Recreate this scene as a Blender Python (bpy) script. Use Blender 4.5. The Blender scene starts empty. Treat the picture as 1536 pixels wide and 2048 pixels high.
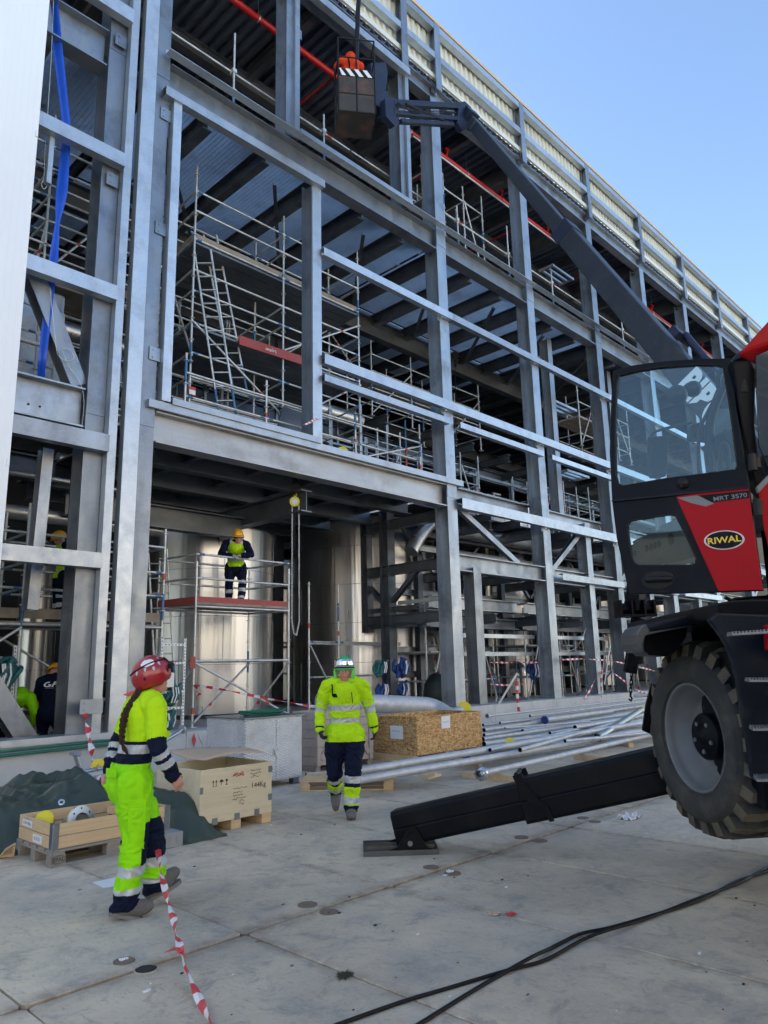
import bpy, math, random
import numpy as np
from math import radians as RA, sin, cos, pi, atan2, sqrt
from mathutils import Vector as V, Matrix, noise as MN
random.seed(7)
S = bpy.context.scene
# ---------------------------------------------------------------- camera
FPX, YAW, PIT, ROL, CH = 1460.46, 0.765632, 0.21004, -0.023755, 1.6
CX, CY = 768.0, 1024.0
fw = V((cos(PIT)*cos(YAW), cos(PIT)*sin(YAW), sin(PIT)))
_r = V((sin(YAW), -cos(YAW), 0)); _u = _r.cross(fw)
cr = _r*cos(ROL) + _u*sin(ROL); cu = _u*cos(ROL) - _r*sin(ROL)
cam = bpy.data.cameras.new('camera'); co = bpy.data.objects.new('camera', cam)
S.collection.objects.link(co)
co.matrix_world = Matrix(((cr.x, cu.x, -fw.x, 0), (cr.y, cu.y, -fw.y, 0), (cr.z, cu.z, -fw.z, CH), (0, 0, 0, 1)))
cam.sensor_fit = 'VERTICAL'; cam.sensor_height = 36; cam.lens = FPX/2048*36
cam.clip_start = 0.1; cam.clip_end = 2000
S.camera = co
S.render.resolution_x = 768; S.render.resolution_y = 1024
# ---------------------------------------------------------------- sky, sun, exposure
SUN_AZ, SUN_EL = RA(112), RA(30)          # azimuth counter-clockwise from +X: behind the building
w = bpy.data.worlds.new('World'); S.world = w; w.use_nodes = True
nt = w.node_tree; bg = nt.nodes['Background']
sky = nt.nodes.new('ShaderNodeTexSky'); sky.sky_type = 'NISHITA'; sky.sun_disc = False
sky.sun_elevation = SUN_EL; sky.sun_rotation = pi/2 - SUN_AZ
sky.air_density = 1.0; sky.dust_density = .8; sky.ozone_density = 2.0
nt.links.new(sky.outputs[0], bg.inputs[0]); bg.inputs[1].default_value = 0.13
sl = bpy.data.lights.new('sun', 'SUN'); sl.energy = 5.0; sl.angle = RA(0.5); sl.color = (1, .93, .82)
so = bpy.data.objects.new('sun', sl); S.collection.objects.link(so)
sd = V((cos(SUN_AZ)*cos(SUN_EL), sin(SUN_AZ)*cos(SUN_EL), sin(SUN_EL)))
so.rotation_euler = sd.to_track_quat('Z', 'Y').to_euler()
S.view_settings.view_transform = 'Standard'; S.view_settings.look = 'None'
S.view_settings.exposure = 1.58; S.view_settings.gamma = 1

# ---------------------------------------------------------------- geometry helpers
def ray(x, y): return cr*((x-CX)/FPX) - cu*((y-CY)/FPX) + fw
O = V((0, 0, CH))
def at(x, y, Y=None, z=None, X=None, D=None):
    """world point seen at photo pixel (x, y) on a plane of the building grid, or D metres ahead"""
    d = ray(x, y)
    t = (z-CH)/d.z if z is not None else Y/d.y if Y is not None else X/d.x if X is not None else D
    return O + d*t
def atp(x, y, p, n):
    d = ray(x, y); return O + d*((p-O).dot(n)/d.dot(n))
def yawv(deg): return V((cos(RA(deg)), sin(RA(deg)), 0))
Zv = V((0, 0, 1)); Xv = V((1, 0, 0)); Yv = V((0, 1, 0))

class MB:
    def __init__(s): s.v = []; s.f = []; s.m = []; s.s = []
    def add(s, vs, fs, m=0, sm=False):
        b = len(s.v); s.v += [tuple(p) for p in vs]
        for f in fs: s.f.append(tuple(i+b for i in f)); s.m.append(m); s.s.append(sm)
        return s
    def hexa(s, c, m=0):   # 8 corners: bottom 4, top 4
        return s.add(c, [(0,3,2,1),(4,5,6,7),(0,1,5,4),(1,2,6,5),(2,3,7,6),(3,0,4,7)], m)
    def box(s, x0, x1, y0, y1, z0, z1, m=0):
        return s.hexa([(x0,y0,z0),(x1,y0,z0),(x1,y1,z0),(x0,y1,z0),(x0,y0,z1),(x1,y0,z1),(x1,y1,z1),(x0,y1,z1)], m)
    def obox(s, c, ax, ay, az, m=0):      # centre and three half vectors
        c = V(c); ax = V(ax); ay = V(ay); az = V(az)
        return s.hexa([c-ax-ay-az, c+ax-ay-az, c+ax+ay-az, c-ax+ay-az, c-ax-ay+az, c+ax-ay+az, c+ax+ay+az, c-ax+ay+az], m)
    def frame(s, p, q, up):
        p = V(p); q = V(q); d = (q-p).normalized(); up = V(up)
        r = d.cross(up)
        if r.length < 1e-4: r = d.cross(V((1, .1, .2)))
        r.normalize(); u = r.cross(d).normalized(); return p, q, d, r, u
    def bar(s, p, q, w, h, up=(0,0,1), m=0):
        p, q, d, r, u = s.frame(p, q, up); return s.obox((p+q)/2, (q-p)/2, r*w/2, u*h/2, m)
    def profile(s, p, q, pts, up=(0,0,1), m=0):   # closed 2D profile (r, u) swept p -> q
        p, q, d, r, u = s.frame(p, q, up); n = len(pts)
        vs = [p + r*a + u*b for a, b in pts] + [q + r*a + u*b for a, b in pts]
        fs = [(i, (i+1) % n, n+(i+1) % n, n+i) for i in range(n)] + [tuple(range(n-1, -1, -1)), tuple(range(n, 2*n))]
        return s.add(vs, fs, m)
    def hb(s, p, q, w, h, up=(0,0,1), t=.022, m=0):   # H section: flanges w wide, depth h along up
        a, b, c = w/2, h/2, t*.6/2
        return s.profile(p, q, [(-a,-b),(a,-b),(a,-b+t),(c,-b+t),(c,b-t),(a,b-t),(a,b),(-a,b),(-a,b-t),(-c,b-t),(-c,-b+t),(-a,-b+t)], up, m)
    def cb(s, p, q, w, h, up=(0,0,1), t=.008, m=0, flip=1):  # C section: web at r=-w/2*flip, lips
        a, b = w/2*flip, h/2; tt = t*flip; l = .02
        return s.profile(p, q, [(-a,-b),(a,-b),(a,-b+l),(a-tt,-b+l),(a-tt,-b+t),(-a+tt,-b+t),(-a+tt,b-t),(a-tt,b-t),(a-tt,b-l),(a,b-l),(a,b),(-a,b)], up, m)
    def ang(s, p, q, w, h, up=(0,0,1), t=.01, m=0):
        return s.profile(p, q, [(0,0),(w,0),(w,t),(t,t),(t,h),(0,h)], up, m)
    def tube(s, pts, r, n=8, m=0, caps=True, rs=None, ell=1.0, up=None):
        pts = [V(p) for p in pts]; k = len(pts); vs = []
        if k < 2: return s
        d0 = (pts[1]-pts[0]).normalized()
        a = V(up) if up else (Zv if abs(d0.z) < .9 else Xv)
        a = (a - d0*a.dot(d0)).normalized()
        for i, p in enumerate(pts):
            d = (pts[min(i+1,k-1)]-pts[max(i-1,0)])
            d = d.normalized() if d.length > 1e-9 else d0
            a = (a - d*a.dot(d)); a = a.normalized() if a.length > 1e-6 else d.orthogonal().normalized(); b = d.cross(a)
            R = rs[i] if rs else r
            for j in range(n):
                t = 2*pi*j/n; vs.append(p + a*(R*cos(t)) + b*(R*ell*sin(t)))
        fs = [(i*n+j, i*n+(j+1) % n, (i+1)*n+(j+1) % n, (i+1)*n+j) for i in range(k-1) for j in range(n)]
        s.add(vs, fs, m, n > 5)
        if caps:
            s.add([vs[j] for j in range(n)], [tuple(range(n-1,-1,-1))], m)
            s.add([vs[(k-1)*n+j] for j in range(n)], [tuple(range(n))], m)
        return s
    def lathe(s, prof, c, ax, n=32, m=0, a0=0, a1=2*pi, sm=True):   # prof: (radius, offset along ax)
        c = V(c); ax = V(ax).normalized(); u = ax.orthogonal().normalized(); w_ = ax.cross(u)
        full = abs(a1-a0-2*pi) < 1e-6; N = n if full else n+1; vs = []
        for r, h in prof:
            for j in range(N):
                t = a0+(a1-a0)*j/n; vs.append(c + ax*h + u*(r*cos(t)) + w_*(r*sin(t)))
        fs = []
        for i in range(len(prof)-1):
            for j in range(n):
                j2 = (j+1) % N; fs.append((i*N+j, i*N+j2, (i+1)*N+j2, (i+1)*N+j))
        return s.add(vs, fs, m, sm)
    def disc(s, c, ax, r, h, n=24, m=0):
        s.lathe([(0.0001, h/2), (r, h/2), (r, -h/2), (0.0001, -h/2)], c, ax, n, m, sm=False); return s
    def prism(s, pts, vec, m=0):
        pts = [V(p) for p in pts]; vec = V(vec); n = len(pts)
        nn = V((0,0,0))
        for i in range(n): nn += pts[i].cross(pts[(i+1) % n])
        if nn.dot(vec) > 0: pts = pts[::-1]
        vs = pts + [p+vec for p in pts]
        fs = [tuple(range(n)), tuple(range(2*n-1, n-1, -1))] + [(i, n+i, n+(i+1) % n, (i+1) % n) for i in range(n)]
        return s.add(vs, fs, m)
    def ring(s, outer, inner, vec, m=0):    # frame between two loops of equal count, with thickness
        n = len(outer); o = [V(p) for p in outer]; i_ = [V(p) for p in inner]; vec = V(vec)
        vs = o + i_ + [p+vec for p in o] + [p+vec for p in i_]; fs = []
        for k in range(n):
            k2 = (k+1) % n
            fs += [(k, k2, n+k2, n+k), (2*n+k2, 2*n+k, 3*n+k, 3*n+k2), (k2, k, 2*n+k, 2*n+k2), (n+k, n+k2, 3*n+k2, 3*n+k)]
        return s.add(vs, fs, m)
    def build(s, name, mats, parent=None, label=None, flat=False):
        me = bpy.data.meshes.new(name)
        off = V(parent['_org']) if parent is not None and '_org' in parent else V((0,0,0))
        a = np.array(s.v, dtype=float).reshape(-1, 3) - np.array(off)
        me.from_pydata(a.tolist(), [], s.f)
        mats = mats if isinstance(mats, (list, tuple)) else [mats]
        for k in mats: me.materials.append(k)
        me.polygons.foreach_set('material_index', [min(x, len(mats)-1) for x in s.m])
        me.polygons.foreach_set('use_smooth', [bool(x) and not flat for x in s.s])
        me.update()
        o = bpy.data.objects.new(name, me); S.collection.objects.link(o)
        if parent is not None: o.parent = parent; o['_org'] = tuple(off)
        if label: o['label'] = label
        return o
def tag(o, label=None, cat=None, group=None, kind=None):
    if label: o['label'] = label
    if cat: o['category'] = cat
    if group: o['group'] = group
    if kind: o['kind'] = kind
    return o
def thing(name, label, cat, loc=(0,0,0), group=None):
    o = bpy.data.objects.new(name, None); S.collection.objects.link(o); o.location = loc
    o.empty_display_size = .1; o['_org'] = tuple(loc)
    return tag(o, label, cat, group)
def single(name, mb, mats, label, cat, group=None, org=None):
    """a thing that is one mesh, its origin at org"""
    v = np.array(mb.v); c = org if org is not None else ((v[:,0].min()+v[:,0].max())/2, (v[:,1].min()+v[:,1].max())/2, v[:,2].min())
    mb.v = (v - np.array(c)).tolist(); o = mb.build(name, mats); o.location = c
    return tag(o, label, cat, group)
def bevel(o, w=.004, seg=2):
    b = o.modifiers.new('bevel', 'BEVEL'); b.width = w; b.segments = seg; b.limit_method = 'ANGLE'; b.angle_limit = RA(40); return o
def copy_tree(root, loc=None, rz=0, label=None, group=None):
    r = root.copy(); S.collection.objects.link(r)
    def rec(a, b):
        for ch in [c for c in list(bpy.data.objects) if c.parent == a]:
            d = ch.copy(); S.collection.objects.link(d); d.parent = b; rec(ch, d)
    rec(root, r)
    if loc is not None: r.location = loc
    r.rotation_euler.z = rz
    if label: r['label'] = label
    if group: r['group'] = group
    return r
def text_mb(mb, txt, origin, xd, yd, size, m=0, depth=.002, center=True, shear=0, bold=0, sx=1.0):
    cu_ = bpy.data.curves.new('lettering', 'FONT'); cu_.body = txt; cu_.size = 1; cu_.extrude = 0; cu_.offset = bold; cu_.shear = shear
    if center: cu_.align_x = 'CENTER'; cu_.align_y = 'CENTER'
    ob = bpy.data.objects.new('lettering', cu_)
    me = bpy.data.meshes.new_from_object(ob)
    xd = V(xd).normalized(); yd = V(yd).normalized(); n = xd.cross(yd)
    base = [V(origin) + xd*(v.co.x*size*sx) + yd*(v.co.y*size) + n*depth for v in me.vertices]
    mb.add(base, [tuple(p.vertices) for p in me.polygons], m)
    bpy.data.objects.remove(ob); bpy.data.meshes.remove(me); bpy.data.curves.remove(cu_)
    return mb

# ---------------------------------------------------------------- materials
def mat(name, col, rough=.6, metal=0.0, col2=None, nscale=4, stretch=(1,1,1), nstr=.5, bump=0, bscale=60, spangle=0, spec=None, alpha=None, rvar=0, trans=None, emit=None, dirt=None, dscale=1.5, damt=.5, coat=0, world=True, sheen=0):
    m = bpy.data.materials.new(name); m.use_nodes = True; N = m.node_tree.nodes; L = m.node_tree.links
    b = N['Principled BSDF']; b.inputs['Roughness'].default_value = rough; b.inputs['Metallic'].default_value = metal
    b.inputs['Base Color'].default_value = (*col, 1)
    if spec is not None: b.inputs['Specular IOR Level'].default_value = spec
    if coat: b.inputs['Coat Weight'].default_value = coat; b.inputs['Coat Roughness'].default_value = .08
    if sheen: b.inputs['Sheen Weight'].default_value = sheen
    if alpha is not None: b.inputs['Alpha'].default_value = alpha
    if trans is not None: b.inputs['Transmission Weight'].default_value = trans
    if emit: b.inputs['Emission Color'].default_value = (*emit[0], 1); b.inputs['Emission Strength'].default_value = emit[1]
    if world: src = N.new('ShaderNodeNewGeometry').outputs['Position']
    else: src = N.new('ShaderNodeTexCoord').outputs['Object']
    mp = N.new('ShaderNodeMapping'); mp.inputs['Scale'].default_value = stretch; L.new(src, mp.inputs[0])
    def noi(scale, det=4, rough_=.6, vec=mp):
        n = N.new('ShaderNodeTexNoise'); n.inputs['Scale'].default_value = scale; n.inputs['Detail'].default_value = det
        n.inputs['Roughness'].default_value = rough_; L.new(vec.outputs[0] if hasattr(vec, 'outputs') else vec, n.inputs['Vector']); return n.outputs[0]
    cur = None
    def mix(fac, a, bcol):
        x = N.new('ShaderNodeMix'); x.data_type = 'RGBA'
        if hasattr(fac, 'links'): L.new(fac, x.inputs[0])
        else: x.inputs[0].default_value = fac
        for inp, val in ((x.inputs[6], a), (x.inputs[7], bcol)):
            if hasattr(val, 'links'): L.new(val, inp)
            else: inp.default_value = (*val, 1)
        return x.outputs[2]
    def ramp(s_, lo, hi, a=0., b_=1.):
        r = N.new('ShaderNodeMapRange'); L.new(s_, r.inputs[0]); r.inputs[1].default_value = lo; r.inputs[2].default_value = hi
        r.inputs[3].default_value = a; r.inputs[4].default_value = b_; return r.outputs[0]
    if col2 is not None:
        cur = mix(ramp(noi(nscale), .5-nstr/2, .5+nstr/2), col, col2)
    if spangle:
        vo = N.new('ShaderNodeTexVoronoi'); vo.inputs['Scale'].default_value = spangle; L.new(src, vo.inputs['Vector'])
        sep = N.new('ShaderNodeSeparateColor'); L.new(vo.outputs['Color'], sep.inputs[0])
        cur = mix(ramp(sep.outputs[0], 0, 1, 0, .35), cur if cur is not None else col, tuple(min(1, c*1.5) for c in col))
    if dirt is not None:
        nd = N.new('ShaderNodeTexNoise'); nd.inputs['Scale'].default_value = dscale; nd.inputs['Detail'].default_value = 6; nd.inputs['Roughness'].default_value = .65
        L.new(src, nd.inputs['Vector'])
        cur = mix(ramp(nd.outputs[0], .5, .72, 0, damt), cur if cur is not None else col, dirt)
    if cur is not None: L.new(cur, b.inputs['Base Color'])
    if rvar: L.new(ramp(noi(nscale*1.7), .3, .7, max(.02, rough-rvar), min(1, rough+rvar)), b.inputs['Roughness'])
    if bump:
        bp = N.new('ShaderNodeBump'); bp.inputs['Strength'].default_value = bump; bp.inputs['Distance'].default_value = .02
        L.new(noi(bscale), bp.inputs['Height']); L.new(bp.outputs[0], b.inputs['Normal'])
    if metal >= .6 and 'galv' in name or 'edge_beam' in name:
        oi = N.new('ShaderNodeObjectInfo'); h = N.new('ShaderNodeHueSaturation'); L.new(ramp(oi.outputs['Random'], 0, 1, .78, 1.2), h.inputs['Value'])
        src_ = b.inputs['Base Color'].links[0].from_socket; L.new(src_, h.inputs['Color']); L.new(h.outputs[0], b.inputs['Base Color'])
    return m
M = {}
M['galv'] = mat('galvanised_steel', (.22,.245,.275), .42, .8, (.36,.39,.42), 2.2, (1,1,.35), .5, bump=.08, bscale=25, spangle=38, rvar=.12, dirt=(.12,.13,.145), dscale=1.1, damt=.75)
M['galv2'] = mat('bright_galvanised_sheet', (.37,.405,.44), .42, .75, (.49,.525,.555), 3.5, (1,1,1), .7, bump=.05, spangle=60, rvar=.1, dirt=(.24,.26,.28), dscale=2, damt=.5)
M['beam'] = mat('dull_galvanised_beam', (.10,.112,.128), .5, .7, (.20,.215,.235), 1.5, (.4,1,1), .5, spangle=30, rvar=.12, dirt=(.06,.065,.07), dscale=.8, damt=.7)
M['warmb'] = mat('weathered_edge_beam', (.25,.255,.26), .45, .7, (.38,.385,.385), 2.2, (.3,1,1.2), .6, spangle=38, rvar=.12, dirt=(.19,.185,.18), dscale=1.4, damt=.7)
M['scaf'] = mat('scaffold_tube_steel', (.50,.52,.52), .45, .5, (.68,.70,.68), 8, dirt=(.22,.19,.16), dscale=3, damt=.6)
M['blue'] = mat('blue_scaffold_paint', (.03,.12,.28), .5, 0, (.05,.19,.38), 10, dirt=(.25,.26,.27), dscale=9, damt=.7)
M['redband'] = mat('red_scaffold_marking', (.55,.07,.03), .5)
M['conc'] = mat('concrete', (.36,.355,.335), .85, 0, (.45,.445,.43), 3, nstr=.6, bump=.15, bscale=70, dirt=(.27,.265,.25), dscale=.9, damt=.7)
M['kerbc'] = mat('pale_precast_concrete', (.44,.45,.45), .8, 0, (.54,.55,.545), 2.5, nstr=.6, bump=.1, bscale=50, dirt=(.33,.33,.32), dscale=1.6, damt=.6)
M['white'] = mat('white_coated_panel', (.78,.80,.81), .45, 0, (.82,.84,.85), .6)
M['cream'] = mat('cream_corrugated_sheet', (.66,.66,.58), .45, .1, (.74,.74,.66), 1.5, dirt=(.52,.52,.46), dscale=.9, damt=.6)
M['deckd'] = mat('steel_roof_decking', (.13,.155,.20), .45, .6, (.19,.22,.27), .7)
M['beige'] = mat('beige_building_panel', (.62,.55,.44), .8, 0, (.67,.60,.49), .3)
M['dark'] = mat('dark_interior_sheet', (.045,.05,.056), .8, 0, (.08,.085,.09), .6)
M['orange'] = mat('orange_edge_strip', (.66,.48,.27), .6)
M['red'] = mat('red_pipe_paint', (.40,.010,.012), .35, 0, (.46,.014,.016), 5)
M['ins'] = mat('stainless_pipe_cladding', (.55,.53,.49), .35, .9, (.66,.63,.58), 3, rvar=.1)
M['pipe'] = mat('galvanised_pipe', (.40,.42,.44), .55, .4, (.58,.60,.62), 6, (1,1,1), .6, spangle=0, dirt=(.33,.34,.35), dscale=5, damt=.6)
M['black'] = mat('black_rubber_plastic', (.010,.010,.011), .5, rvar=.1, spec=.25)
M['dkblue'] = mat('blue_plastic_cap', (.02,.05,.20), .5)
M['yellow'] = mat('yellow_plastic_cap', (.75,.62,.02), .5)
M['wred'] = mat('red_scaffold_board', (.30,.045,.04), .6, 0, (.38,.07,.06), 4, (1,8,8), dirt=(.2,.12,.1), dscale=4, damt=.5)
M['wood'] = mat('weathered_plank', (.24,.19,.14), .8, 0, (.34,.28,.21), 5, (1,1,1), dirt=(.14,.11,.08), dscale=4, damt=.6)
M['blueT'] = mat('blue_tarpaulin_strip', (.008,.07,.50), .35, 0, (.012,.10,.62), 4, bump=.3, bscale=14)
M['tapeW'] = mat('white_tape', (.74,.72,.72), .4)
M['tapeR'] = mat('red_tape', (.58,.05,.06), .4)
# ================================================================ GROUND
def slab_mat():
    m = mat('concrete_slab', (.285,.285,.265), .72, 0, (.37,.365,.345), 1.6, nstr=.5)
    N = m.node_tree.nodes; L = m.node_tree.links; b = N['Principled BSDF']
    geo = N.new('ShaderNodeNewGeometry'); src = geo.outputs['Position']
    def noi(s_, d=6, r=.62, dist=0, st=None):
        n = N.new('ShaderNodeTexNoise'); n.inputs['Scale'].default_value = s_; n.inputs['Detail'].default_value = d; n.inputs['Roughness'].default_value = r
        n.inputs['Distortion'].default_value = dist
        if st:
            mp = N.new('ShaderNodeMapping'); mp.inputs['Scale'].default_value = st; mp.inputs['Rotation'].default_value = (0,0,.4); L.new(src, mp.inputs[0]); L.new(mp.outputs[0], n.inputs['Vector'])
        else: L.new(src, n.inputs['Vector'])
        return n.outputs[0]
    def mr(s_, lo, hi, a, c):
        r = N.new('ShaderNodeMapRange'); L.new(s_, r.inputs[0])
        for i, v_ in enumerate((lo, hi, a, c)): r.inputs[1+i].default_value = v_
        return r.outputs[0]
    def mx(f, a, c):
        x = N.new('ShaderNodeMix'); x.data_type = 'RGBA'; L.new(f, x.inputs[0])
        for inp, v_ in ((x.inputs[6], a), (x.inputs[7], c)):
            if hasattr(v_, 'links'): L.new(v_, inp)
            else: inp.default_value = (*v_, 1)
        return x.outputs[2]
    at_ = N.new('ShaderNodeAttribute'); at_.attribute_name = 'tone'
    c = mx(mr(noi(.8, 5), .36, .64, 0, 1), (.43,.365,.275), (.64,.54,.395))
    c = mx(mr(noi(2.2, 7, .7), .50, .68, 0, .6), c, (.28,.26,.22))
    c = mx(mr(noi(1.1, 5, .6, .6, (1, 2.5, 1)), .52, .70, 0, .55), c, (.58,.49,.36))       # dusty drifts
    c = mx(mr(noi(4.5, 8, .75, .8), .52, .62, 0, .55), c, (.23,.22,.195))
    c = mx(mr(noi(9, 8, .8, .5, (1, 3.2, 1)), .50, .68, 0, .55), c, (.50,.47,.41))
    c = mx(mr(noi(13, 6, .75, .3, (2.6, 1, 1)), .54, .66, 0, .5), c, (.22,.21,.19))
    c = mx(mr(noi(.55, 4, .6), .5, .62, 0, .35), c, (.31,.295,.27))
    c = mx(mr(noi(34, 4, .7), .55, .75, 0, .5), c, (.62,.58,.50))
    c = mx(mr(noi(120, 3, .7), .62, .72, 0, .45), c, (.2,.19,.17))
    sp = N.new('ShaderNodeSeparateXYZ'); L.new(src, sp.inputs[0])
    def near(sock, v0, wdt):
        s1 = N.new('ShaderNodeMath'); s1.operation = 'SUBTRACT'; L.new(sock, s1.inputs[0]); s1.inputs[1].default_value = v0
        s2 = N.new('ShaderNodeMath'); s2.operation = 'ABSOLUTE'; L.new(s1.outputs[0], s2.inputs[0]); return mr(s2.outputs[0], 0, wdt, 1, 0)
    def mul(a_, b__):
        q_ = N.new('ShaderNodeMath'); q_.operation = 'MULTIPLY'; L.new(a_, q_.inputs[0]); L.new(b__, q_.inputs[1]); return q_.outputs[0]
    c = mx(mul(near(sp.outputs[1], 4.12, .16), mr(noi(7, 5, .7), .38, .62, .15, .8)), c, (.17,.125,.085))
    for xv in (2.95, 4.25, 5.55, 6.85): c = mx(mul(near(sp.outputs[0], xv, .09), mr(noi(5, 5, .7), .42, .62, 0, .65)), c, (.19,.15,.11))
    c = mx(mul(near(sp.outputs[1], 3.0, 1.2), mul(near(sp.outputs[0], 7.2, 2.2), mr(noi(9, 6, .75, .5), .45, .6, .1, .9))), c, (.66,.56,.42))
    f = N.new('ShaderNodeMix'); f.data_type = 'RGBA'; f.blend_type = 'MULTIPLY'; f.inputs[0].default_value = 1; L.new(c, f.inputs[6]); L.new(at_.outputs['Color'], f.inputs[7])
    L.new(f.outputs[2], b.inputs['Base Color'])
    L.new(mr(noi(3, 4), .3, .7, .6, .9), b.inputs['Roughness'])
    bp = N.new('ShaderNodeBump'); bp.inputs['Strength'].default_value = .35; bp.inputs['Distance'].default_value = .006
    L.new(noi(60, 6, .7), bp.inputs['Height']); bp2 = N.new('ShaderNodeBump'); bp2.inputs['Strength'].default_value = .3; bp2.inputs['Distance'].default_value = .03
    L.new(noi(5, 4, .6), bp2.inputs['Height']); L.new(bp.outputs[0], bp2.inputs['Normal']); L.new(bp2.outputs[0], b.inputs['Normal'])
    return m
M['slab'] = slab_mat()
M['joint'] = mat('rusty_joint_dirt', (.045,.035,.027), .95, 0, (.09,.06,.04), 5, nstr=.4, bump=.5, bscale=90)
M['plug'] = mat('brown_mortar_plug', (.16,.12,.085), .95, 0, (.22,.17,.13), 30, bump=.5, bscale=120)
M['hole'] = mat('deep_hole_dark', (.02,.02,.02), .9)
def ground():
    far = MB(); far.add([(-300,-300,-.05),(500,-300,-.05),(500,500,-.05),(-300,500,-.05)], [(0,1,2,3)])
    tag(far.build('ground', M['conc']), 'wide concrete ground of the yard', kind='structure')
    j = MB(); j.add([(-12,-6.5,-.046),(60,-6.5,-.046),(60,11.6,-.046),(-12,11.6,-.046)], [(0,1,2,3)])
    g = MB(); tones = []
    xs = [2.95 + 1.3*k + .02*sin(k*7.1) for k in range(-12, 40)]; ys = [-6.3, -3.0, .3, 4.12, 7.9, 11.56]
    rnd = random.Random(3)
    for a in range(len(xs)-1):
        for b_ in range(len(ys)-1):
            x0, x1, y0, y1 = xs[a], xs[a+1], ys[b_], ys[b_+1]
            gx = .005 + rnd.random()*.003; gy = .016 if abs(y0-4.12) < .1 else .005; gy1 = .016 if abs(y1-4.12) < .1 else .005
            x0 += gx; x1 -= gx; y0 += gy; y1 -= gy1
            z = [rnd.uniform(-.004,.003) for _ in range(4)]
            if abs(xs[a]-2.95) < .1 and b_ == 2: z = [.0,-.004,-.002,.006]
            ch = .004
            n0 = len(g.f); c = .035 if (b_ in (2,3)) else .012
            # rounded corners outline
            def cor(x, y, sx, sy): return [(x+sx*c, y), (x+sx*c*.3, y+sy*c*.3), (x, y+sy*c)]
            ol = cor(x0,y0,1,1)[::-1]; o2 = cor(x1,y0,-1,1); o3 = cor(x1,y1,-1,-1)[::-1]; o4 = cor(x0,y1,1,-1)
            ol = ol + o2 + o3 + o4
            def zz(x, y):
                u = (x-x0)/(x1-x0); v = (y-y0)/(y1-y0); return z[0]*(1-u)*(1-v)+z[1]*u*(1-v)+z[2]*u*v+z[3]*(1-u)*v
            cxm, cym = (x0+x1)/2, (y0+y1)/2
            top = [(x+(ch if x < cxm else -ch), y+(ch if y < cym else -ch)) for x, y in ol]
            n = len(ol)
            vs = [(x, y, zz(x,y)) for x, y in top] + [(x, y, zz(x,y)-ch) for x, y in ol] + [(x, y, -.049) for x, y in ol]
            fs = [tuple(range(n))] + [(n+i, n+(i+1)%n, (i+1)%n, i) for i in range(n)] + [(2*n+i, 2*n+(i+1)%n, n+(i+1)%n, n+i) for i in range(n)]
            g.add(vs, fs)
            t = rnd.uniform(.93, 1.12); w_ = rnd.uniform(-.015,.03)
            tones.append((len(vs), (t+w_, t, t-w_)))
    # plugs and the open lifting hole
    nslab = len(g.v)
    for (px, py, r, h) in ((615,1810,.062,0),(658,1825,.06,0),(248,1923,.055,0),(292,1940,.058,1),(862,1735,.06,0),(905,1747,.06,0),(1043,1675,.06,0),(1080,1682,.06,0),(1166,1636,.055,0),(1190,1644,.055,0)):
        p = at(px, py, z=0)
        k = 20; rn = [r*(1+.05*sin(i*2.3+px)) for i in range(k)]
        zt = .006
        g.add([(p.x+rn[i]*cos(2*pi*i/k), p.y+rn[i]*sin(2*pi*i/k), zt) for i in range(k)], [tuple(range(k))], 2 if h else 1)
        g.lathe([(r*1.0, zt-.004), (r*1.03, zt+.001), (r*1.10, zt-.001), (r*1.13, -.004)], (p.x, p.y, 0), (0,0,1), 24, 0 if h else 1)
    o = g.build('concrete_slabs', [M['slab'], M['plug'], M['hole']])
    tag(o, kind='structure', label='large precast concrete slabs paving the yard')
    at_ = o.data.color_attributes.new('tone', 'FLOAT_COLOR', 'POINT'); arr = np.ones((len(g.v), 4), dtype=np.float32); i = 0
    for n, t in tones: arr[i:i+n, :3] = t; i += n
    at_.data.foreach_set('color', arr.ravel())
    tag(j.build('joint_bed', M['joint']), 'rusty dirt in the joints between the slabs', kind='structure')
ground()

# ================================================================ STEEL FRAME BUILDING
FY = 11.8
B = thing('steel_frame_building', 'long unfinished galvanised steel frame building open along its whole front', 'building', (0, FY, 0))
def bpart(name, fn, m='galv', label=None):
    mb = MB(); fn(mb); return mb.build(name, M[m] if isinstance(m, str) else m, B, label)
cols = [15.0, 19.62, 24.24, 28.86, 33.5, 38.1, 42.7, 47.3, 51.9]
FW = .40
def column(x, y0, z0, z1, w_=FW, d=.45, m='galv'):
    def f(mb):
        mb.hb((x, y0+d/2, z0), (x, y0+d/2, z1), w_, d, Yv, .028)
        mb.box(x-w_/2-.05, x+w_/2+.05, y0-.04, y0+d+.05, z0-.02, z0+.02)
        for zz in (6.2, 13.6):
            if z0 < zz < z1: mb.box(x-w_/2, x+w_/2, y0-.012, y0, zz-.22, zz+.22)
    return bpart('column', f, m)
for x in cols:
    column(x-.1, FY, .62, 18.3)
column(6.12, FY, .62, 18.3, .30)                 # column at the seam
column(5.2, FY+.05, .62, 22, .34)                # left building column
column(-3.2, FY, .62, 22, .3)
# rear columns
for x in (6.1, 15.0, 24.2, 33.5, 42.7):
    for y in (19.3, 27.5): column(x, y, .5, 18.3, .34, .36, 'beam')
# cladding posts of the seam
for nm, x0, x1, y0 in (('cladding_post', 5.36, 5.51, 11.66), ('cladding_post', 5.62, 5.90, 11.62)):
    bpart(nm, lambda mb: mb.box(x0, x1, y0, y0+.17, .62, 22.5), 'galv2')
bpart('seam_gasket', lambda mb: mb.box(5.903, 5.925, 11.66, 11.78, .62, 22), 'black')
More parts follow.
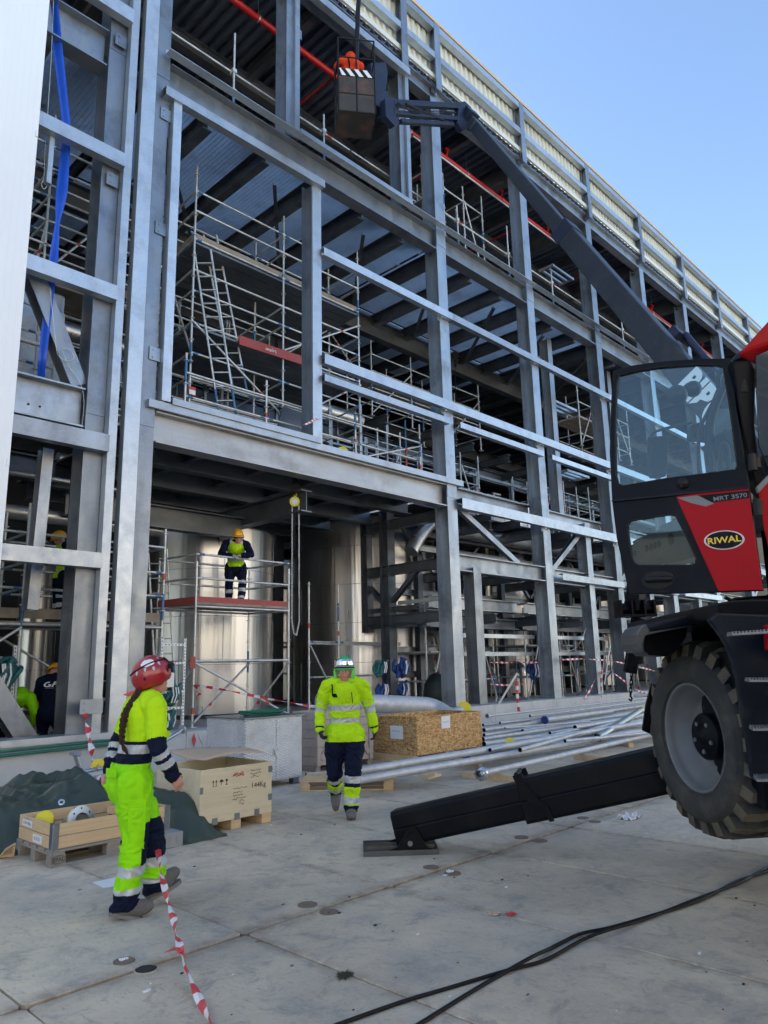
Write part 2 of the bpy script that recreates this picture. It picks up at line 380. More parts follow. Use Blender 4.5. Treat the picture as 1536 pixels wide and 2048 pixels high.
# main horizontal edge beams at floor two (z~14) and floor one (z~6.4)
def edge(z0, z1, xa, xb, m='galv', y=FY, w_=.34, name='edge_beam'):
    return bpart(name, lambda mb: mb.hb((xa, y+w_/2, (z0+z1)/2), (xb, y+w_/2, (z0+z1)/2), w_, z1-z0, Zv, .03), m)
xl = [6.29] + [c-.1 for c in cols]
for i in range(len(xl)-1):
    a, b_ = xl[i]+(.21 if i else .02), xl[i+1]-.21
    edge(13.22, 13.84, a, b_, 'galv')
    bpart('edge_angle', lambda mb: mb.ang((a-.2, FY-.10, 13.85), (b_+.2, FY-.10, 13.85), .2, .12, Zv, .012), 'galv2')
edge(5.72, 6.32, 6.31, 14.68, 'warmb')
bpart('edge_sheet', lambda mb: (mb.box(6.1, 15.3, FY-.10, FY+.25, 6.33, 6.48), mb.box(6.55, 10.2, FY-.14, FY-.1, 6.47, 6.60)), 'galv2')
# upper edge beams continue to the right as cladding rails
def rail(z, xa, xb, h=.2, y=FY-.17, d=.16, m='galv2', name='cladding_rail'):
    return bpart(name, lambda mb: mb.cb((xa, y+d/2, z-h/2), (xb, y+d/2, z-h/2), d, h, Zv, .006, flip=-1), m)
R_ = 52.0
def railrow(z, xa, segs, **k):
    e = [xa] + segs
    for i in range(len(e)-1): rail(z, e[i]+.004, e[i+1]-.004, **k)
railrow(11.30, 10.28, [15.08, 24.3, 33.6, 42.8, R_])
railrow(8.62, 10.28, [15.08, 24.3, 33.6, 42.8, R_], h=.24)
for a, b_ in ((10.28, 14.75), (15.2, 19.4), (19.9, 24.0)): rail(8.12, a, b_, h=.16)
railrow(5.98, 15.12, [19.7, 24.4, 33.6, 42.8, R_], h=.28)
for a, b_ in ((20.0, 24.1), (24.6, 28.7), (29.3, 33.3)): rail(4.32, a, b_, h=.2)
# lintel and jambs of the two big openings
bpart('opening_lintel', lambda mb: mb.cb((6.12, FY-.09, 12.98), (10.32, FY-.09, 12.98), .18, .20, Zv, .006, flip=-1), 'galv2')
bpart('opening_jamb', lambda mb: mb.cb((6.42, FY-.03, 6.5), (6.42, FY-.03, 12.9), .20, .18, Xv, .008), 'galv2')
def post(x, z0, z1, w_=.27, d=.3, y=FY, name='cladding_post', m='galv'):
    return bpart(name, lambda mb: mb.hb((x, y+d/2, z0), (x, y+d/2, z1), w_, d, Yv, .014), m)
post(10.16, 6.48, 13.02, .27, .34)
bpart('post_facing', lambda mb: mb.box(10.03, 10.30, FY-.05, FY-.003, 6.40, 13.0), 'galv2')
for x, z1 in ((9.42, 18.2), (13.42, 18.3)):
    post(x, 13.9, z1, .30, .42); bpart('post_facing', lambda mb: mb.box(x+.06, x+.2, FY-.08, FY-.003, 13.88, z1), 'galv2')
bpart('opening_lintel', lambda mb: mb.cb((9.6, FY-.1, 18.28), (13.6, FY-.1, 18.28), .18, .22, Zv, .006, flip=-1), 'galv2')
bpart('opening_sill', lambda mb: mb.box(9.6, 13.55, FY-.16, FY-.02, 13.98, 14.12), 'galv2')
# short posts between the columns, lower right
for x, z0, z1 in ((15.85, .62, 4.2), (17.2, .62, .64), (22.1, .62, 6.2), (26.6, .62, 6.2), (31.2, .62, 6.2)):
    if z1-z0 > 1: post(x, z0, z1, .33, .36)
for x in (22.1, 26.6, 31.2, 35.8): post(x, 6.3, 13.2, .3, .34, FY+.9, 'inner_post')
# lower beams and braces, first storey right of column A
for i in range(0, 6):
    a, b_ = cols[i]-.1+.21, cols[i+1]-.1-.21
    edge(6.1, 6.45, a, b_, 'galv', FY+.35, .3)
    edge(4.05, 4.5, a, b_, 'galv', FY+.02 if i == 0 else FY+.1, .3, 'lower_beam')
    edge(3.15, 3.5, a, b_, 'galv', FY+1.0, .28, 'lower_beam')
    edge(2.65, 2.95, a, b_, 'beam', FY+1.1, .28, 'lower_beam')
    for z in (2.35, 1.85): bpart('slotted_channel', lambda mb: mb.box(a, b_, FY+.55, FY+.62, z, z+.11), 'galv2')
    mid = (a+b_)/2
    if i == 0: bpart('diagonal_brace', lambda mb: mb.cb((a+.05, FY+.2, 5.9), (a+3.0, FY+.2, 4.5), .16, .13, Yv, .01), 'galv')
    else: bpart('diagonal_brace', lambda mb: mb.cb((a+.1, FY+.2, 4.4), (mid+.2, FY+.2, 5.95), .16, .16, Yv, .01), 'galv')
YE = at(742,1200,X=15.0).y+.15; YP = at(785,1200,X=15.0).y
column(15.0, YP, .5, 6.0, .30, .34, 'beam')
bpart('hanging_post', lambda mb: mb.hb((15.0, YE, 2.6), (15.0, YE, 5.9), .24, .26, Yv, .016), 'beam')
bpart('knee_brace', lambda mb: mb.hb((15.0, YE, 4.0), (15.0, YP, 3.1), .12, .14, Xv, .012), 'beam')
bpart('knee_brace', lambda mb: mb.hb((15.0, FY+1.4, 4.2), (15.0, YP, 3.4), .12, .14, Xv, .012), 'beam')
for z_ in (2.75, 3.2): bpart('short_bracket', lambda mb: mb.hb((15.0, YE, z_), (15.0, YP-.9, z_), .12, .12, Zv, .01), 'beam')
bpart('slotted_channel', lambda mb: mb.box(14.9, 14.98, 12.4, YP-.3, 3.3, 3.4), 'galv2')
# transverse beams lower right (into the building)
for x in (15.0, 17.3, 19.6, 22.0, 24.2, 26.5, 28.9, 31.2, 33.5):
    for z in (5.6, 4.3, 2.9):
        bpart('cross_beam', lambda mb: mb.hb((x, FY+.5, z), (x, 17.5 if x > 16 else (YE if z != 4.3 else YE+.1), z), .2, .28, Zv, .02), 'beam')
# ---- floor one deck over the big doorway (z~6)
def deck_bars(mb, x0, x1, y0, y1, z, pitch=.034, h=.03, cross=.10):
    y = y0
    while y < y1: mb.box(x0, x1, y, y+.005, z, z+h); y += pitch
    x = x0
    while x < x1: mb.box(x, x+.006, y0, y1, z+h*.55, z+h-.002); x += cross
for k, y in enumerate((13.4, 14.9, 16.4, 17.9)):
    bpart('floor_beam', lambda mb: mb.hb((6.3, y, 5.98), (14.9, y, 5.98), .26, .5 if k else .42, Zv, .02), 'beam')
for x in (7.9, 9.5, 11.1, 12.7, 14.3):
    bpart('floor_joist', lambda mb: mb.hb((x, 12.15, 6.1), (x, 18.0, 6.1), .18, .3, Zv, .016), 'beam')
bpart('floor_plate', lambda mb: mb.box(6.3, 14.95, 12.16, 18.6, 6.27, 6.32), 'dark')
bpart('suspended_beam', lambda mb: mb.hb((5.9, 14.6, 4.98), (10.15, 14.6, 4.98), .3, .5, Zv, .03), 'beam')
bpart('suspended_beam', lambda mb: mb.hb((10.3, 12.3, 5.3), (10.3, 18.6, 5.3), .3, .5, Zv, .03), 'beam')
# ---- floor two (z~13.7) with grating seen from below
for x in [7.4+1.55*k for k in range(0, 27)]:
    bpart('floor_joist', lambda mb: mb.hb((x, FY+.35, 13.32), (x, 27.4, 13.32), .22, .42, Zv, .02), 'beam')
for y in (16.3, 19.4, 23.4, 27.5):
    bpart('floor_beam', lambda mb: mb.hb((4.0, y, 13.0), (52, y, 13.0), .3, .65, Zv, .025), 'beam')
for i, (x0, x1) in enumerate(((3.2, 6.0), (6.3, 14.9), (15.0, 24.2))):
    for y0, y1 in ((12.2, 16.2), (16.3, 19.4)):
        bpart('grating', lambda mb: deck_bars(mb, x0, x1, y0, y1, 13.54), 'galv2')
bpart('floor_sheet', lambda mb: mb.box(24.2, 52, 12.2, 27.5, 13.54, 13.57), 'deckd')
bpart('floor_sheet', lambda mb: mb.box(3, 24.2, 19.45, 27.5, 13.54, 13.57), 'dark')
# ---- middle floor deep inside (z~9.6)
for y in (17.6, 21.5, 25.5):
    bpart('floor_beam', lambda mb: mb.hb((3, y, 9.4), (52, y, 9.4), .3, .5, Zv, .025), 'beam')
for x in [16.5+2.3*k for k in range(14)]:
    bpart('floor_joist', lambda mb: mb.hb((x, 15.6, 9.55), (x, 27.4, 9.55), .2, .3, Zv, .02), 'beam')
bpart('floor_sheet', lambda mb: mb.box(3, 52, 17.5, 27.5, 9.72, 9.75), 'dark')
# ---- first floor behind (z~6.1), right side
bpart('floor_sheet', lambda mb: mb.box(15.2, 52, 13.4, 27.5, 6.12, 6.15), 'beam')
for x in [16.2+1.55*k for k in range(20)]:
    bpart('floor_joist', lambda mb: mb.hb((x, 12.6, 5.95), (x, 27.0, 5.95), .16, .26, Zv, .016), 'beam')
# ---- roof
def corr(mb, x0, x1, y, z0, z1, pitch=.25, d=.05, t=.0):
    vs = []; fs = []; x = x0; k = 0; P = []
    while x < x1:
        P += [(x, y), (x+pitch*.35, y), (x+pitch*.5, y-d), (x+pitch*.85, y-d)]; x += pitch
    for p in P: vs += [(p[0], p[1], z0), (p[0], p[1], z1)]
    for i in range(len(P)-1): fs.append((2*i, 2*i+2, 2*i+3, 2*i+1))
    mb.add(vs, fs)
def roofdeck(mb, x0, x1, y0, y1, z, pitch=.3, d=.13):
    P = []; x = x0
    while x < x1:
        P += [(x, z), (x+pitch*.40, z), (x+pitch*.5, z+d), (x+pitch*.88, z+d)]; x += pitch
    vs = []; fs = []
    for p in P: vs += [(p[0], y0, p[1]), (p[0], y1, p[1])]
    for i in range(len(P)-1): fs.append((2*i, 2*i+1, 2*i+3, 2*i+2))
    mb.add(vs, fs)
bpart('roof_decking', lambda mb: roofdeck(mb, 2.8, 53, FY+.12, 36, 18.86), 'deckd')
bpart('roof_slab', lambda mb: mb.box(-25, 75, FY+.5, 36, 19.05, 19.3), 'dark')
for i in range(len(xl)-1):
    a, b_ = xl[i]+.02, xl[i+1]-.02
    edge(18.30, 18.80, a, b_, 'galv', FY+.02, .3, 'eaves_beam')
    for x in ([xl[i+1]] if i else [xl[i], xl[i+1]]):
        bpart('roof_beam', lambda mb: mb.hb((x, FY+.3, 18.45), (x, 35, 18.45), .26, .6, Zv, .025), 'beam')
    bpart('roof_beam', lambda mb: mb.hb(((a+b_)/2, FY+.3, 18.6), ((a+b_)/2, 35, 18.6), .2, .36, Zv, .02), 'beam')
for y in (15.2, 19.3, 23.4, 27.5):
    bpart('roof_purlin', lambda mb: mb.hb((3, y, 18.25), (52, y, 18.25), .24, .5, Zv, .02), 'beam')
# parapet: cream sheet between posts and rails
bpart('parapet_sheet', lambda mb: corr(mb, 3.4, 53, FY+.22, 19.2, 21.0, .26, .06), 'cream')
bpart('parapet_coping', lambda mb: mb.box(3.4, 53, FY-.1, FY+.35, 21.04, 21.10), 'galv2')
bpart('edge_strip', lambda mb: mb.box(3.4, 53, FY-.12, FY-.1, 21.02, 21.12), 'orange')
bpart('parapet_flashing', lambda mb: mb.box(3.4, 53, FY-.02, FY+.05, 19.04, 19.20), 'cream')
def deckends(mb):
    P = []; x = 3.4
    while x < 53: P += [(x, 18.86), (x+.12, 18.86), (x+.15, 18.99), (x+.264, 18.99)]; x += .3
    vs = []; fs = []
    for p in P: vs += [(p[0], FY+.04, p[1]), (p[0], FY+.04, p[1]+.035), (p[0], FY+.5, p[1]), (p[0], FY+.5, p[1]+.035)]
    for i in range(len(P)-1): a = 4*i; fs += [(a, a+4, a+5, a+1), (a, a+2, a+6, a+4), (a+1, a+5, a+7, a+3)]
    mb.add(vs, fs)
bpart('decking_edge', deckends, 'deckd')
bpart('eaves_light_block', lambda mb: mb.box(3.4, 53, FY+.52, FY+.56, 18.8, 19.2), 'dark')  # added dark sheets, here and below, blocking bright gaps behind the decking ribs
bpart('eaves_light_block', lambda mb: mb.box(3.4, 53, FY+.06, FY+.5, 19.03, 19.04), 'dark')
px_ = [10.38, 13.5] + [c+.02 for c in cols]
for x in px_:
    bpart('parapet_post', lambda mb: mb.hb((x, FY+.0, 18.62 if x > 14 else 18.45), (x, FY+.0, 21.03), .26, .22, Yv, .02), 'galv')
for i in range(len(px_)-1):
    bpart('parapet_rail', lambda mb: mb.cb((px_[i]+.12, FY-.0, 20.88), (px_[i+1]-.12, FY-.0, 20.88), .2, .22, Zv, .008, flip=-1), 'galv2')
    bpart('parapet_rail', lambda mb: mb.cb((px_[i]+.12, FY-.0, 19.80), (px_[i+1]-.12, FY-.0, 19.80), .2, .22, Zv, .008, flip=-1), 'galv2')
# ---- left bay (left of the seam)
for z, h in ((14.3, .30), (11.08, .27), (8.38, .27), (5.60, .30), (3.56, .25)):
    bpart('cladding_rail', lambda mb: mb.cb((-20, FY-.11, z-h/2), (5.36 if z != 14.3 else 5.36, FY-.11, z-h/2), .18, h, Zv, .008, flip=-1), 'galv2' if z != 5.6 else 'galv')
edge(12.95, 13.75, -20, 5.0, 'galv', FY+.05, .36)
edge(5.72, 6.42, -20, 5.0, 'galv', FY+.05, .34)
bpart('diagonal_brace', lambda mb: mb.hb(at(60, 540, Y=12.1), at(152, 775, Y=12.1), .30, .30, V((0,1,0)), .02), 'galv')
bpart('diagonal_brace', lambda mb: mb.hb(at(-40, 1340, Y=12.3), at(62, 1500, Y=12.3), .30, .30, V((0,1,0)), .02), 'galv')
bpart('hanging_post', lambda mb: mb.hb(at(92, 900, Y=12.4), at(60, 1220, Y=12.4), .18, .24, Yv, .014), 'galv')
bpart('hanging_post', lambda mb: mb.box(4.05, 4.13, 11.75, 11.85, 9.9, 10.95), 'galv2')
bpart('floor_sheet', lambda mb: mb.box(-20, 5.0, 14.0, 27.5, 6.2, 6.23), 'dark')
for x in (-.5, 1.0, 2.5, 4.0):
    for z in (5.9, 13.2): bpart('floor_joist', lambda mb: mb.hb((x, 12.2, z), (x, 27, z), .24, .45, Zv, .02), 'beam')
bpart('floor_beam', lambda mb: mb.hb((-20, 15.5, 5.85), (6, 15.5, 5.85), .3, .5, Zv, .02), 'beam')
# white finished cladding, far left, and closing walls at the back
def panels(mb):
    x = 3.74
    while x > 2: mb.box(x-.094, x-.0, 11.42, 11.52, .55, 23); mb.box(x-.104, x-.094, 11.4215, 11.52, .55, 23); x -= .104
    while x > -25: mb.box(x-1.0, x-.006, 11.42, 11.52, .55, 23); x -= 1.0
    for z in (.9, 4.7, 10.4, 14): mb.box(3.70, 3.735, 11.40, 11.419, z, z+.12)
bpart('white_cladding_panel', panels, 'white')
bpart('cladding_return', lambda mb: mb.box(3.60, 3.70, 11.53, 11.70, .55, 23), 'galv2')
bpart('rear_wall', lambda mb: mb.box(-25, 75, 36.0, 36.2, 0, 19.2), 'beige')
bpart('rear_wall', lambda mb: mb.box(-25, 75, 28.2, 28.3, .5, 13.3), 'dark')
bpart('end_wall', lambda mb: mb.box(74.8, 75, 11.9, 36, 0, 19.2), 'beige')
bpart('inner_floor', lambda mb: mb.box(-25, 75, 12.1, 36, .35, .52), 'conc')
# low concrete plinth in front
K = MB()
x = -14.0
while x < 60:
    K.box(x, x+2.99, 11.56, 12.12, -.02, .60); x += 3.0
tag(single('plinth_wall', K, M['kerbc'], 'low pale concrete plinth running along the foot of the steel frame', 'wall'))
Kc = MB(); Kc.box(-14, 5.6, 11.50, 12.0, .604, .70); 
single('sill_channel', Kc, M['galv2'], 'pale steel sill lying on the plinth at the left', 'sill')
# the building behind the photographer, sunlit, mirrored in glass and tanks
Z = thing('beige_warehouse', 'long beige sunlit warehouse standing behind the photographer', 'building', (10, -20, 0))
b0 = MB(); b0.box(-50, 70, -40, -20, 0, 13.5); b0.build('wall', M['beige'], Z)
b0 = MB(); b0.box(-50.3, 70.3, -40.3, -19.7, 13.5, 14.0); b0.build('roof_edge', M['dark'], Z)
b0 = MB(); [b0.box(-40+9*k, -36+9*k, -19.99, -19.9, 0, 4.5) for k in range(12)]; b0.build('roller_door', M['white'], Z)
# bolted cleats where rails meet columns
for (z, h) in ((11.2,.24),(8.5,.26),(5.85,.3)):
    for x in cols[:5]:
        if z > 8 or x > 15.1:
            xx = x-.1-.20
            def cl(mb): mb.box(xx-.13, xx-.004, FY-.016, FY-.004, z-h*.9, z+h*.2); mb.ang((xx-.06, FY-.10, z-h*.8), (xx+.02, FY-.10, z-h*.8), .09, .12, Zv, .01)
            bpart('cleat', cl, 'galv')
for (x, z) in ((5.2,10.55),(6.2,12.55),(6.2,10.0),(5.2,13.6),(6.2,7.4),(13.6,16.4),(9.6,16.9)):
    def cl(mb):
        mb.box(x-.10, x+.12, FY-.03, FY-.012, z-.13, z+.13)
        for dz in (-.07,.07): mb.disc((x-.03, FY-.036, z+dz), Yv, .018, .014, 6)
    bpart('cleat', cl, 'galv')
def holes(mb):
    for (x_, y_) in ((57,808),(80,813),(55,829),(78,834)): mb.disc(at(x_, y_, Y=FY+.02+.19), Yv, .018, .01, 12)
bpart('bolt_hole', lambda mb: mb.disc(at(57,808,Y=FY+.2), Yv, .018, .01, 12), 'black')
for k_ in ((80,813),(55,829),(78,834)): bpart('bolt_hole', lambda mb: mb.disc(at(*k_,Y=FY+.2), Yv, .018, .01, 12), 'black')

# dense pipe rack steel behind the right bays
for k, x in enumerate([16.6, 18.2, 20.9, 22.9, 25.4, 27.7, 30.1, 32.4, 35]):
    bpart('rack_post', lambda mb: mb.hb((x, 14.6, .5), (x, 14.6, 6.0), .2, .2, Yv, .014), 'beam')
    bpart('rack_post', lambda mb: mb.hb((x+.4, 17.2, 6.1), (x+.4, 17.2, 9.4), .16, .16, Yv, .014), 'galv')
for z in (1.4, 2.1, 3.3, 3.8, 5.0, 5.45):
    bpart('rack_beam', lambda mb: mb.hb((15.4, 14.75 if z < 4 else 13.9, z), (38, 14.75 if z < 4 else 13.9, z), .14, .18, Zv, .012), 'galv' if z in (2.1, 3.8, 5.0) else 'beam')
for k in range(8):
    x = 15.6+2.35*k; bpart('rack_brace', lambda mb: mb.ang((x, 14.5, 3.9 if k % 2 else 5.9), (x+2.2, 14.5, 5.9 if k % 2 else 3.9), .09, .09, Yv, .01), 'galv')
for z, y in ((7.0, 14.9),(6.55,14.9),(7.9,16.0),(8.6,16.0)): bpart('rack_beam', lambda mb: mb.box(15.4, 40, y, y+.06, z, z+.1), 'galv')
for k in range(7):
    x = 5.9+.0*k; bpart('ceiling_bracing', lambda mb: mb.ang((6.5+3.0*k, 12.6, 13.05), (9.3+3.0*k, 16.0, 13.05), .09, .09, Zv, .01), 'beam')
# ================================================================ INSIDE THE FRAME
def tank_mat():
    m = mat('stainless_tank_cladding', (.46,.46,.465), .31, 1.0, (.56,.56,.555), .8, (1,1,.06), .6, rvar=.05)
    N = m.node_tree.nodes; L = m.node_tree.links; b = N['Principled BSDF']
    tc = N.new('ShaderNodeTexCoord'); mp = N.new('ShaderNodeMapping'); mp.inputs['Scale'].default_value = (1,1,.05); L.new(tc.outputs['Object'], mp.inputs[0])
    n1 = N.new('ShaderNodeTexNoise'); n1.inputs['Scale'].default_value = 2.6; n1.inputs['Detail'].default_value = 3; L.new(mp.outputs[0], n1.inputs['Vector'])
    bp = N.new('ShaderNodeBump'); bp.inputs['Strength'].default_value = .55; bp.inputs['Distance'].default_value = .06; L.new(n1.outputs[0], bp.inputs['Height']); L.new(bp.outputs[0], b.inputs['Normal'])
    return m
M['tank'] = tank_mat()
def tank(label, px, D, R, zt, z0=.5, group='stainless steel tanks inside the building', rows=1.15, seed=0):
    c = at(px, 1340, D=D); c = V((c.x, c.y, z0)); t = thing('steel_tank', label, 'tank', tuple(c), group)
    mb = MB(); z = z0; prof = []
    mb.lathe([(R+.0, .12), (R, zt-z0)], c, Zv, 72); mb.build('shell', M['tank'], t)
    r_ = MB(); z = z0+.12; k = 0
    while z < zt-.1:
        r_.lathe([(R+.001, z-z0-.006), (R+.010, z-z0-.004), (R+.010, z-z0+.004), (R+.001, z-z0+.006)], c, Zv, 72)
        for j in range(5):   # staggered vertical seams
            a = j*2*pi/5 + (k % 2)*.6 + seed
            d = V((cos(a), sin(a), 0)); s_ = V((-sin(a), cos(a), 0))
            r_.obox(c+d*(R+.004)+Zv*(z-z0+rows/2), s_*.008, d*.004, Zv*(min(rows, zt-z)/2-.01))
        z += rows; k += 1
    r_.build('seam', M['galv'], t)
    mb = MB(); mb.lathe([(R+.03, zt-z0-.03), (R+.03, zt-z0), (R*.96, zt-z0+.06), (R*.3, zt-z0+.35), (.25, zt-z0+.38), (.25, zt-z0+.6), (.001, zt-z0+.6)], c, Zv, 48); mb.build('tank_roof', M['tank'], t)
    mb = MB(); [mb.obox(c+V((cos(a), sin(a), 0))*(R-.12), (.08,0,0), (0,.08,0), (0,0,.12)) for a in [i*pi/4 for i in range(8)]]
    mb.lathe([(R-.1, 0), (R-.1, .12)], c, Zv, 40); mb.build('base_ring', M['dark'], t)
    return t, c
T1, c1 = tank('large stainless tank behind the scaffold tower with the leaning worker', 412, 18.9, 1.70, 5.15)
T2, c2 = tank('widest stainless tank, right of the chain hoist and half in shadow', 732, 23.5, 2.32, 7.6, seed=.4)
mb = MB(); d = (V((0,0,0))-V((c1.x, c1.y, 0))).normalized(); s_ = V((-d.y, d.x, 0))
p = c1 + d*1.64 + s_*(-.12) + Zv*.3
mb.obox(p, s_*.2, d*.012, Zv*.17); [mb.hexa([p+s_*a-Zv*.15-d*.0, p+s_*(a+.02)-Zv*.15, p+s_*(a+.02)-Zv*.15+d*.12, p+s_*a-Zv*.15+d*.12, p+s_*a+Zv*.12, p+s_*(a+.02)+Zv*.12, p+s_*(a+.02)+Zv*.12+d*.02, p+s_*a+Zv*.12+d*.02]) for a in (-.06,.05)]
mb.build('anchor_plate', M['galv'], T1)
tank('narrow stainless tank glowing with warm reflections right of the corner post', 1012, 27.5, 1.6, 7.4, seed=.8)
tank('distant stainless tank between the third and fourth columns', 1180, 34, 1.7, 7.2, seed=.2)
tank('farthest stainless tank near the red machine cab', 1300, 42, 1.8, 7.0, seed=.7)
tank('slim dark stainless tank in the left bay behind the workers', 66, 22, .55, 5.2, seed=.3)
tank('stainless tank in the gap between the two large tanks', 566, 26, 1.2, 5.4, seed=.9)

# ---- scaffolding
def rosettes(mb, x, y, z0, z1):
    z = z0+.25
    while z < z1: mb.disc((x, y, z), Zv, .06, .012, 8, 0); z += .5
def scaffold(label, G, zb, zt, ledz, deckz=(), toe=None, brace=(), blue=.25, seed=1, group='tube scaffolds inside the steel frame', rear_led=True, skipX=()):
    """G[row][col] = (x, y) of the standards"""
    rnd = random.Random(seed); x0, y0 = G[0][0]
    t = thing('scaffold_tower', label, 'scaffold', (x0, y0, zb), group)
    for r in G:
        for (x, y) in r:
            mb = MB(); top = zt - rnd.random()*.3; mb.tube([(x, y, zb), (x, y, top)], .0242, 8)
            rosettes(mb, x, y, zb, top)
            if rnd.random() < blue+.3:
                a = zb + rnd.random()*(top-zb)*.7; mb.tube([(x, y, a), (x, y, a+.5)], .027, 8, 1)
            if rnd.random() < .35: a = zb+rnd.random()*(top-zb-.3); mb.tube([(x, y, a), (x, y, a+.12)], .0272, 8, 2)
            mb.box(x-.07, x+.07, y-.07, y+.07, zb, zb+.012)
            mb.build('standard', [M['scaf'], M['blue'], M['redband']], t)
    for z in ledz:
        mb = MB()
        for r in G:
            for (a, b_) in zip(r[:-1], r[1:]):
                mb.tube([(a[0], a[1], z), (b_[0], b_[1], z)], .0242, 8)
                for e, o_ in ((a, b_), (b_, a)):
                    u = V((o_[0]-e[0], o_[1]-e[1], 0)).normalized(); mb.tube([V((e[0], e[1], z))+u*.05, V((e[0], e[1], z))+u*.17], .028, 8, 1)
        for r1, r2 in zip(G[:-1], G[1:]):
            for a, b_ in zip(r1, r2): mb.tube([(a[0], a[1], z), (b_[0], b_[1], z)], .0242, 8)
        mb.build('ledger', [M['scaf'], M['blue'] if rnd.random() < .6 else M['scaf'], M['redband']], t)
    for z in deckz:
        for r1, r2 in zip(G[:-1], G[1:]):
            for i in range(len(r1)-1):
                a, b_, c_, d_ = V((*r1[i], z)), V((*r1[i+1], z)), V((*r2[i+1], z)), V((*r2[i], z))
                mb = MB(); n = 4
                for k in range(n):
                    f0, f1 = k/n+.01, (k+1)/n-.01
                    q = [a.lerp(d_, f0), b_.lerp(c_, f0), b_.lerp(c_, f1), a.lerp(d_, f1)]
                    mb.hexa([p_-Zv*.05 for p_ in q]+q)
                mb.build('plank', M['beam' if seed % 2 else 'wood'], t)
    if toe:
        for z, mt in toe:
            mb = MB()
            for r in (G[0], ):
                for a, b_ in zip(r[:-1], r[1:]): mb.bar((a[0]+.04, a[1]+.03, z+.085), (b_[0]-.04, b_[1]+.03, z+.085), .03, .17, Zv)
            for c0 in (0,):
                for r1, r2 in zip(G[:-1], G[1:]): mb.bar((r1[c0][0], r1[c0][1]+.05, z+.085), (r2[c0][0], r2[c0][1], z+.085), .03, .15, Zv)
            mb.build('toe_board', M[mt], t)
    for (r0, c0, z0, r1_, c1_, z1) in brace:
        a, b_ = G[r0][c0], G[r1_][c1_]; off = -.05
        mb = MB(); mb.tube([(a[0], a[1]+off, z0), (b_[0], b_[1]+off, z1)], .0242, 8); 
        q = V((a[0], a[1]+off, z0)).lerp(V((b_[0], b_[1]+off, z1)), .72); u = (V((b_[0], b_[1]+off, z1))-q).normalized()
        mb.tube([q, q+u*.1], .027, 8, 1)
        mb.build('brace', [M['scaf'], M['redband']], t)
    return t
G1 = [[(8.17,13.3),(10.6,13.3)],[(7.98,14.5),(10.35,14.5)]]
S1 = scaffold('scaffold tower with red toe boards that the worker in a yellow helmet leans on', G1, .52, 4.15, (1.82, 2.93, 3.52, 4.02), (3.02,), [(2.97,'wred')],
   [(0,0,1.78,0,1,.62),(1,1,1.78,0,0,.62),(0,0,1.78,1,0,.6),(0,1,1.78,1,1,.6)], seed=2)
def tagboard(): pass
gx = [7.68, 10.16, 12.7]
scaffold('tall scaffold of tubes and decks on the upper floor behind the tall opening', [[(x, 13.0) for x in gx],[(x+.1, 14.3) for x in gx],[(x+.2, 15.6) for x in gx]], 6.34, 12.9,
   (7.25, 7.75, 8.3, 9.0, 9.75, 10.25, 11.0, 11.7, 12.2), (8.95, 10.95), [(10.98,'wood')],
   [(0,0,8.2,1,0,10.6),(0,1,7.3,0,2,8.9),(0,1,9.1,0,2,10.6),(0,2,9.1,1,2,10.9),(0,0,9.0,0,1,7.4),(1,1,9,1,2,11),(1,0,8.5,2,0,10.8)], seed=3)
scaffold('low blue and grey guard scaffold at the edge of the upper floor', [[(7.2,12.35),(9.2,12.35),(11.9,12.35),(14.3,12.35)]], 6.5, 8.1, (7.0, 7.5), seed=5, blue=.6, brace=[(0,2,6.6,0,3,7.4)])
scaffold('scaffold with many rails in the left bay behind the blue strip', [[(3.0,13.0),(4.55,13.0),(6.0,13.0),(7.0,13.0)],[(3.0,14.2),(4.55,14.2),(6.0,14.2),(7.0,14.2)]], 6.25, 12.4,
   (7.1, 7.7, 8.2, 8.9, 9.5, 10.0, 10.5, 11.1, 11.6), (8.8,), [(9.0,'wood')], [(0,0,7,1,0,9),(1,1,8,0,1,10),(1,1,9,1,2,11)], seed=4, blue=.6)
scaffold('scaffold deck high in the left bay beside the tall column', [[(2.2,12.9),(4.62,12.9),(7.2,12.9)],[(2.2,14.0),(4.62,14.0),(7.2,14.0)]], .52, 4.6, (2.45, 3.05, 3.5, 4.0), (2.5,), [(2.55,'wood')], [(0,1,2.4,0,0,.7),(1,1,2.3,1,2,.8)], seed=6)
scaffold('scaffold frame around the foot of the widest tank', [[(12.3,14.6),(13.6,14.9),(15.6,15.0),(17.6,14.9),(19.0,14.9)]], .52, 3.9, (1.4, 2.25, 2.3), (), None, [(0,0,2.2,0,1,.6),(0,2,1.0,0,3,3.2),(0,3,2.2,0,4,.8)], seed=8)
gx = [19.8,21.0,22.2,23.4,24.6,25.8,27.0,28.2]
scaffold('dense scaffold grid in front of the warm glowing tank', [[(x,15.3) for x in gx],[(x,16.3) for x in gx]], .52, 4.6, (1.3,2.2,3.0,3.05,3.8), (2.15,), None, [(0,1,.7,0,2,2.8),(0,4,.7,0,5,2.8)], seed=9)
gx = [30,31.5,33,34.5,36,37.5]
scaffold('farthest scaffold grid beyond the fourth column', [[(x,15.3) for x in gx],[(x,16.5) for x in gx]], .52, 4.6, (1.3,2.2,3.0,3.8), (2.15,), None, [(0,1,.7,0,2,2.8)], seed=10)
gx = [14.5,16.5,18.5,20.5]
scaffold('scaffold on the first floor deep behind the hand rails', [[(x,19) for x in gx],[(x,20.2) for x in gx]], 6.16, 9.6, (7.2,8.0,8.8), (8.0,), None, [(0,0,6.3,0,1,8.2),(0,2,6.3,0,3,8.2)], seed=12)
gx = [8.4, 10.0, 11.6, 13.2]
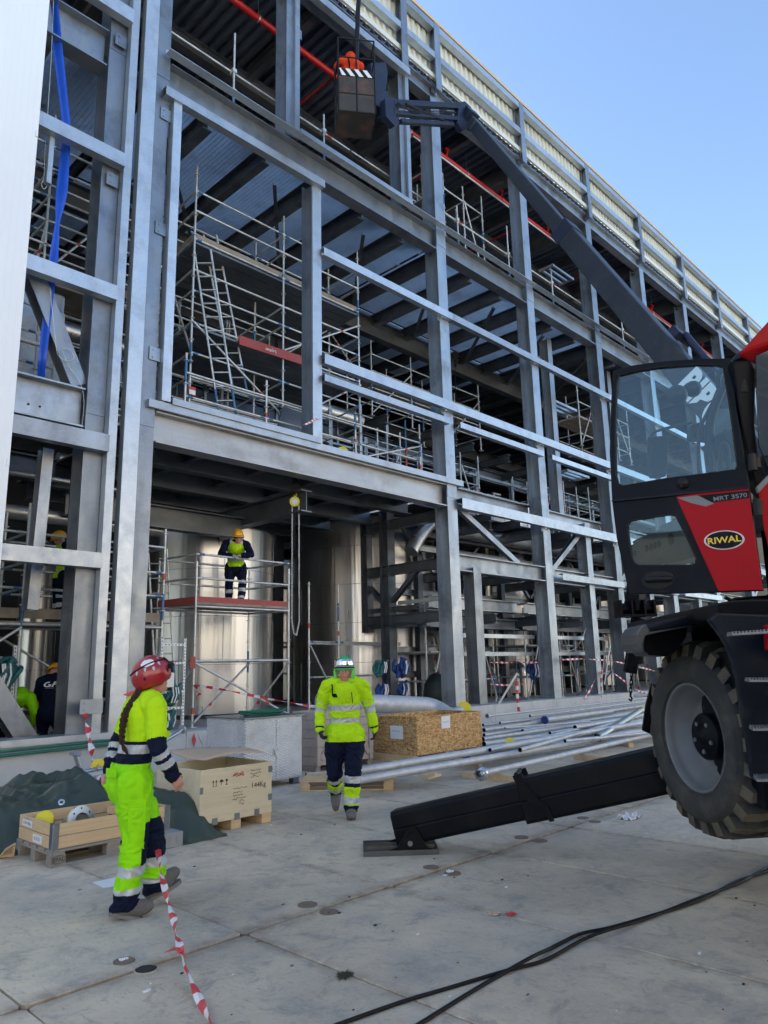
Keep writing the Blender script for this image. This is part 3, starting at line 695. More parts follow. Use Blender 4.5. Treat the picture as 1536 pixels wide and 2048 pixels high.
scaffold('dim scaffold deep behind the tall upper scaffold', [[(x, 17.6) for x in gx],[(x, 18.8) for x in gx]], 6.34, 12.6, (7.2,7.9,8.4,9.2,9.8,10.6,11.3,12), (8.0,10.4), [(8.1,'wred')], [(0,0,6.5,0,1,8.2),(0,1,8.4,0,2,10.4),(0,2,6.5,0,3,8.2),(1,0,8.4,1,1,10.6)], seed=15)
gx = [16.4, 18.4, 20.4, 22.4]
scaffold('scaffold up on the middle floor right of the corner column', [[(x, 16.2) for x in gx],[(x, 17.4) for x in gx]], 9.78, 12.6, (10.3,10.8,11.4,12.0), (11.2,), None, [(0,0,9.9,0,1,11.8),(0,2,9.9,0,3,11.8)], seed=16)
gx = [3.2, 4.8, 6.4]
scaffold('scaffold near the roof of the left bay', [[(x, 14.4) for x in gx],[(x, 15.6) for x in gx]], 13.6, 18.0, (14.6,15.1,16.2,17.0), (16.0,), None, [(0,0,14,0,1,16)], seed=17)
gx = [9.4, 11.0, 12.6, 14.2]
scaffold('dark scaffold in the gap behind the chain hoist', [[(x+2, 19.8) for x in gx],[(x+2, 21) for x in gx]], .52, 5.4, (1.5,2.5,3.5,4.5), (2.4,4.4), None, [(0,0,.7,0,1,2.4),(0,1,2.5,0,2,4.4)], seed=18)
for i, (x0_, y0_, zb_, zt_, n_, lz) in enumerate(((15.6,13.5,.52,3.6,4,(1.2,2.0,2.8,3.3)),(20.2,13.3,.52,3.4,4,(1.2,2.2,3.0)),(24.8,13.3,.52,3.6,4,(1.2,2.0,2.8,3.3)),(15.8,15.4,6.16,9.2,6,(6.9,7.4,8.0,8.6)),(24.6,15.2,6.16,9.2,7,(6.9,7.4,8.0,8.6)),(15.6,13.0,13.8,17.6,4,(14.9,15.9,16.8)),(24.8,13.2,9.78,12.6,5,(10.3,11.0,11.6)))):
    gx = [x0_+1.05*k for k in range(n_)]
    scaffold(['low scaffold just right of the corner column foot','low scaffold just right of the second column foot','low scaffold just right of the third column foot','scaffold on the first floor right of the corner column behind the rails','scaffold on the first floor right of the third column','scaffold under the roof right of the corner column','scaffold on the middle floor right of the third column'][i], [[(x, y0_) for x in gx],[(x, y0_+1.1) for x in gx]], zb_, zt_, lz, (lz[1],), None, [(0,0,zb_+.1,0,1,lz[-1]),(0,n_-2,lz[-1],0,n_-1,zb_+.1)], seed=30+i, blue=.3)
# guard rail tubes along the second floor edge
t = thing('edge_guardrail', 'long tube guard rail standing on the upper edge beam under the roof', 'guard rail', (6.5, 12.35, 13.8))
for z in (14.58, 15.12):
    x = 6.4
    while x < 50: mb = MB(); mb.tube([(x, 12.3, z), (x+5.4, 12.3, z)], .0242, 8); mb.tube([(x+4.6,12.3,z),(x+4.75,12.3,z)], .028, 8, 1); mb.build('rail', [M['scaf'], M['redband']], t); x += 5.46
for k in range(16):
    x = 8.1+2.74*k; mb = MB(); mb.tube([(x, 12.24, 13.9), (x, 12.24, 16.15 if k % 2 == 0 else 15.6)], .0242, 8); mb.tube([(x, 12.24, 13.9), (x, 12.24, 14.4)], .029, 8, 1)
    for z in (14.58, 15.12): mb.box(x-.05, x+.05, 12.2, 12.34, z-.05, z+.05)
    mb.build('upright', [M['scaf'], M['blue']], t)
# hand rails on the first floor, right half
t = thing('hand_rail', 'galvanised hand rail with rounded ends along the first floor walkway', 'hand rail', (15.6, 14.2, 6.2))
x = 15.6; k = 0
while x < 46:
    mb = MB(); e = x+1.9; y = 14.2
    mb.tube([(x,y,6.75),(x-.04,y,6.85),(x-.04,y,7.15),(x,y,7.25),(x+.06,y,7.28),(e-.06,y,7.28),(e,y,7.25),(e+.04,y,7.15),(e+.04,y,6.85),(e,y,6.75),(e-.06,y,6.72),(x+.06,y,6.72),(x,y,6.75)], .021, 8); mb.build('rail_loop', M['galv2'], t)
    for xx in (x+.35, e-.35): mb = MB(); mb.tube([(xx,y,6.18),(xx,y,7.26)], .021, 8); mb.build('stanchion', M['galv2'], t)
    x += 2.1
t = thing('hand_rail', 'low galvanised railing of closely spaced uprights by the orange scaffold pole', 'hand rail', (12, 15, 6.3))
for k in range(11):
    x = 11.8+.32*k; mb = MB(); mb.tube([(x,14.6,6.34),(x,14.6,7.05),(x+.06,14.6,7.12),(x+.15,14.6,7.05),(x+.15,14.6,6.8)], .018, 6); mb.build('stanchion', M['galv2'], t)
mb = MB(); mb.tube([(11.7,14.65,6.95),(15.3,14.65,6.95)], .02, 6); mb.build('rail', M['galv2'], t)
mb = MB(); mb.tube([(14.35,12.9,6.4),(14.35,12.9,8.3)], .024, 8); mb.tube([(14.35,12.9,6.5),(14.35,12.9,7.4)], .027, 8, 1)
single('scaffold_pole', mb, [M['blue'], M['redband']], 'upright scaffold pole painted orange and blue beside column on the upper floor', 'pole')
# ---- pipes
def pipe_thing(name, label, pts, r, m, n=16, cat='pipe', group=None, rings=0, mats=None):
    t = thing(name, label, cat, tuple(V(pts[0])), group)
    mb = MB(); P = [V(p) for p in pts]; Q = [P[0]]
    for i in range(1, len(P)-1):       # round the bends
        a, b_, c_ = P[i-1], P[i], P[i+1]; l = min(r*2.6, (a-b_).length*.45, (c_-b_).length*.45)
        p0 = b_+(a-b_).normalized()*l; p2 = b_+(c_-b_).normalized()*l
        for k in range(7): u = k/6; Q.append(p0*(1-u)**2+b_*2*u*(1-u)+p2*u*u)
    Q.append(P[-1]); mb.tube(Q, r, n); mb.build('pipe_run', m, t)
    return t, P
t, P = pipe_thing('ventilation_pipe', 'fat stainless pipe with an open elbow end beside the corner column', [at(822,1103,Y=13.4), at(838,1072,Y=13.4), at(866,1040,Y=13.5), at(905,1062,Y=13.6), (20, 13.6, 5.62), (40,13.6,5.62)], .2, M['ins'], 20)
mb = MB(); e = at(828,1060,Y=13.9); mb.disc(e, (-1,-.6,.1), .19, .1, 20); mb.build('end_cap', M['dkblue'], t)
mb = MB(); [mb.lathe([(.202,0),(.208,0),(.208,.02),(.202,.02)], (x,13.6,5.62), Xv, 20) for x in (17,19,21,23,25,27)]; mb.build('joint_band', M['galv'], t)
pipe_thing('process_pipe', 'long stainless clad pipe behind the scaffold on the upper floor', [(3,16.4,9.55),(16,16.4,9.55)], .24, M['ins'], 20)
pipe_thing('process_pipe', 'stainless pipe below the floor deck in the left bay above the hidden worker', [(3,14.9,4.75),(8.2,14.9,4.75)], .15, M['ins'], 16)
pipe_thing('process_pipe', 'thinner pair pipe running over the left bay near the white cladding', [(2,14.2,5.35),(7,14.2,5.35)], .05, M['ins'], 12)
pipe_thing('process_pipe', 'second clad pipe low across the right bays', [(17,15.4,4.6),(40,15.4,4.6)], .16, M['ins'], 16)
pipe_thing('down_pipe', 'grey down pipe with an elbow near the second column', [at(1065,1240,Y=13.2), at(1068,1262,Y=13.2), at(1085,1275,Y=13.2), at(1092,1395,Y=13.2)], .1, M['galv'], 12)
for i in range(6):
    y = (15.2,16.0,16.8,17.6,18.4,19.2)[i]; z = (7.1,7.9,8.7,7.4,9.0,8.2)[i]; x0 = (7,9,7.5,11,8,6.8)[i]
    t_ = thing('cable_tray', ['first cable tray on the upper floor, nearest the front','second cable tray on the upper floor','third cable tray high on the upper floor','fourth cable tray on the upper floor','fifth cable tray just below the middle floor','farthest cable tray on the upper floor'][i], 'cable tray', (x0,y,z), 'cable trays on the upper floor')
    mb = MB(); mb.box(x0,x0+9,y,y+.3,z,z+.01); mb.box(x0,x0+9,y,y+.008,z,z+.07); mb.box(x0,x0+9,y+.292,y+.3,z,z+.07); mb.build('tray', M['galv'], t_)
    for k in range(4): mb = MB(); mb.hb((x0+.5+2.5*k,y+.15,z-.03),(x0+.5+2.5*k,y+.15,9.6),.08,.08,Yv,.01); mb.build('hanger', M['galv'], t_)
for i, (x, z, r) in enumerate(((17.2,2.6,.11),(18.9,3.4,.08),(21.5,1.6,.12),(23.6,3.0,.09),(26.2,2.2,.11),(28.6,3.6,.09),(31.5,2.0,.12))):
    pipe_thing('rising_pipe', ['first','second','third','fourth','fifth','sixth','seventh'][i]+' clad riser pipe from the corner column, behind the right bays', [(x,14.3,.5),(x,14.3,z),(x,15.6,z),(x,15.6,6.0)], r, M['ins'], 12)
for i, (x, y, r, h) in enumerate(((17.6,16.8,.55,1.5),(20.8,17.0,.7,1.9),(24.0,16.9,.6,1.6),(27.6,17,.7,1.9),(13.0,17.4,.6,1.3))):
    t_ = thing('steam_vessel', ['small domed vessel on the first floor just right of the corner column','domed vessel on the first floor before the second column','domed vessel on the first floor beyond the second column','farthest domed vessel on the first floor','small pale vessel behind the closely spaced railing'][i], 'vessel', (x,y,6.15), 'domed vessels on the first floor')
    mb = MB(); mb.lathe([(r,0),(r,h),(r*.8,h+.18),(r*.3,h+.3),(.001,h+.32)], (x,y,6.16), Zv, 32); mb.build('shell', M['tank'], t_)
    mb = MB(); mb.tube([(x,y,6.16+h+.3),(x,y,6.16+h+.7),(x+.5,y,6.16+h+.7)], .07, 10); mb.build('nozzle', M['ins'], t_)
    for z in (.4,h*.7): mb = MB(); mb.lathe([(r+.002,-.03),(r+.012,-.03),(r+.012,.03),(r+.002,.03)], (x,y,6.16+z), Zv, 32); mb.build('band', M['galv'], t_)
for i, (y, z, r, x0) in enumerate(((17, 7.6, .12, 8),(17.5, 8.2, .09, 8),(18, 6.9, .16, 7),(20, 8.6, .2, 12),(21, 7.4, .15, 14))):
    pipe_thing('process_pipe', ['clad pipe deep on the upper floor, just above the deck','thin clad pipe deep on the upper floor below the planks','thick clad pipe lying low deep on the upper floor','fat pipe far back on the first floor','clad pipe far back behind the hand rails'][i], [(x0,y,z),(26,y,z)], r, M['ins'], 12)
# red fire main under the roof
t = thing('sprinkler_pipe', 'bright red fire sprinkler main hanging under the roof along the front', 'pipe', (9, 13, 18.7))
x = 8.0
while x < 50:
    mb = MB(); mb.tube([(x,13,18.0),(x+5.9,13,18.0)], .085, 14); mb.tube([(x+5.9,13,18.0),(x+6.05,13,18.0)], .11, 14); mb.build('pipe_run', M['red'], t); x += 6.05
for k in range(15):
    x = 9.3+2.9*k; mb = MB(); mb.tube([(x,13,18.08),(x,13,18.85)], .008, 6, 1); mb.lathe([(.088,-.02),(.095,-.02),(.095,.02),(.088,.02)], (x,13,18.0), Xv, 14, 1); mb.build('hanger', [M['red'], M['galv2']], t)
for k in range(9):
    x = 16.9+3.1*k; mb = MB(); mb.tube([(x,13,18.0),(x,12.95,18.3)], .03, 8); mb.disc((x,12.95,18.3), Zv, .07, .05, 10); mb.tube([(x-.1,12.95,18.36),(x+.1,12.95,18.36)], .02, 6); mb.build('valve', M['red'], t)
pipe_thing('conduit', 'thin grey conduit running beside the red sprinkler main', [(14.9,12.7,17.55),(46,12.7,17.55)], .03, M['scaf'], 8)
for i, (x, y) in enumerate(((12,15.5),(17,15.5),(22,15.5),(27,15.5))):
    pipe_thing('sprinkler_branch', ['first thin red branch pipe under the roof, nearest the seam','second thin red branch pipe under the roof','third thin red branch pipe under the roof, behind the bent boom','fourth thin red branch pipe under the roof, farthest right'][i], [(x,13,18.1),(x,25,18.1)], .03, M['red'], 8)
# ---- chain hoist
H0 = V((10.0, 12.35, 5.55))
H0 = at(590, 985, Y=12.6)
t = thing('chain_hoist', 'yellow chain hoist hanging below the doorway deck with its chain looped low', 'hoist', tuple(H0))
mb = MB(); mb.disc(H0+V((0,0,.10)), (-.7,-.7,0), .12, .09, 20); mb.box(H0.x-.03,H0.x+.03,H0.y-.03,H0.y+.03,H0.z+.1,H0.z+.35); mb.build('trolley', M['black'], t)
mb = MB(); mb.tube([H0+V((.02,0,.0)), H0+V((.05,0,-.04)), H0+V((.0,0,-.1)), H0+V((-.03,0,-.06))], .014, 8); mb.build('hook', M['yellow'], t)
mb = MB(); mb.disc(H0+V((0,0,-.22)), (-.7,-.7,0), .115, .12, 24); mb.disc(H0+V((0,0,-.22))+V((-.7,-.7,0)).normalized()*.062, (-.7,-.7,0), .07, .01, 20, 1); mb.build('gear_housing', [M['yellow'], M['galv2']], t)
def chain(mb, pts, r=.010, l=.035):
    P = [V(p) for p in pts]; acc = []
    for a, b_ in zip(P[:-1], P[1:]):
        n = max(1, int((b_-a).length/(l*1.5)))
        for k in range(n):
            c_ = a.lerp(b_, (k+.5)/n); d = (b_-a).normalized(); u = (Xv if len(acc) % 2 else Yv); u = (u-d*u.dot(d))
            u = u.normalized() if u.length > .05 else Zv
            acc.append(1); mb.tube([c_-d*l-u*r*1.1, c_+d*l-u*r*1.1, c_+d*l+u*r*1.1, c_-d*l+u*r*1.1, c_-d*l-u*r*1.1], r*.55, 4, caps=False)
mb = MB(); rx = V((.72,-.69,0))
chain(mb, [H0-rx*.06+Zv*-.3, H0-rx*.06-Zv*2.9, H0-rx*.02-Zv*3.15, H0+rx*.04-Zv*3.2, H0+rx*.10-Zv*2.9, H0+rx*.09-Zv*.3]); mb.build('hand_chain', M['scaf'], t)
mb = MB(); chain(mb, [H0-rx*.03-Zv*.3, H0-rx*.03-Zv*1.5]); chain(mb, [H0+rx*.0-Zv*.3, H0+rx*.0-Zv*1.3]); mb.build('load_chain', M['black'], t)
mb = MB(); b0 = at(910,710,Y=15.5); mb.tube([b0, at(913,890,Y=15.5)], .012, 6); mb.disc(b0, (-1,-1,0), .14, .08, 14, 0); mb.tube([b0-Zv*.1,b0-Zv*.45],.05,8)
single('hoist_block', mb, [M['black']], 'dark pulley block with a hanging chain behind the corner column', 'pulley block')
# ---- ladders
def ladder(label, p, q, wdir, width=.42, group=None):
    p = V(p); q = V(q); wd = V(wdir).normalized()*width/2; t = thing('ladder', label, 'ladder', tuple(p), group)
    for s_ in (-1, 1): mb = MB(); mb.tube([p+wd*s_, q+wd*s_], .024, 8); mb.tube([p+wd*s_, p.lerp(q,.15)+wd*s_], .026, 8, 1); mb.build('rail', [M['scaf'], M['blue']], t)
    n = int((q-p).length/.3)
    for k in range(1, n): c_ = p.lerp(q, k/n); mb = MB(); mb.bar(c_-wd, c_+wd, .04, .022); mb.build('rung', M['scaf'], t)
    return t
ladder('steel ladder leaning by the tank left of the worker on the scaffold', at(330,1370,Y=14.2), at(315,1098,Y=14.4), (.72,-.69,0), .40)
ladder('ladder standing in the dark seam gap left of the bright post', (6.35,13.3,.55), (6.15,13.4,4.9), (.72,-.69,0), .44)
ladder('steep ladder slanting up through the upper floor scaffold', at(455,830,Y=12.6), at(405,500,Y=12.9), (.72,-.69,0), .36)
ladder('second slanting ladder rail set behind the steep ladder', at(480,780,Y=13.2), at(420,470,Y=13.6), (.72,-.69,0), .3)
# ---- odds and ends on the floors
mb = MB(); a, b_ = at(555,862,Y=12.6), at(608,880,Y=12.6)
for k in range(5): 
    o_ = V((0,.05*k,0)); mb.prism([at(553+3*k,860,Y=12.6)+o_, at(606,885,Y=12.6)+o_, at(612,828,Y=12.75)+o_, at(567+3*k,812,Y=12.75)+o_], V((0,.03,0)))
single('grating_panels', mb, M['beam'], 'stack of dark steel gratings leaning behind the tall cladding post', 'grating')
mb = MB(); mb.disc(at(685,900,Y=12.3)-Zv*.03, (-.6,-.7,.3), .13, .03, 24); single('cover_disc', mb, M['yellow'], 'round yellow cap lying on the upper floor edge', 'cap', 'yellow pipe end caps')
mb = MB(); p = at(384,782,Y=12.9); mb.obox(p, (.08,0,0), (0,.012,0), (0,0,.09), 0); mb.obox(p-Zv*.03+V((0,-.014,0)), (.07,0,0), (0,.002,0), (0,0,.05), 1)
single('scaffold_tag', mb, [M['redband'], M['white']], 'small red and white tag hung on the upper scaffold', 'tag')
mb = MB(); p = at(385,1325,Y=13.25); mb.obox(p, (.06,.0,0), (0,.01,0), (0,0,.12), 0); single('scaffold_tag', mb, [M['wred']], 'dark red tag pocket on the left leg of the worker tower', 'tag')
mb = MB(); a, b_ = at(478,680,Y=12.95), at(606,722,Y=12.95); mb.bar(a, b_, .04, .22, Zv); o = single('scaffold_board', mb, M['wred'], 'faded red scaffold board with white lettering on the upper scaffold', 'board')
tm = MB(); dd = (a-b_).normalized(); text_mb(tm, 'Layher', at(540,702,Y=12.92)+V((0,-.03,0)), dd, V((0,0,-1)), .12, 0)
tm.v = [tuple(V(q)-o.location) for q in tm.v]; tx = tm.build('lettering', M['white']); tx.parent = o
# brackets projecting between columns
for i, (x, y) in enumerate(((1130,812),(1155,948),(1125,545))):
    t = thing('floor_bracket', ['steel bracket frame jutting out above the upper rail','steel bracket frame jutting out above the lower rail','steel bracket frame jutting out under the roof bay'][i], 'bracket', tuple(at(x,y,Y=13.0)), 'bracket frames on the inner posts')
    c_ = at(x,y,Y=13.0)
    for k in range(3): mb = MB(); mb.bar(c_+V((-.75,.25*k,0)), c_+V((.75,.25*k,0)), .09, .09); mb.build('bar', M['galv2'], t)
    for s_ in (-.75,.75): mb = MB(); mb.bar(c_+V((s_,-.05,0)), c_+V((s_,.6,0)), .09, .1); mb.build('end_bar', M['galv2'], t)
# blue strip twisting down the left bay
def ribbon(mb, C, W, tw, n=60, th=.004, m=0):
    """C centre points, W width, tw twist angle, both interpolated"""
    P = []
    for i in range(n+1):
        u = i/n*(len(C)-1); k = min(int(u), len(C)-2); f = u-k; P.append((V(C[k]).lerp(V(C[k+1]), f), W[k]*(1-f)+W[k+1]*f, tw[k]*(1-f)+tw[k+1]*f))
    vs = []; base = V((.72,-.69,0)); dep = V((.69,.72,0))
    for c_, w_, a in P:
        d = base*cos(a)+dep*sin(a); q = d*w_/2
        for s_, b_ in ((-1,0),(-.33,.02),(.33,-.015),(1,0)): vs.append(c_+q*s_+dep*b_)
    fs = [(i*4+j, i*4+j+1, i*4+5+j, i*4+4+j) for i in range(n) for j in range(3)]
    mb.add(vs, fs, m, True)
mb = MB(); Yb = 11.98
ribbon(mb, [at(104,-20,Y=Yb), at(117,110,Y=Yb), at(132,240,Y=Yb), at(132,290,Y=Yb), at(124,380,Y=Yb), at(115,445,Y=Yb), at(107,520,Y=Yb), at(98,600,Y=Yb), at(84,720,Y=Yb), at(80,800,Y=12.4)], [.17,.17,.14,.15,.2,.08,.15,.14,.13,.1], [.0,.2,.3,.2,.1,1.0,.3,.1,.3,.5])
single('blue_strip', mb, M['blueT'], 'long bright blue plastic strip twisting down the left bay', 'plastic strip')
# plastic wrapped box behind the strip
t = thing('wrapped_unit', 'box wrapped in clear plastic behind the diagonal brace, left bay', 'wrapped box', (3.9, 13.4, 6.5))
mb = MB(); mb.box(3.2,5.0,13.0,14.2,6.3,8.6); bevel(mb.build('wrapping', mat('clear_plastic_wrap', (.42,.44,.46), .25, .2, (.6,.62,.64), 4, bump=.8, bscale=9, spec=.8), t), .05)
mb = MB(); mb.box(4.85,4.98,12.93,12.99,6.4,8.2); mb.box(3.2,5.0,12.94,12.99,7.45,7.5); mb.build('frame', M['white'], t)
# hanging cables
def cable(name, label, pts, r, m, cat='cable', sub=10, group=None):
    P = [V(p) for p in pts]; Q = []
    for i in range(len(P)-1):
        p0, p1, p2, p3 = P[max(i-1,0)], P[i], P[i+1], P[min(i+2,len(P)-1)]
        for k in range(sub):
            u = k/sub; Q.append(.5*((2*p1)+(p2-p0)*u+(2*p0-5*p1+4*p2-p3)*u*u+(3*p1-p0-3*p2+p3)*u**3))
    Q.append(P[-1]); mb = MB(); mb.tube(Q, r, 8); return single(name, mb, m, label, cat, group)
cable('rope', 'thin rope with a loop hanging in front of the left bay', [at(107,0,Y=11.9),at(103,100,Y=11.9),at(97,200,Y=11.9),at(90,300,Y=11.9),at(88,352,Y=11.9),at(83,368,Y=11.9),at(88,378,Y=11.9),at(95,368,Y=11.9),at(88,358,Y=11.9)], .007, M['scaf'], 'rope')
cable('wire', 'coiled wire looped on the diagonal brace of the left bay', [at(100,575+0,Y=11.9),at(112,690,Y=11.9),at(118,712,Y=11.9),at(135,722,Y=11.9),at(148,715,Y=11.9),at(140,700,Y=11.9),at(125,700,Y=11.9),at(140,735,Y=11.9),at(158,760,Y=11.9),at(168,800,Y=11.9),at(163,860,Y=11.9)], .005, M['scaf'], 'wire')
cable('wire', 'white cable sagging between the second and third columns low down', [at(1172,1257,Y=11.7),at(1160,1285,Y=11.9),at(1145,1300,Y=12.2),at(1120,1302,Y=12.3)], .008, M['white'], 'wire')
# green clamps rack, blue slings, bags on the plinth
M['teal'] = mat('dark_teal_fabric', (.012,.09,.09), .6, 0, (.02,.14,.14), 8, bump=.5, bscale=30)
M['navyS'] = mat('navy_sling_fabric', (.012,.04,.16), .6, 0, (.02,.07,.24), 8, bump=.5, bscale=30)
def bundle(name, label, c, r, m, cat, seed=0, group=None, sq=.8):
    rnd = random.Random(seed); mb = MB(); c = V(c)
    for k in range(9):
        a = rnd.random()*pi; o_ = V((rnd.uniform(-.5,.5)*r, rnd.uniform(-.3,.3)*r, rnd.uniform(-.6,.5)*r*sq)); q = [V((cos(a+t_*.7)*r*rnd.uniform(.35,.6), sin(t_)*r*.3, sin(a+t_)*r*rnd.uniform(.5,.8))) for t_ in [i*2*pi/9 for i in range(10)]]
        mb.tube([c+o_+p_ for p_ in q], r*.16, 6, rs=[r*rnd.uniform(.1,.2) for _ in q])
    for k in range(3):
        x = c.x+rnd.uniform(-.5,.5)*r; mb.tube([V((x, c.y-r*.5, c.z+r*.7)), V((x+.02, c.y-r*.55, c.z)), V((x-.02, c.y-r*.5, c.z-r*.7))], r*.07, 5, 1)
    return single(name, mb, [m, M['tapeW']], label, cat, group)
bundle('sling_bundle', 'bundle of dark teal slings hanging left of the black post', at(762,1335,Y=13.2), .2, M['teal'], 'slings', 1, 'slings hung on the rack')
bundle('sling_bundle', 'bundle of navy slings hung highest on the pale post', at(803,1335,Y=13.2), .24, M['navyS'], 'slings', 2, 'slings hung on the rack')
bundle('sling_bundle', 'navy slings just above the fat grey pipe, right one', at(806,1378,Y=13.2), .2, M['navyS'], 'slings', 3, 'slings hung on the rack')
bundle('sling_bundle', 'navy slings just above the fat grey pipe, left one', at(765,1380,Y=13.2), .2, M['navyS'], 'slings', 4, 'slings hung on the rack')
bundle('sling_bundle', 'blue sling bundle hanging left of the second column', at(1068,1340,Y=13.0), .26, M['navyS'], 'slings', 5)
bundle('sling_bundle', 'dark teal bundle in the left bay under the diagonal brace', at(10,1350,Y=12.6), .25, M['teal'], 'slings', 6)
M['dgreen'] = mat('dark_green_sack', (.012,.02,.016), .5, 0, (.02,.03,.025), 5, bump=.6, bscale=12)
mb = MB(); c_ = at(875,1385,Y=13.3); mb.lathe([(.001,.75),(.22,.66),(.36,.42),(.4,.15),(.36,-.2),(.001,-.25)], c_-Zv*.2, Zv, 20); single('black_sack', mb, M['dgreen'], 'dark rubbish sack slumped behind the corner column', 'sack')
# perforated rack behind the woman
t = thing('tool_rack', 'perforated white angle rack with teal slings behind the woman', 'rack', (7.2, 12.9, .6))
def rack(t, x0, x1, y, z0, z1, zs):
    for x in (x0, x1):
        mb = MB(); mb.box(x-.025, x+.025, y, y+.004, z0, z1, 0); mb.box(x-.025, x-.021, y, y+.05, z0, z1, 0)
        z = z0+.05
        while z < z1: mb.box(x-.008, x+.008, y-.003, y-.001, z, z+.03, 1); z += .06
        mb.build('upright', [M['white'], M['black']], t)
    for z in zs:
        mb = MB(); mb.box(x0, x1, y-.004, y-.001, z-.02, z+.02, 0); xx = x0+.06
        while xx < x1-.04: mb.box(xx, xx+.03, y-.008, y-.005, z-.008, z+.008, 1); xx += .07
        mb.build('crossbar', [M['white'], M['black']], t)
pr = at(365,1450,Y=12.7); pl = at(318,1450,Y=12.7)
rack(t, pl.x, pr.x, 12.7, .62, 2.25, (2.12, 1.78, 1.25, .95))
t2 = thing('tool_rack', 'perforated white upright in the left bay beside the worker in the navy jacket', 'rack', (4.6, 12.8, .6)); q = at(23,1400,Y=12.9); rack(t2, q.x-.5, q.x, 12.9, .55, 2.1, (1.9,))
bundle('sling_bundle', 'teal slings hanging on the rack right behind the woman helmet', at(345,1390,Y=12.66), .2, M['teal'], 'slings', 8)
bundle('sling_bundle', 'teal slings lying low on the rack behind the woman', at(338,1440,Y=12.6), .18, M['teal'], 'slings', 9)
mb = MB(); a = at(337,1360,Y=12.6); mb.obox(a, (.11,0,0), (0,.01,0), (0,0,.13)); single('mirror_plate', mb, M['cream'], 'cream plate shining on the rack behind the woman helmet', 'plate')
# ================================================================ YARD CLUTTER
def chips_mat():
    m = mat('oriented_strand_board', (.42,.24,.09), .75, 0, (.52,.33,.15), 3)
    N = m.node_tree.nodes; L = m.node_tree.links; b = N['Principled BSDF']; geo = N.new('ShaderNodeNewGeometry')
    outs = []
    for k, (rot, sc) in enumerate((((0,.5,.3),(14,14,70)), ((0,-.7,1.2),(16,16,60)), ((0,.1,.8),(60,60,16)))):
        mp = N.new('ShaderNodeMapping'); mp.inputs['Rotation'].default_value = rot; mp.inputs['Scale'].default_value = sc; L.new(geo.outputs['Position'], mp.inputs[0])
        vo = N.new('ShaderNodeTexVoronoi'); vo.inputs['Scale'].default_value = 1; L.new(mp.outputs[0], vo.inputs['Vector']); sp = N.new('ShaderNodeSeparateColor'); L.new(vo.outputs['Color'], sp.inputs[0]); outs.append(sp.outputs[0])
    ad = N.new('ShaderNodeMath'); ad.operation = 'ADD'; L.new(outs[0], ad.inputs[0]); L.new(outs[1], ad.inputs[1]); ad2 = N.new('ShaderNodeMath'); ad2.operation = 'ADD'; L.new(ad.outputs[0], ad2.inputs[0]); L.new(outs[2], ad2.inputs[1])
    cr_ = N.new('ShaderNodeValToRGB'); e = cr_.color_ramp.elements; e[0].position = .15; e[0].color = (.20,.10,.03,1); e[1].position = .85; e[1].color = (.68,.46,.22,1)
    x = e.new(.5); x.color = (.46,.27,.10,1)
    dv = N.new('ShaderNodeMath'); dv.operation = 'DIVIDE'; L.new(ad2.outputs[0], dv.inputs[0]); dv.inputs[1].default_value = 3; L.new(dv.outputs[0], cr_.inputs[0]); L.new(cr_.outputs[0], b.inputs['Base Color'])
    return m
M['osb'] = chips_mat()
def grain(name, c1, c2, st=(1.5,30,30), dirt=None, r=.7):
    return mat(name, c1, r, 0, c2, 1.0, st, .7, bump=.15, bscale=3, dirt=dirt, dscale=3, damt=.5)
M['ply'] = grain('pale_plywood', (.56,.47,.31), (.70,.61,.43), (1.2,6,14), (.42,.33,.2))
M['pine'] = grain('new_pine_board', (.52,.36,.19), (.68,.51,.31), (1.5,22,40), (.35,.22,.12))
M['oldw'] = grain('grey_weathered_wood', (.20,.18,.155), (.34,.31,.27), (1.5,25,40), (.10,.09,.08), .85)
M['pinkw'] = grain('aged_crate_board', (.32,.27,.235), (.46,.40,.35), (1.5,20,40), (.2,.15,.13), .8)
M['card'] = mat('brown_cardboard', (.50,.36,.24), .8, 0, (.56,.41,.28), 2)
M['paper'] = mat('white_paper', (.72,.74,.76), .7)
M['ink'] = mat('black_ink', (.02,.02,.02), .7)
M['redink'] = mat('red_ink', (.5,.03,.03), .7)
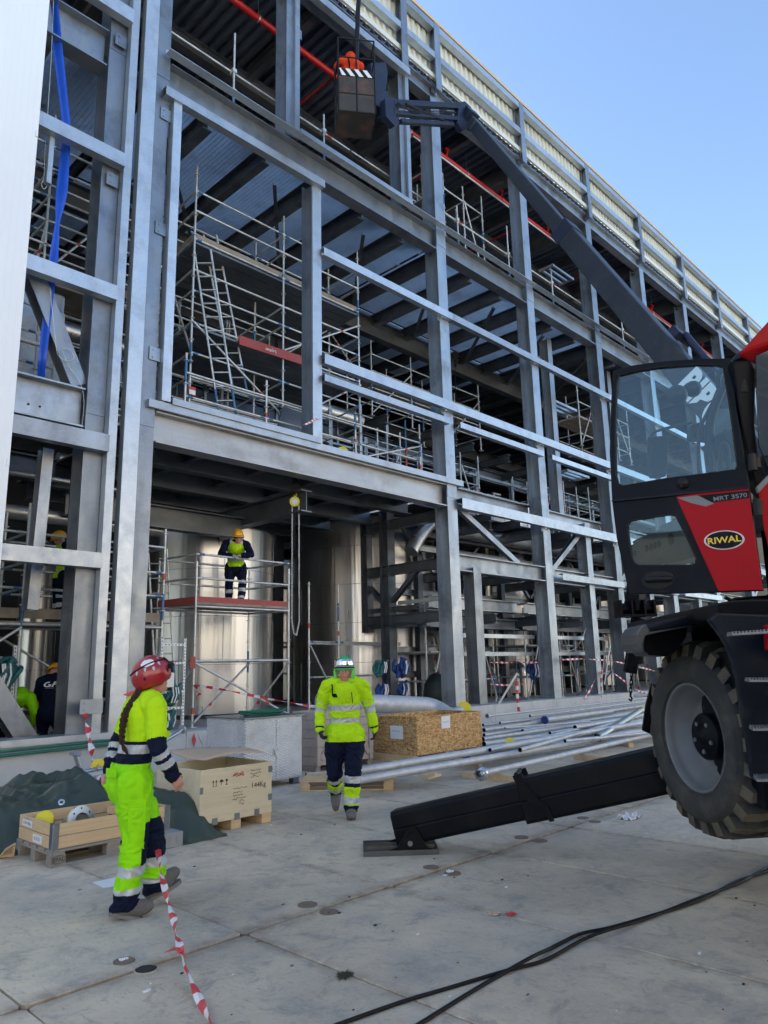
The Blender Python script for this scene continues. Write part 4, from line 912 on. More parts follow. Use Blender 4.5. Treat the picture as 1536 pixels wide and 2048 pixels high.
def tread_mat():
    m = mat('aluminium_tread_plate', (.62,.64,.65), .42, .3, (.80,.81,.82), 2, dirt=(.33,.34,.34), dscale=2.5, damt=.5)
    N = m.node_tree.nodes; L = m.node_tree.links; b = N['Principled BSDF']; geo = N.new('ShaderNodeNewGeometry'); hs = []
    for rot in (RA(45), RA(-45)):
        mp = N.new('ShaderNodeMapping'); mp.inputs['Location'].default_value = (0, 0, .0 if rot > 0 else .013)
        cb_ = N.new('ShaderNodeVectorMath'); cb_.operation = 'DOT_PRODUCT'; L.new(geo.outputs['Position'], cb_.inputs[0]); cb_.inputs[1].default_value = (1, 1, 0)
        co_ = N.new('ShaderNodeCombineXYZ'); sx = N.new('ShaderNodeSeparateXYZ'); L.new(geo.outputs['Position'], sx.inputs[0]); L.new(cb_.outputs['Value'], co_.inputs[0]); L.new(sx.outputs[2], co_.inputs[1])
        mp.inputs['Rotation'].default_value = (0, 0, rot); mp.inputs['Scale'].default_value = (18, 40, 1); L.new(co_.outputs[0], mp.inputs[0])
        vo = N.new('ShaderNodeTexVoronoi'); vo.inputs['Randomness'].default_value = 0; vo.inputs['Scale'].default_value = 1.0; L.new(mp.outputs[0], vo.inputs['Vector'])
        lt = N.new('ShaderNodeMapRange'); L.new(vo.outputs['Distance'], lt.inputs[0]); lt.inputs[1].default_value = .45; lt.inputs[2].default_value = .25; hs.append(lt.outputs[0])
    mx_ = N.new('ShaderNodeMath'); mx_.operation = 'MAXIMUM'; L.new(hs[0], mx_.inputs[0]); L.new(hs[1], mx_.inputs[1])
    bp = N.new('ShaderNodeBump'); bp.inputs['Strength'].default_value = 1; bp.inputs['Distance'].default_value = .012; L.new(mx_.outputs[0], bp.inputs['Height']); L.new(bp.outputs[0], b.inputs['Normal'])
    return m
M['tread'] = tread_mat()
def boxat(fl, z0, r, bk, ytop):
    p = at(*fl, z=z0); x1 = at(*r, Y=p.y).x; y1 = at(*bk, X=p.x).y; z1 = at(fl[0], ytop, Y=p.y).z
    return p.x, x1, p.y, y1, z0, z1
def opencrate(t, x0, x1, y0, y1, z0, z1, m, th=.018, planks=1):
    def wall(name, a, b_, nrm):
        h = (z1-z0)/planks
        for k in range(planks):
            mb = MB(); mb.bar(V((*a, z0+h*(k+.5))), V((*b_, z0+h*(k+.5))), th, h-.006*(planks > 1), Zv); bevel(mb.build(name, m, t), .003)
    wall('front_panel', (x0, y0+th/2), (x1, y0+th/2), 0); wall('rear_panel', (x0, y1-th/2), (x1, y1-th/2), 0)
    wall('side_panel', (x0+th/2, y0+th+.001), (x0+th/2, y1-th-.001), 0); wall('side_panel', (x1-th/2, y0+th+.001), (x1-th/2, y1-th-.001), 0)
    mb = MB(); mb.box(x0+th, x1-th, y0+th, y1-th, z0+.01, z0+.03); mb.build('base_panel', m, t)
def skids(t, x0, x1, y0, y1, z1, m, n=3, w=.1, alongY=True):
    for k in range(n):
        mb = MB(); f = k/(n-1)
        if alongY: c = x0+w/2+(x1-x0-w)*f; mb.box(c-w/2, c+w/2, y0+.01, y1-.01, 0, z1-.001)
        else: c = y0+w/2+(y1-y0-w)*f; mb.box(x0+.01, x1-.01, c-w/2, c+w/2, 0, z1-.001)
        bevel(mb.build('skid', m, t), .004)
def scribble(mb, o, xd, zd, w_, n, seed, m=1, h=.03):
    rnd = random.Random(seed); x = 0; o = V(o); xd = V(xd); zd = V(zd); nn = xd.cross(zd)
    P = []
    while x < w_: P.append(o+xd*x+zd*(rnd.uniform(-.5,.5)*h)+nn*.004); x += rnd.uniform(.006,.02)
    for a, b_ in zip(P[:-1], P[1:]): mb.bar(a, b_, .0035, .001, nn, m)
# plywood crate
x0,x1,y0,y1,z0,z1 = boxat((398,1652), .10, (543,1628), (310,1631), 1542)
t = thing('plywood_crate', 'open pale plywood crate with stencilled marks beside the walking man', 'crate', (x0,y0,0), 'wooden crates in the yard')
opencrate(t, x0,x1,y0,y1,z0,z1, M['ply']); skids(t, x0,x1,y0,y1,z0, M['pine'], 3, .12)
mb = MB()
for (fx, fz) in ((.0,.62),(.98,.85),(.2,.02),(.5,.04),(.78,.05),(.98,.3)):
    cx_ = x0+(x1-x0)*fx; cz = z0+(z1-z0)*fz; mb.box(max(x0-.002,cx_-.03), min(x1+.002,cx_+.035), y0-.004, y0-.001, cz-.03, cz+.035)
mb.build('corner_clip', M['galv'], t)
mb = MB(); L_ = x1-x0; Hc = z1-z0; fr = lambda u, v: V((x0+L_*u, y0-.002, z0+Hc*v))
for u in (.17,.21): mb.bar(fr(u,.68), fr(u,.76), .004, .002, Yv, 0); mb.prism([fr(u-.012,.75), fr(u+.012,.75), fr(u,.79)], (0,-.002,0), 0)
mb.bar(fr(.155,.67), fr(.225,.67), .004, .002, Yv, 0)
mb.prism([fr(.25,.74), fr(.31,.74), fr(.295,.775), fr(.28,.785), fr(.265,.775)], (0,-.002,0), 0); mb.bar(fr(.28,.68), fr(.28,.74), .004, .002, Yv, 0)
mb.prism([fr(.335,.78), fr(.365,.78), fr(.36,.74), fr(.34,.74)], (0,-.002,0), 0); mb.bar(fr(.35,.68), fr(.35,.74), .004, .002, Yv, 0); mb.bar(fr(.335,.68), fr(.365,.68), .006, .002, Yv, 0)
for k, (u, v, w_) in enumerate(((.44,.57,.2),(.44,.50,.13),(.44,.44,.14),(.43,.38,.2),(.52,.33,.09),(.52,.27,.08),(.68,.88,.15),(.68,.82,.15),(.68,.76,.14))): scribble(mb, fr(u,v), Xv, Zv, w_*L_, 20, k, 0, .022)
text_mb(mb, '144Kg', fr(.80,.58), Xv, Zv, .075, 0, .003)
for k in range(3): scribble(mb, fr(.43,.85-.015*k), Xv, Zv, .16*L_, 20, 40+k, 1, .035)
mb.build('stencil_marks', [M['ink'], M['redink']], t)
mb = MB(); zc = z1+.02
c = [at(325,1503,z=zc+.03), at(455,1492,z=zc+.03), at(532,1503,z=zc+.10), at(412,1522,z=zc+.04)]
c = [V(q) for q in c]; n = 8; vs = []; fs = []
for i in range(n+1):
    for j in range(n+1):
        u, v = i/n, j/n; p = c[0].lerp(c[1], u).lerp(c[3].lerp(c[2], u), v); p.z += .03*sin(u*3)*(v) + .012*sin(v*7+u*4); vs.append(p)
for i in range(n):
    for j in range(n): k = i*(n+1)+j; fs.append((k, k+1, k+n+2, k+n+1))
mb.add(vs, fs, 0, True)
o = single('cardboard_sheet', mb, M['card'], 'bent brown cardboard lying over the open plywood crate', 'cardboard'); sm = o.modifiers.new('thickness', 'SOLIDIFY'); sm.thickness = .006
# tread plate cabinet
x0,x1,y0,y1,z0,z1 = boxat((488,1571), .09, (604,1552), (411,1551), 1440)
t = thing('tool_cabinet', 'silver tread plate tool cabinet with a padlocked double door', 'cabinet', (x0,y0,0))
mb = MB(); mb.box(x0,x1,y0+.003,y1,z0,z1); bevel(mb.build('body', M['tread'], t), .006)
mb = MB(); mb.box(x0-.02,x1+.05,y0-.02,y1+.02,z1,z1+.02); bevel(mb.build('lid', M['galv'], t), .004)
mid = x0+(x1-x0)*.53
for a, b_ in ((x0+.012, mid-.004), (mid+.004, x1-.012)): mb = MB(); mb.box(a, b_, y0-.006, y0+.003, z0+.02, z1-.02); bevel(mb.build('door', M['tread'], t), .002)
mb = MB(); zc = z0+(z1-z0)*.45; mb.box(mid-.05, mid+.03, y0-.02, y0-.006, zc+.02, zc+.05); mb.tube([(mid-.02,y0-.025,zc+.02),(mid-.02,y0-.025,zc+.07),(mid+.01,y0-.025,zc+.07),(mid+.01,y0-.025,zc+.02)], .006, 6); mb.box(mid-.03, mid+.02, y0-.04, y0-.012, zc-.04, zc+.015, 1); mb.build('padlock', [M['scaf'], M['cream']], t)
for xx in (x0+.06, x1-.12): 
    for yy in (y0+.05, y1-.15): mb = MB(); mb.box(xx, xx+.1, yy, yy+.1, 0, z0); mb.box(xx-.03, xx+.13, yy-.03, yy+.13, 0, .012); mb.build('foot', M['galv'], t)
M['green'] = mat('green_hose_plastic', (.01,.11,.07), .5, 0, (.015,.15,.09), 5)
mb = MB(); c_ = V(((x0+x1)/2+.05, y0+.35, z1+.035))
for k in range(9): mb.tube([c_+V((cos(a)*(.28+.012*k+.02*sin(3*a+k)), sin(a)*(.17+.01*k), .012*k*.5+.01*sin(a*2+k))) for a in [i*2*pi/28 for i in range(29)]], .011, 6, caps=False)
single('hose_coil', mb, M['green'], 'coil of green hose lying on the tread plate cabinet', 'hose')
# weathered crate behind the man
x0,x1,y0,y1,z0,z1 = boxat((632,1533), .09, (745,1514), (585,1518), 1424)
t = thing('slatted_crate', 'weathered grey slatted crate behind the walking man', 'crate', (x0,y0,0), 'wooden crates in the yard')
opencrate(t, x0,x1,y0,y1,z0,z1, M['pinkw'], .025, 6); skids(t, x0,x1,y0,y1,z0, M['oldw'], 3)
for a, b_ in (((x0+.05,z0),(x0+.05,z1)),((x1-.05,z0),(x1-.05,z1)),(((x0+x1)/2,z0),((x0+x1)/2,z1)),((x0+.1,z0+.1),((x0+x1)/2-.05,z1-.1)),((x1-.1,z0+.1),((x0+x1)/2+.05,z1-.1))):
    mb = MB(); mb.bar(V((a[0],y0-.014,a[1])), V((b_[0],y0-.014,b_[1])), .08, .024, Yv); mb.build('batten', M['pinkw'], t)
# OSB crate
x0,x1,y0,y1,z0,z1 = boxat((835,1512), .12, (965,1492), (747,1505), 1434)
t = thing('strand_board_crate', 'open strand board crate with taped papers by the pipes', 'crate', (x0,y0,0), 'wooden crates in the yard')
opencrate(t, x0,x1,y0,y1,z0,z1, M['osb'], .02); skids(t, x0-.1,x1-.05,y0,y1,z0, M['pine'], 3, .12)
mb = MB(); mb.box(x0-.006,x0-.002,y0+.32,y0+.62,z1-.38,z1-.16); scribble(mb, (x0-.007,y0+.58,z1-.25), (0,-1,0), Zv, .2, 9, 5, 1); mb.build('paper_note', [M['paper'], M['ink']], t)
mb = MB(); u = x0+(x1-x0)*.36; mb.box(u,u+.24,y0-.006,y0-.002,z1-.24,z1-.03); scribble(mb, (u+.03,y0-.005,z1-.13), Xv, Zv, .18, 9, 6, 1); mb.build('paper_note', [M['paper'], M['ink']], t)
# fat bent pipe over the crates
t, P = pipe_thing('bent_pipe', 'fat grey pipe with a bend lying over the plinth into the strand board crate', [at(640,1403,Y=11.3), at(868,1412,Y=11.0), at(912,1445,Y=10.3), at(925,1480,Y=10.2)], .19, M['pipe'], 24)
pipe_thing('stub_pipe', 'grey pipe stub with a yellow end cap lying behind the strand board crate', [at(880,1440,Y=11.2), at(922,1420,Y=11.2)], .12, M['pipe'], 20)
mb = MB(); mb.disc(at(928,1417,Y=11.1), (-.8,-.6,.1), .17, .03, 24); single('cover_disc', mb, M['yellow'], 'large round yellow cap behind the strand board crate', 'cap', 'yellow pipe end caps')
# ---- pallets
def pallet(label, o, ux, uy, L_, W_, m, group='wooden pallets', marks=None, h=.14):
    """o front-left floor corner, ux/uy unit directions"""
    o = V(o); ux = V(ux); uy = V(uy); t = thing('wooden_pallet', label, 'pallet', tuple(o), group)
    P = lambda a, b_, c_: o+ux*a+uy*b_+Zv*c_
    def slab(name, a0, a1, b0, b1, z0, z1): mb = MB(); mb.hexa([P(a0,b0,z0),P(a1,b0,z0),P(a1,b1,z0),P(a0,b1,z0),P(a0,b0,z1),P(a1,b0,z1),P(a1,b1,z1),P(a0,b1,z1)]); ob = mb.build(name, m, t); bevel(ob, .003); return ob
    for k in range(3):
        b0 = (W_-.1)*k/2; slab('runner', 0, L_, b0, b0+.1, 0, .02)
        for j in range(3): a0 = (L_-.13)*j/2; slab('block', a0, a0+.13, b0+.001, b0+.099, .02, h-.042)
    for j in range(3): a0 = (L_-.12)*j/2; slab('stringer', a0, a0+.12, 0, W_, h-.042, h-.022)
    for k in range(5): b0 = (W_-.12)*k/4; slab('deck_board', 0, L_, b0, b0+.12, h-.022, h)
    return t
pc = at(100,1738,z=0)
tp = pallet('weathered stamped pallet under the wooden collar box at the left', pc, Xv, Yv, 1.12, .78, M['oldw'])
mb = MB(); q = pc+V((.065,-.002,.06)); text_mb(mb, 'EPAL', q+V((0,0,0)), Xv, Zv, .045, 0, .003)
mb.tube([q+V((cos(a)*.056, -.002, sin(a)*.032)) for a in [i*2*pi/24 for i in range(25)]], .0018, 4, caps=False); mb.build('brand_stamp', M['ink'], tp)
pz = .14; bx0, by0, bx1, by1 = pc.x+.01, pc.y+.01, pc.x+1.11, pc.y+.77; bz1 = at(109,1649,Y=pc.y).z
t = thing('collar_box', 'low pine box with folding metal corners holding steel flanges', 'box', (bx0,by0,pz))
opencrate(t, bx0,bx1,by0,by1,pz+.001,bz1, M['pine'], .02, 2)
for xx, sx in ((bx0,1),(bx1,-1)):
    mb = MB(); mb.box(min(xx-.004*sx,xx+.05*sx), max(xx-.004*sx,xx+.05*sx), by0-.006, by0-.001, pz-.05, bz1+.005); mb.box(min(xx-.006*sx,xx-.001*sx), max(xx-.006*sx,xx-.001*sx), by0-.006, by0+.06, pz-.0, bz1+.005); mb.tube([(xx,by0-.004,pz-.05),(xx,by0-.004,bz1)], .009, 8); mb.build('corner_hinge', M['galv'], t)
mb = MB(); yy = by0+.62; mb.box(bx0-.004,bx0-.001,yy-.16,yy+.06,bz1-.085,bz1-.03); mb.box(bx0-.004,bx0-.001,by0+.22,by0+.42,pz+.02,pz+.085)
text_mb(mb, '01-001 MJBe', (bx0-.004,yy-.05,bz1-.058), (0,-1,0), Zv, .032, 1, .001); text_mb(mb, '01-E-21', (bx0-.004,by0+.32,pz+.052), (0,-1,0), Zv, .042, 1, .001)
mb.build('paper_label', [M['paper'], M['ink']], t)
def flange(label, c, ax, R, r, h, m, bolts=8, neck=0, group=None, cat='flange'):
    c = V(c); ax = V(ax).normalized(); t = thing('pipe_flange', label, cat, tuple(c), group)
    mb = MB(); mb.lathe([(r,-h/2),(R,-h/2),(R,h/2),(r,h/2),(r,-h/2)], c, ax, 40, sm=False); mb.build('ring', m, t)
    if neck: mb = MB(); mb.lathe([(R*.74,0),(R*.66,-neck),(r,-neck),(r,0)], c, ax, 40); mb.build('neck', m, t)
    mb = MB(); u = ax.orthogonal().normalized(); v = ax.cross(u)
    for k in range(bolts): a = 2*pi*k/bolts; mb.disc(c+u*cos(a)*(R+r)*.52+v*sin(a)*(R+r)*.52+ax*(h/2+.001), ax, R*.055, .003, 10)
    mb.build('bolt_hole', M['black'], t); return t
M['mach'] = mat('machined_steel', (.50,.52,.54), .28, .95, (.62,.63,.64), 6)
flange('machined steel flange ring sticking out of the collar box', at(163,1648,Y=by0+.42), (.35,-.8,.25), .165, .10, .035, M['mach'], 8, .14)
mb = MB(); c_ = at(88,1640,Y=by0+.5); mb.lathe([(.001,.012),(.08,.012),(.085,0),(.085,-.012),(.001,-.012)], c_, (-.5,-.6,.35), 28); mb.lathe([(.07,-.012),(.07,-.10),(.001,-.10)], c_, (-.5,-.6,.35), 28); single('cover_disc', mb, M['yellow'], 'yellow flange cap lying in the collar box', 'cap', 'yellow pipe end caps')
mb = MB(); mb.box(bx0+.62,bx0+.95,by0+.2,by0+.3,bz1-.03,bz1+.03); single('wood_block', mb, M['pine'], 'short wood block on the rim of the collar box', 'wood block')
# ---- tarpaulin
M['tarp'] = mat('dark_green_tarpaulin', (.028,.044,.028), .36, 0, (.042,.060,.042), 2.5, bump=.35, bscale=11, spec=.5, dirt=(.08,.09,.085), dscale=2.2, damt=.35)
def tarp_mesh(mb, x0, x1, y0, y1, hf, n=90, k=70, seed=0, edge=.25):
    vs = []; fs = []
    for i in range(n+1):
        for j in range(k+1):
            u, v = i/n, j/k; x = x0+(x1-x0)*u; y = y0+(y1-y0)*v
            wob = .09*MN.noise(V((u*4+seed, v*3, 3)))
            p = V((x*1.6+seed*3, y*1.6, .3)); e = min(1, min(u, 1-u, v, 1-v)/edge); e = e*e*(3-2*e)
            q = V((x*.8+seed, y*.8, seed)); wp = V((MN.noise(q*1.1), MN.noise(q*1.1+V((5,2,0))), 0))*.8
            rg = lambda p_, f: (1-abs(MN.noise(p_*f+wp*f*.5))*2.2)
            rid = MN.noise(V((x*1.1, y*1.2, seed)))*.16 + max(-.1, rg(V((x*.7, y*1.5, seed)), 1.1))*.10 + max(-.2, rg(V((x*1.9+y, y*1.0-x*.6, 4)), 1.6))*.075 + max(-.3, rg(V((x*.9+y*1.6, y-x*.9, 9)), 3.0))*.05 + max(-.1, rg(V((x*1.6-y, y*.8+x*.5, 2)), 5.0))*.022
            z = max(.004, hf(x, y)*e + (rid-.05)*(.35+.65*e)*(1 if e > 0 else 0))
            vs.append((x+wob*.6, y+wob, z))
    for i in range(n):
        for j in range(k): a = i*(k+1)+j; fs.append((a, a+k+1, a+k+2, a+1))
    mb.add(vs, fs, 0, True)
mb = MB(); tarp_mesh(mb, 1.4, 4.9, pc.y+.72, 10.0, lambda x, y: .24+.05*sin(x*1.9)+.05*sin(y*2.3+x)+.08*max(0,sin((x-1.9)*1.5)), 170, 130, 1, .22)
o = single('tarpaulin', mb, M['tarp'], 'big rumpled dark green tarpaulin heaped behind the collar box', 'tarpaulin'); o.modifiers.new('thickness','SOLIDIFY').thickness = .006
cq = at(330,1655,z=0)
mb = MB(); tarp_mesh(mb, cq.x-.75, at(418,1660,z=0).x-.04, 6.55, 7.9, lambda x, y: .30+.05*sin(x*4)-.3*max(0, x-(cq.x+.25)), 110, 110, 5, .3)
o = single('tarpaulin', mb, M['tarp'], 'smaller green tarpaulin bulge between the woman and the plywood crate', 'tarpaulin'); o.modifiers.new('thickness','SOLIDIFY').thickness = .006
# eyelets
mb = MB(); c_ = at(123,1604,z=.62); mb.lathe([(.012,0),(.02,.004),(.026,0)], c_, (-.3,-.7,.6), 16); single('eyelet', mb, M['mach'], 'small metal eyelet in the fold of the big tarpaulin', 'eyelet')
gq = at(315,1702,z=0); mb = MB(); mb.box(gq.x, gq.x+.26, gq.y, gq.y+.5, 0, .13)
for k in range(3): mb.box(gq.x+.05+.07*k, gq.x+.09+.07*k, gq.y-.006, gq.y-.001, .03, .10)
bevel(single('plastic_pallet', mb, mat('grey_recycled_plastic', (.26,.27,.27), .6, 0, (.33,.34,.34), 5), 'grey plastic pallet block under the smaller tarpaulin', 'pallet'), .004)
mb = MB(); mb.prism([at(0,1716,z=.01), at(28,1713,z=.01), at(32,1688,z=.12), at(12,1700,z=.1)], (0,.02,.01)); single('offcut_board', mb, M['pine'], 'broken pine board by the far left pallet corner', 'board')
# ---- pipes on the floor
rnd = random.Random(5)
PG = 'galvanised pipes laid out on timber'
def fpipe(label, a, b_, r, flangeA=False, m='pipe'):
    A, B_ = at(a[0],a[1],z=a[2]), at(b_[0],b_[1],z=b_[2]); t = thing('steel_pipe', label, 'pipe', tuple(A), PG)
    mb = MB(); mb.tube([A, A.lerp(B_,.33)+V((0,0,-.004)), A.lerp(B_,.66), B_], r, 14, caps=False); mb.lathe([(r,0),(r*.86,.002),(r*.84,.2)], A, (B_-A), 14, 1); mb.build('tube', [M[m], M['black']], t)
    if flangeA: mb = MB(); mb.lathe([(r,-.02),(r*2.1,-.02),(r*2.1,.02),(r,.02)], A, (B_-A), 20, sm=False); mb.build('flange', M['mach'], t)
    return t, A, B_
rows = [((696,1546,.30),(1330,1438,.30),.055,0,'upper of the two long pipes behind the walking man'),
 ((702,1563,.22),(1330,1454,.2),.052,0,'lower of the two long pipes behind the walking man'),
 ((612,1550,.12),(800,1533,.12),.032,0,'short thin pipe end sticking out left of the man'),
 ((905,1510,.24),(1330,1432,.24),.034,1,'pipe with a small open flange before the strand board crate'),
 ((958,1548,.16),(1335,1462,.15),.042,0,'front pipe ending in the pale octagonal flange'),
 ((925,1513,.2),(1320,1445,.2),.03,0,'thin pipe right behind the small open flange'),
 ((936,1514,.16),(1320,1452,.16),.028,0,'thin pipe with a blue end beside the small open flange'),
 ((968,1488,.16),(1330,1438,.2),.05,0,'pipe emerging at the lower right corner of the strand board crate'),
 ((966,1478,.2),(1330,1424,.2),.04,0,'pipe just above the yellow capped end'),
 ((968,1470,.2),(1330,1418,.2),.035,0,'pipe crossing under two short timber offcuts'),
 ((1045,1462,.2),(1330,1414,.2),.04,0,'pipe with an open end below the blue capped pipe'),
 ((968,1460,.2),(1330,1408,.2),.045,0,'pipe directly below the blue capped pipe'),
 ((966,1450,.2),(1060,1440,.2),.035,0,'short pipe left of the blue cap'),
 ((1222,1421,.25),(1330,1405,.25),.05,0,'pipe tail behind the blue capped pipe'),
 ((975,1432,.55),(1330,1392,.45),.025,1,'long thin rail pipe leaning along the plinth'),
 ((1160,1392,.5),(1330,1390,.5),.05,0,'pipe lying highest near the plinth at the right'),
 ((1010,1492,.14),(1330,1447,.14),.035,0,'pipe partly hidden below the yellow capped end'),
 ((1000,1500,.12),(1330,1450,.12),.04,0,'pipe between the front pair and the crate'),
 ((985,1484,.1),(1320,1431,.1),.022,0,'thinnest pipe in the bundle by the crate'),
 ((1100,1466,.22),(1325,1427,.22),.03,0,'thin pipe with two small nozzles, middle of the bundle'),
 ((980,1500,.3),(1250,1436,.3),.03,0,'pipe lying askew over the bundle from the crate corner'),
 ((1040,1500,.3),(1310,1423,.34),.035,0,'pipe lying steepest across the bundle'),
 ((1130,1482,.3),(1330,1462,.22),.03,0,'flat lying pipe near the octagonal flange pipe tail'),
 ((1010,1456,.3),(1180,1443,.3),.022,0,'short rod on top of the bundle left of the blue cap'),
 ((1060,1432,.4),(1330,1398,.4),.03,0,'slim pipe behind the blue capped pipe'),
 ((930,1528,.1),(1320,1466,.1),.03,0,'low pipe between the small open flange and the octagonal one'),
 ((1150,1455,.34),(1240,1440,.36),.045,0,'short fat piece resting on the bundle'),
 ((1000,1446,.3),(1330,1404,.26),.028,0,'thin pipe touching the plinth side of the bundle')]
for a, b_, r, f, lb in rows: fpipe(lb, a, b_, r, f)
t, A, B_ = fpipe('blue capped thick pipe lying across the pile', (1090,1440,.26), (1222,1422,.24), .085, 0)
mb = MB(); mb.disc(A+(A-B_).normalized()*.01, (A-B_), .095, .05, 24); mb.build('end_cap', M['dkblue'], t)
t, A, B_ = fpipe('dull brown grey pipe lying crosswise with a yellow cap', (1195,1476,.22), (1283,1420,.42), .075, 0, 'ins')
mb = MB(); mb.disc(B_, (B_-A), .09, .03, 24); mb.build('end_cap', M['yellow'], t)
mb = MB(); c_ = at(963,1547,z=.16); mb.lathe([(.001,.015),(.10,.015),(.10,-.015),(.001,-.015)], c_, (-.9,-.35,.1), 8); mb.lathe([(.04,.015),(.05,.03),(.03,.04)], c_, (-.9,-.35,.1), 16); single('blind_flange', mb, M['mach'], 'pale octagonal plate on the end of the front pipe', 'flange')
mb = MB(); mb.disc(at(790,1531,z=.22), (-.8,-.5,.2), .075, .02, 20); single('cover_disc', mb, M['yellow'], 'small yellow cap just right of the walking man knee', 'cap', 'yellow pipe end caps')
mb = MB(); mb.disc(at(1020,1484,z=.22), (-.8,-.5,.2), .08, .02, 20); single('cover_disc', mb, M['yellow'], 'small yellow cap among the pipes right of the crate', 'cap', 'yellow pipe end caps')
mb = MB(); mb.disc(at(934,1516,z=.2), (-.8,-.5,.2), .05, .03, 16); single('cover_disc', mb, M['dkblue'], 'small dark blue cap low before the strand board crate', 'cap')
A = at(600,1584,z=0); Bp = at(884,1579,z=0); ux = (Bp-A).normalized(); uy = V((-ux.y, ux.x, 0))
pallet('pale pine pallet carrying the long pipes, right of the man', A, ux, uy, 1.25, .8, M['pine'])
mb = MB(); q = at(985-15,1555,z=.18)
for k, (a, b_) in enumerate((((840,1552,.16),(872,1548,.2)),((855,1556,.15),(880,1549,.15)))): mb.bar(at(a[0],a[1],z=a[2]), at(b_[0],b_[1],z=b_[2]), .05, .03)
single('wood_offcuts', mb, M['pine'], 'wood offcuts on the pine pallet', 'offcuts')
for i, (a, b_, lb) in enumerate((((928,1549),(1060,1560),'timber bearer under the octagonal flange'),((1150,1512),(1215,1520),'timber bearer below the pipes near the black beam'),((870,1520),(960,1530),'timber bearer in front of the strand board crate'),((1225,1480),(1262,1490),'short timber bearer near the wheel'),((1190,1438),(1210,1446),'small timber piece on top of the pipes'),((960,1492),(1040,1498),'timber under the pipes right of the crate corner'))):
    mb = MB(); mb.bar(at(a[0],a[1],z=.045), at(b_[0],b_[1],z=.045), .09, .09); bevel(single('timber_bearer', mb, M['pine'], lb, 'timber', 'timber bearers under the pipes'), .003)
# bars leaning on the plinth
for i, (a, b_, lb) in enumerate((((973,1453),(1036,1348),'steel bar leaning on the plinth with a striped tape tail'),((1112,1426),(1186,1368),'steel angle leaning left of the crossed tapes'),((1165,1420),(1226,1342),'steel angle leaning below the crossed tapes'),((1210,1370),(1222,1290),'thin tripod bar under the crossed tapes'))):
    mb = MB(); mb.ang(at(*a,z=.05) if i < 3 else at(a[0],a[1],Y=11.4), at(*b_,Y=11.5), .07, .05, Yv, .006); single('leaning_bar', mb, M['galv'] if i else M['scaf'], lb, 'steel bar')
# pipes left on the plinth side
t, A, B_ = (lambda P: pipe_thing('elbow_pipe', 'polished pipe elbow with a flange leaning behind the big tarpaulin', P, .035, M['mach'], 14) + (0,))([at(152,1512,Y=10.6), at(162,1546,Y=10.6), at(260,1525,Y=10.8)])
mb = MB(); mb.disc(at(151,1508,Y=10.6), (.1,-.3,1), .085, .02, 20); mb.build('flange', M['mach'], t)
pipe_thing('steel_pipe', 'bright pipe lying behind the woman above the tarpaulin', [at(100,1566,Y=10.4), at(262,1536,Y=10.5)], .045, M['pipe'], 14)
mb = MB(); mb.disc(at(196,1532,Y=10.7), (-.3,-.9,.2), .10, .02, 20); single('cover_disc', mb, M['yellow'], 'yellow cap half hidden behind the striped tape', 'cap', 'yellow pipe end caps')
t, P = pipe_thing('steel_pipe', 'pipe with a round flange in front of the plinth, right of the woman', [at(325,1484,Y=11.2), at(364,1461,Y=11.3)], .03, M['mach'], 14)
mb = MB(); mb.disc(at(365,1459,Y=11.3), P[1]-P[0], .08, .02, 20); mb.build('flange', M['mach'], t)
mb = MB(); a = at(402,1480,Y=11.3); mb.bar(at(398,1470,Y=11.3), at(407,1490,Y=11.3), .03, .03); single('clamp', mb, M['scaf'], 'small steel clamp against the plinth by the cabinet', 'clamp')
mb = MB(); mb.prism([at(388,1466,Y=11.54), at(392,1480,Y=11.54), at(388,1494,Y=11.54), at(384,1480,Y=11.54)], (0,-.004,0)); single('red_mark', mb, M['tapeR'], 'red diamond mark on the plinth left of the cabinet', 'mark')
for i, dz in enumerate((.56, .50)):
    cable('green_hose', ['upper green hose running along the plinth at the left','lower green hose running along the plinth at the left'][i], [(1.5,11.46,dz),(3,11.45,dz-.01),(4.5,11.46,dz+.01),(5.6,11.44,dz+.02),(6.3,11.46,dz-.03)], .022, M['green'], 'hose')
mb = MB(); mb.box(5.13,5.50,11.60,11.615,1.0,1.22); mb.disc((5.2,11.59,1.06),Yv,.012,.01,8); mb.disc((5.2,11.59,1.16),Yv,.012,.01,8); single('base_bracket', mb, M['galv'], 'square bracket plate bolted low on the left column', 'bracket')
# ---- litter
def crumple(name, label, px, py, s, m, cat, seed, flat=.4):
    c_ = at(px, py, z=0); mb = MB(); n = 9; vs = []; fs = []
    for i in range(n):
        for j in range(n): u, v = i/(n-1)-.5, j/(n-1)-.5; q = MN.noise(V((u*4+seed, v*4, seed))); r = MN.noise(V((u*6, v*6+seed, 2))); vs.append(c_+V((u*s+r*.2*s, v*s*.7+q*.25*s, .004+abs(q)*s*flat)))
    for i in range(n-1):
        for j in range(n-1): a = i*n+j; fs.append((a,a+n,a+n+1,a+1))
    mb.add(vs, fs, 0, False); return single(name, mb, m, label, cat)
crumple('white_rag', 'crumpled white plastic rag on the floor near the big wheel', 1258, 1637, .24, M['paper'], 'rag', 3, .5)
crumple('paper_scrap', 'small white paper scraps beside a brown floor plug', 900, 1745, .06, M['paper'], 'scrap', 5, .5)
crumple('paper_scrap', 'crumbled white bit just left of the scraps by the plug', 890, 1752, .04, M['paper'], 'scrap', 8, .3)
crumple('tape_scrap', 'torn striped tape scrap on the slab joint, centre right', 1022, 1829, .07, M['tapeR'], 'scrap', 9, .2)
crumple('cardboard_scrap', 'flat pale cardboard scrap beside the torn tape', 990, 1828, .09, M['card'], 'scrap', 11, .1)
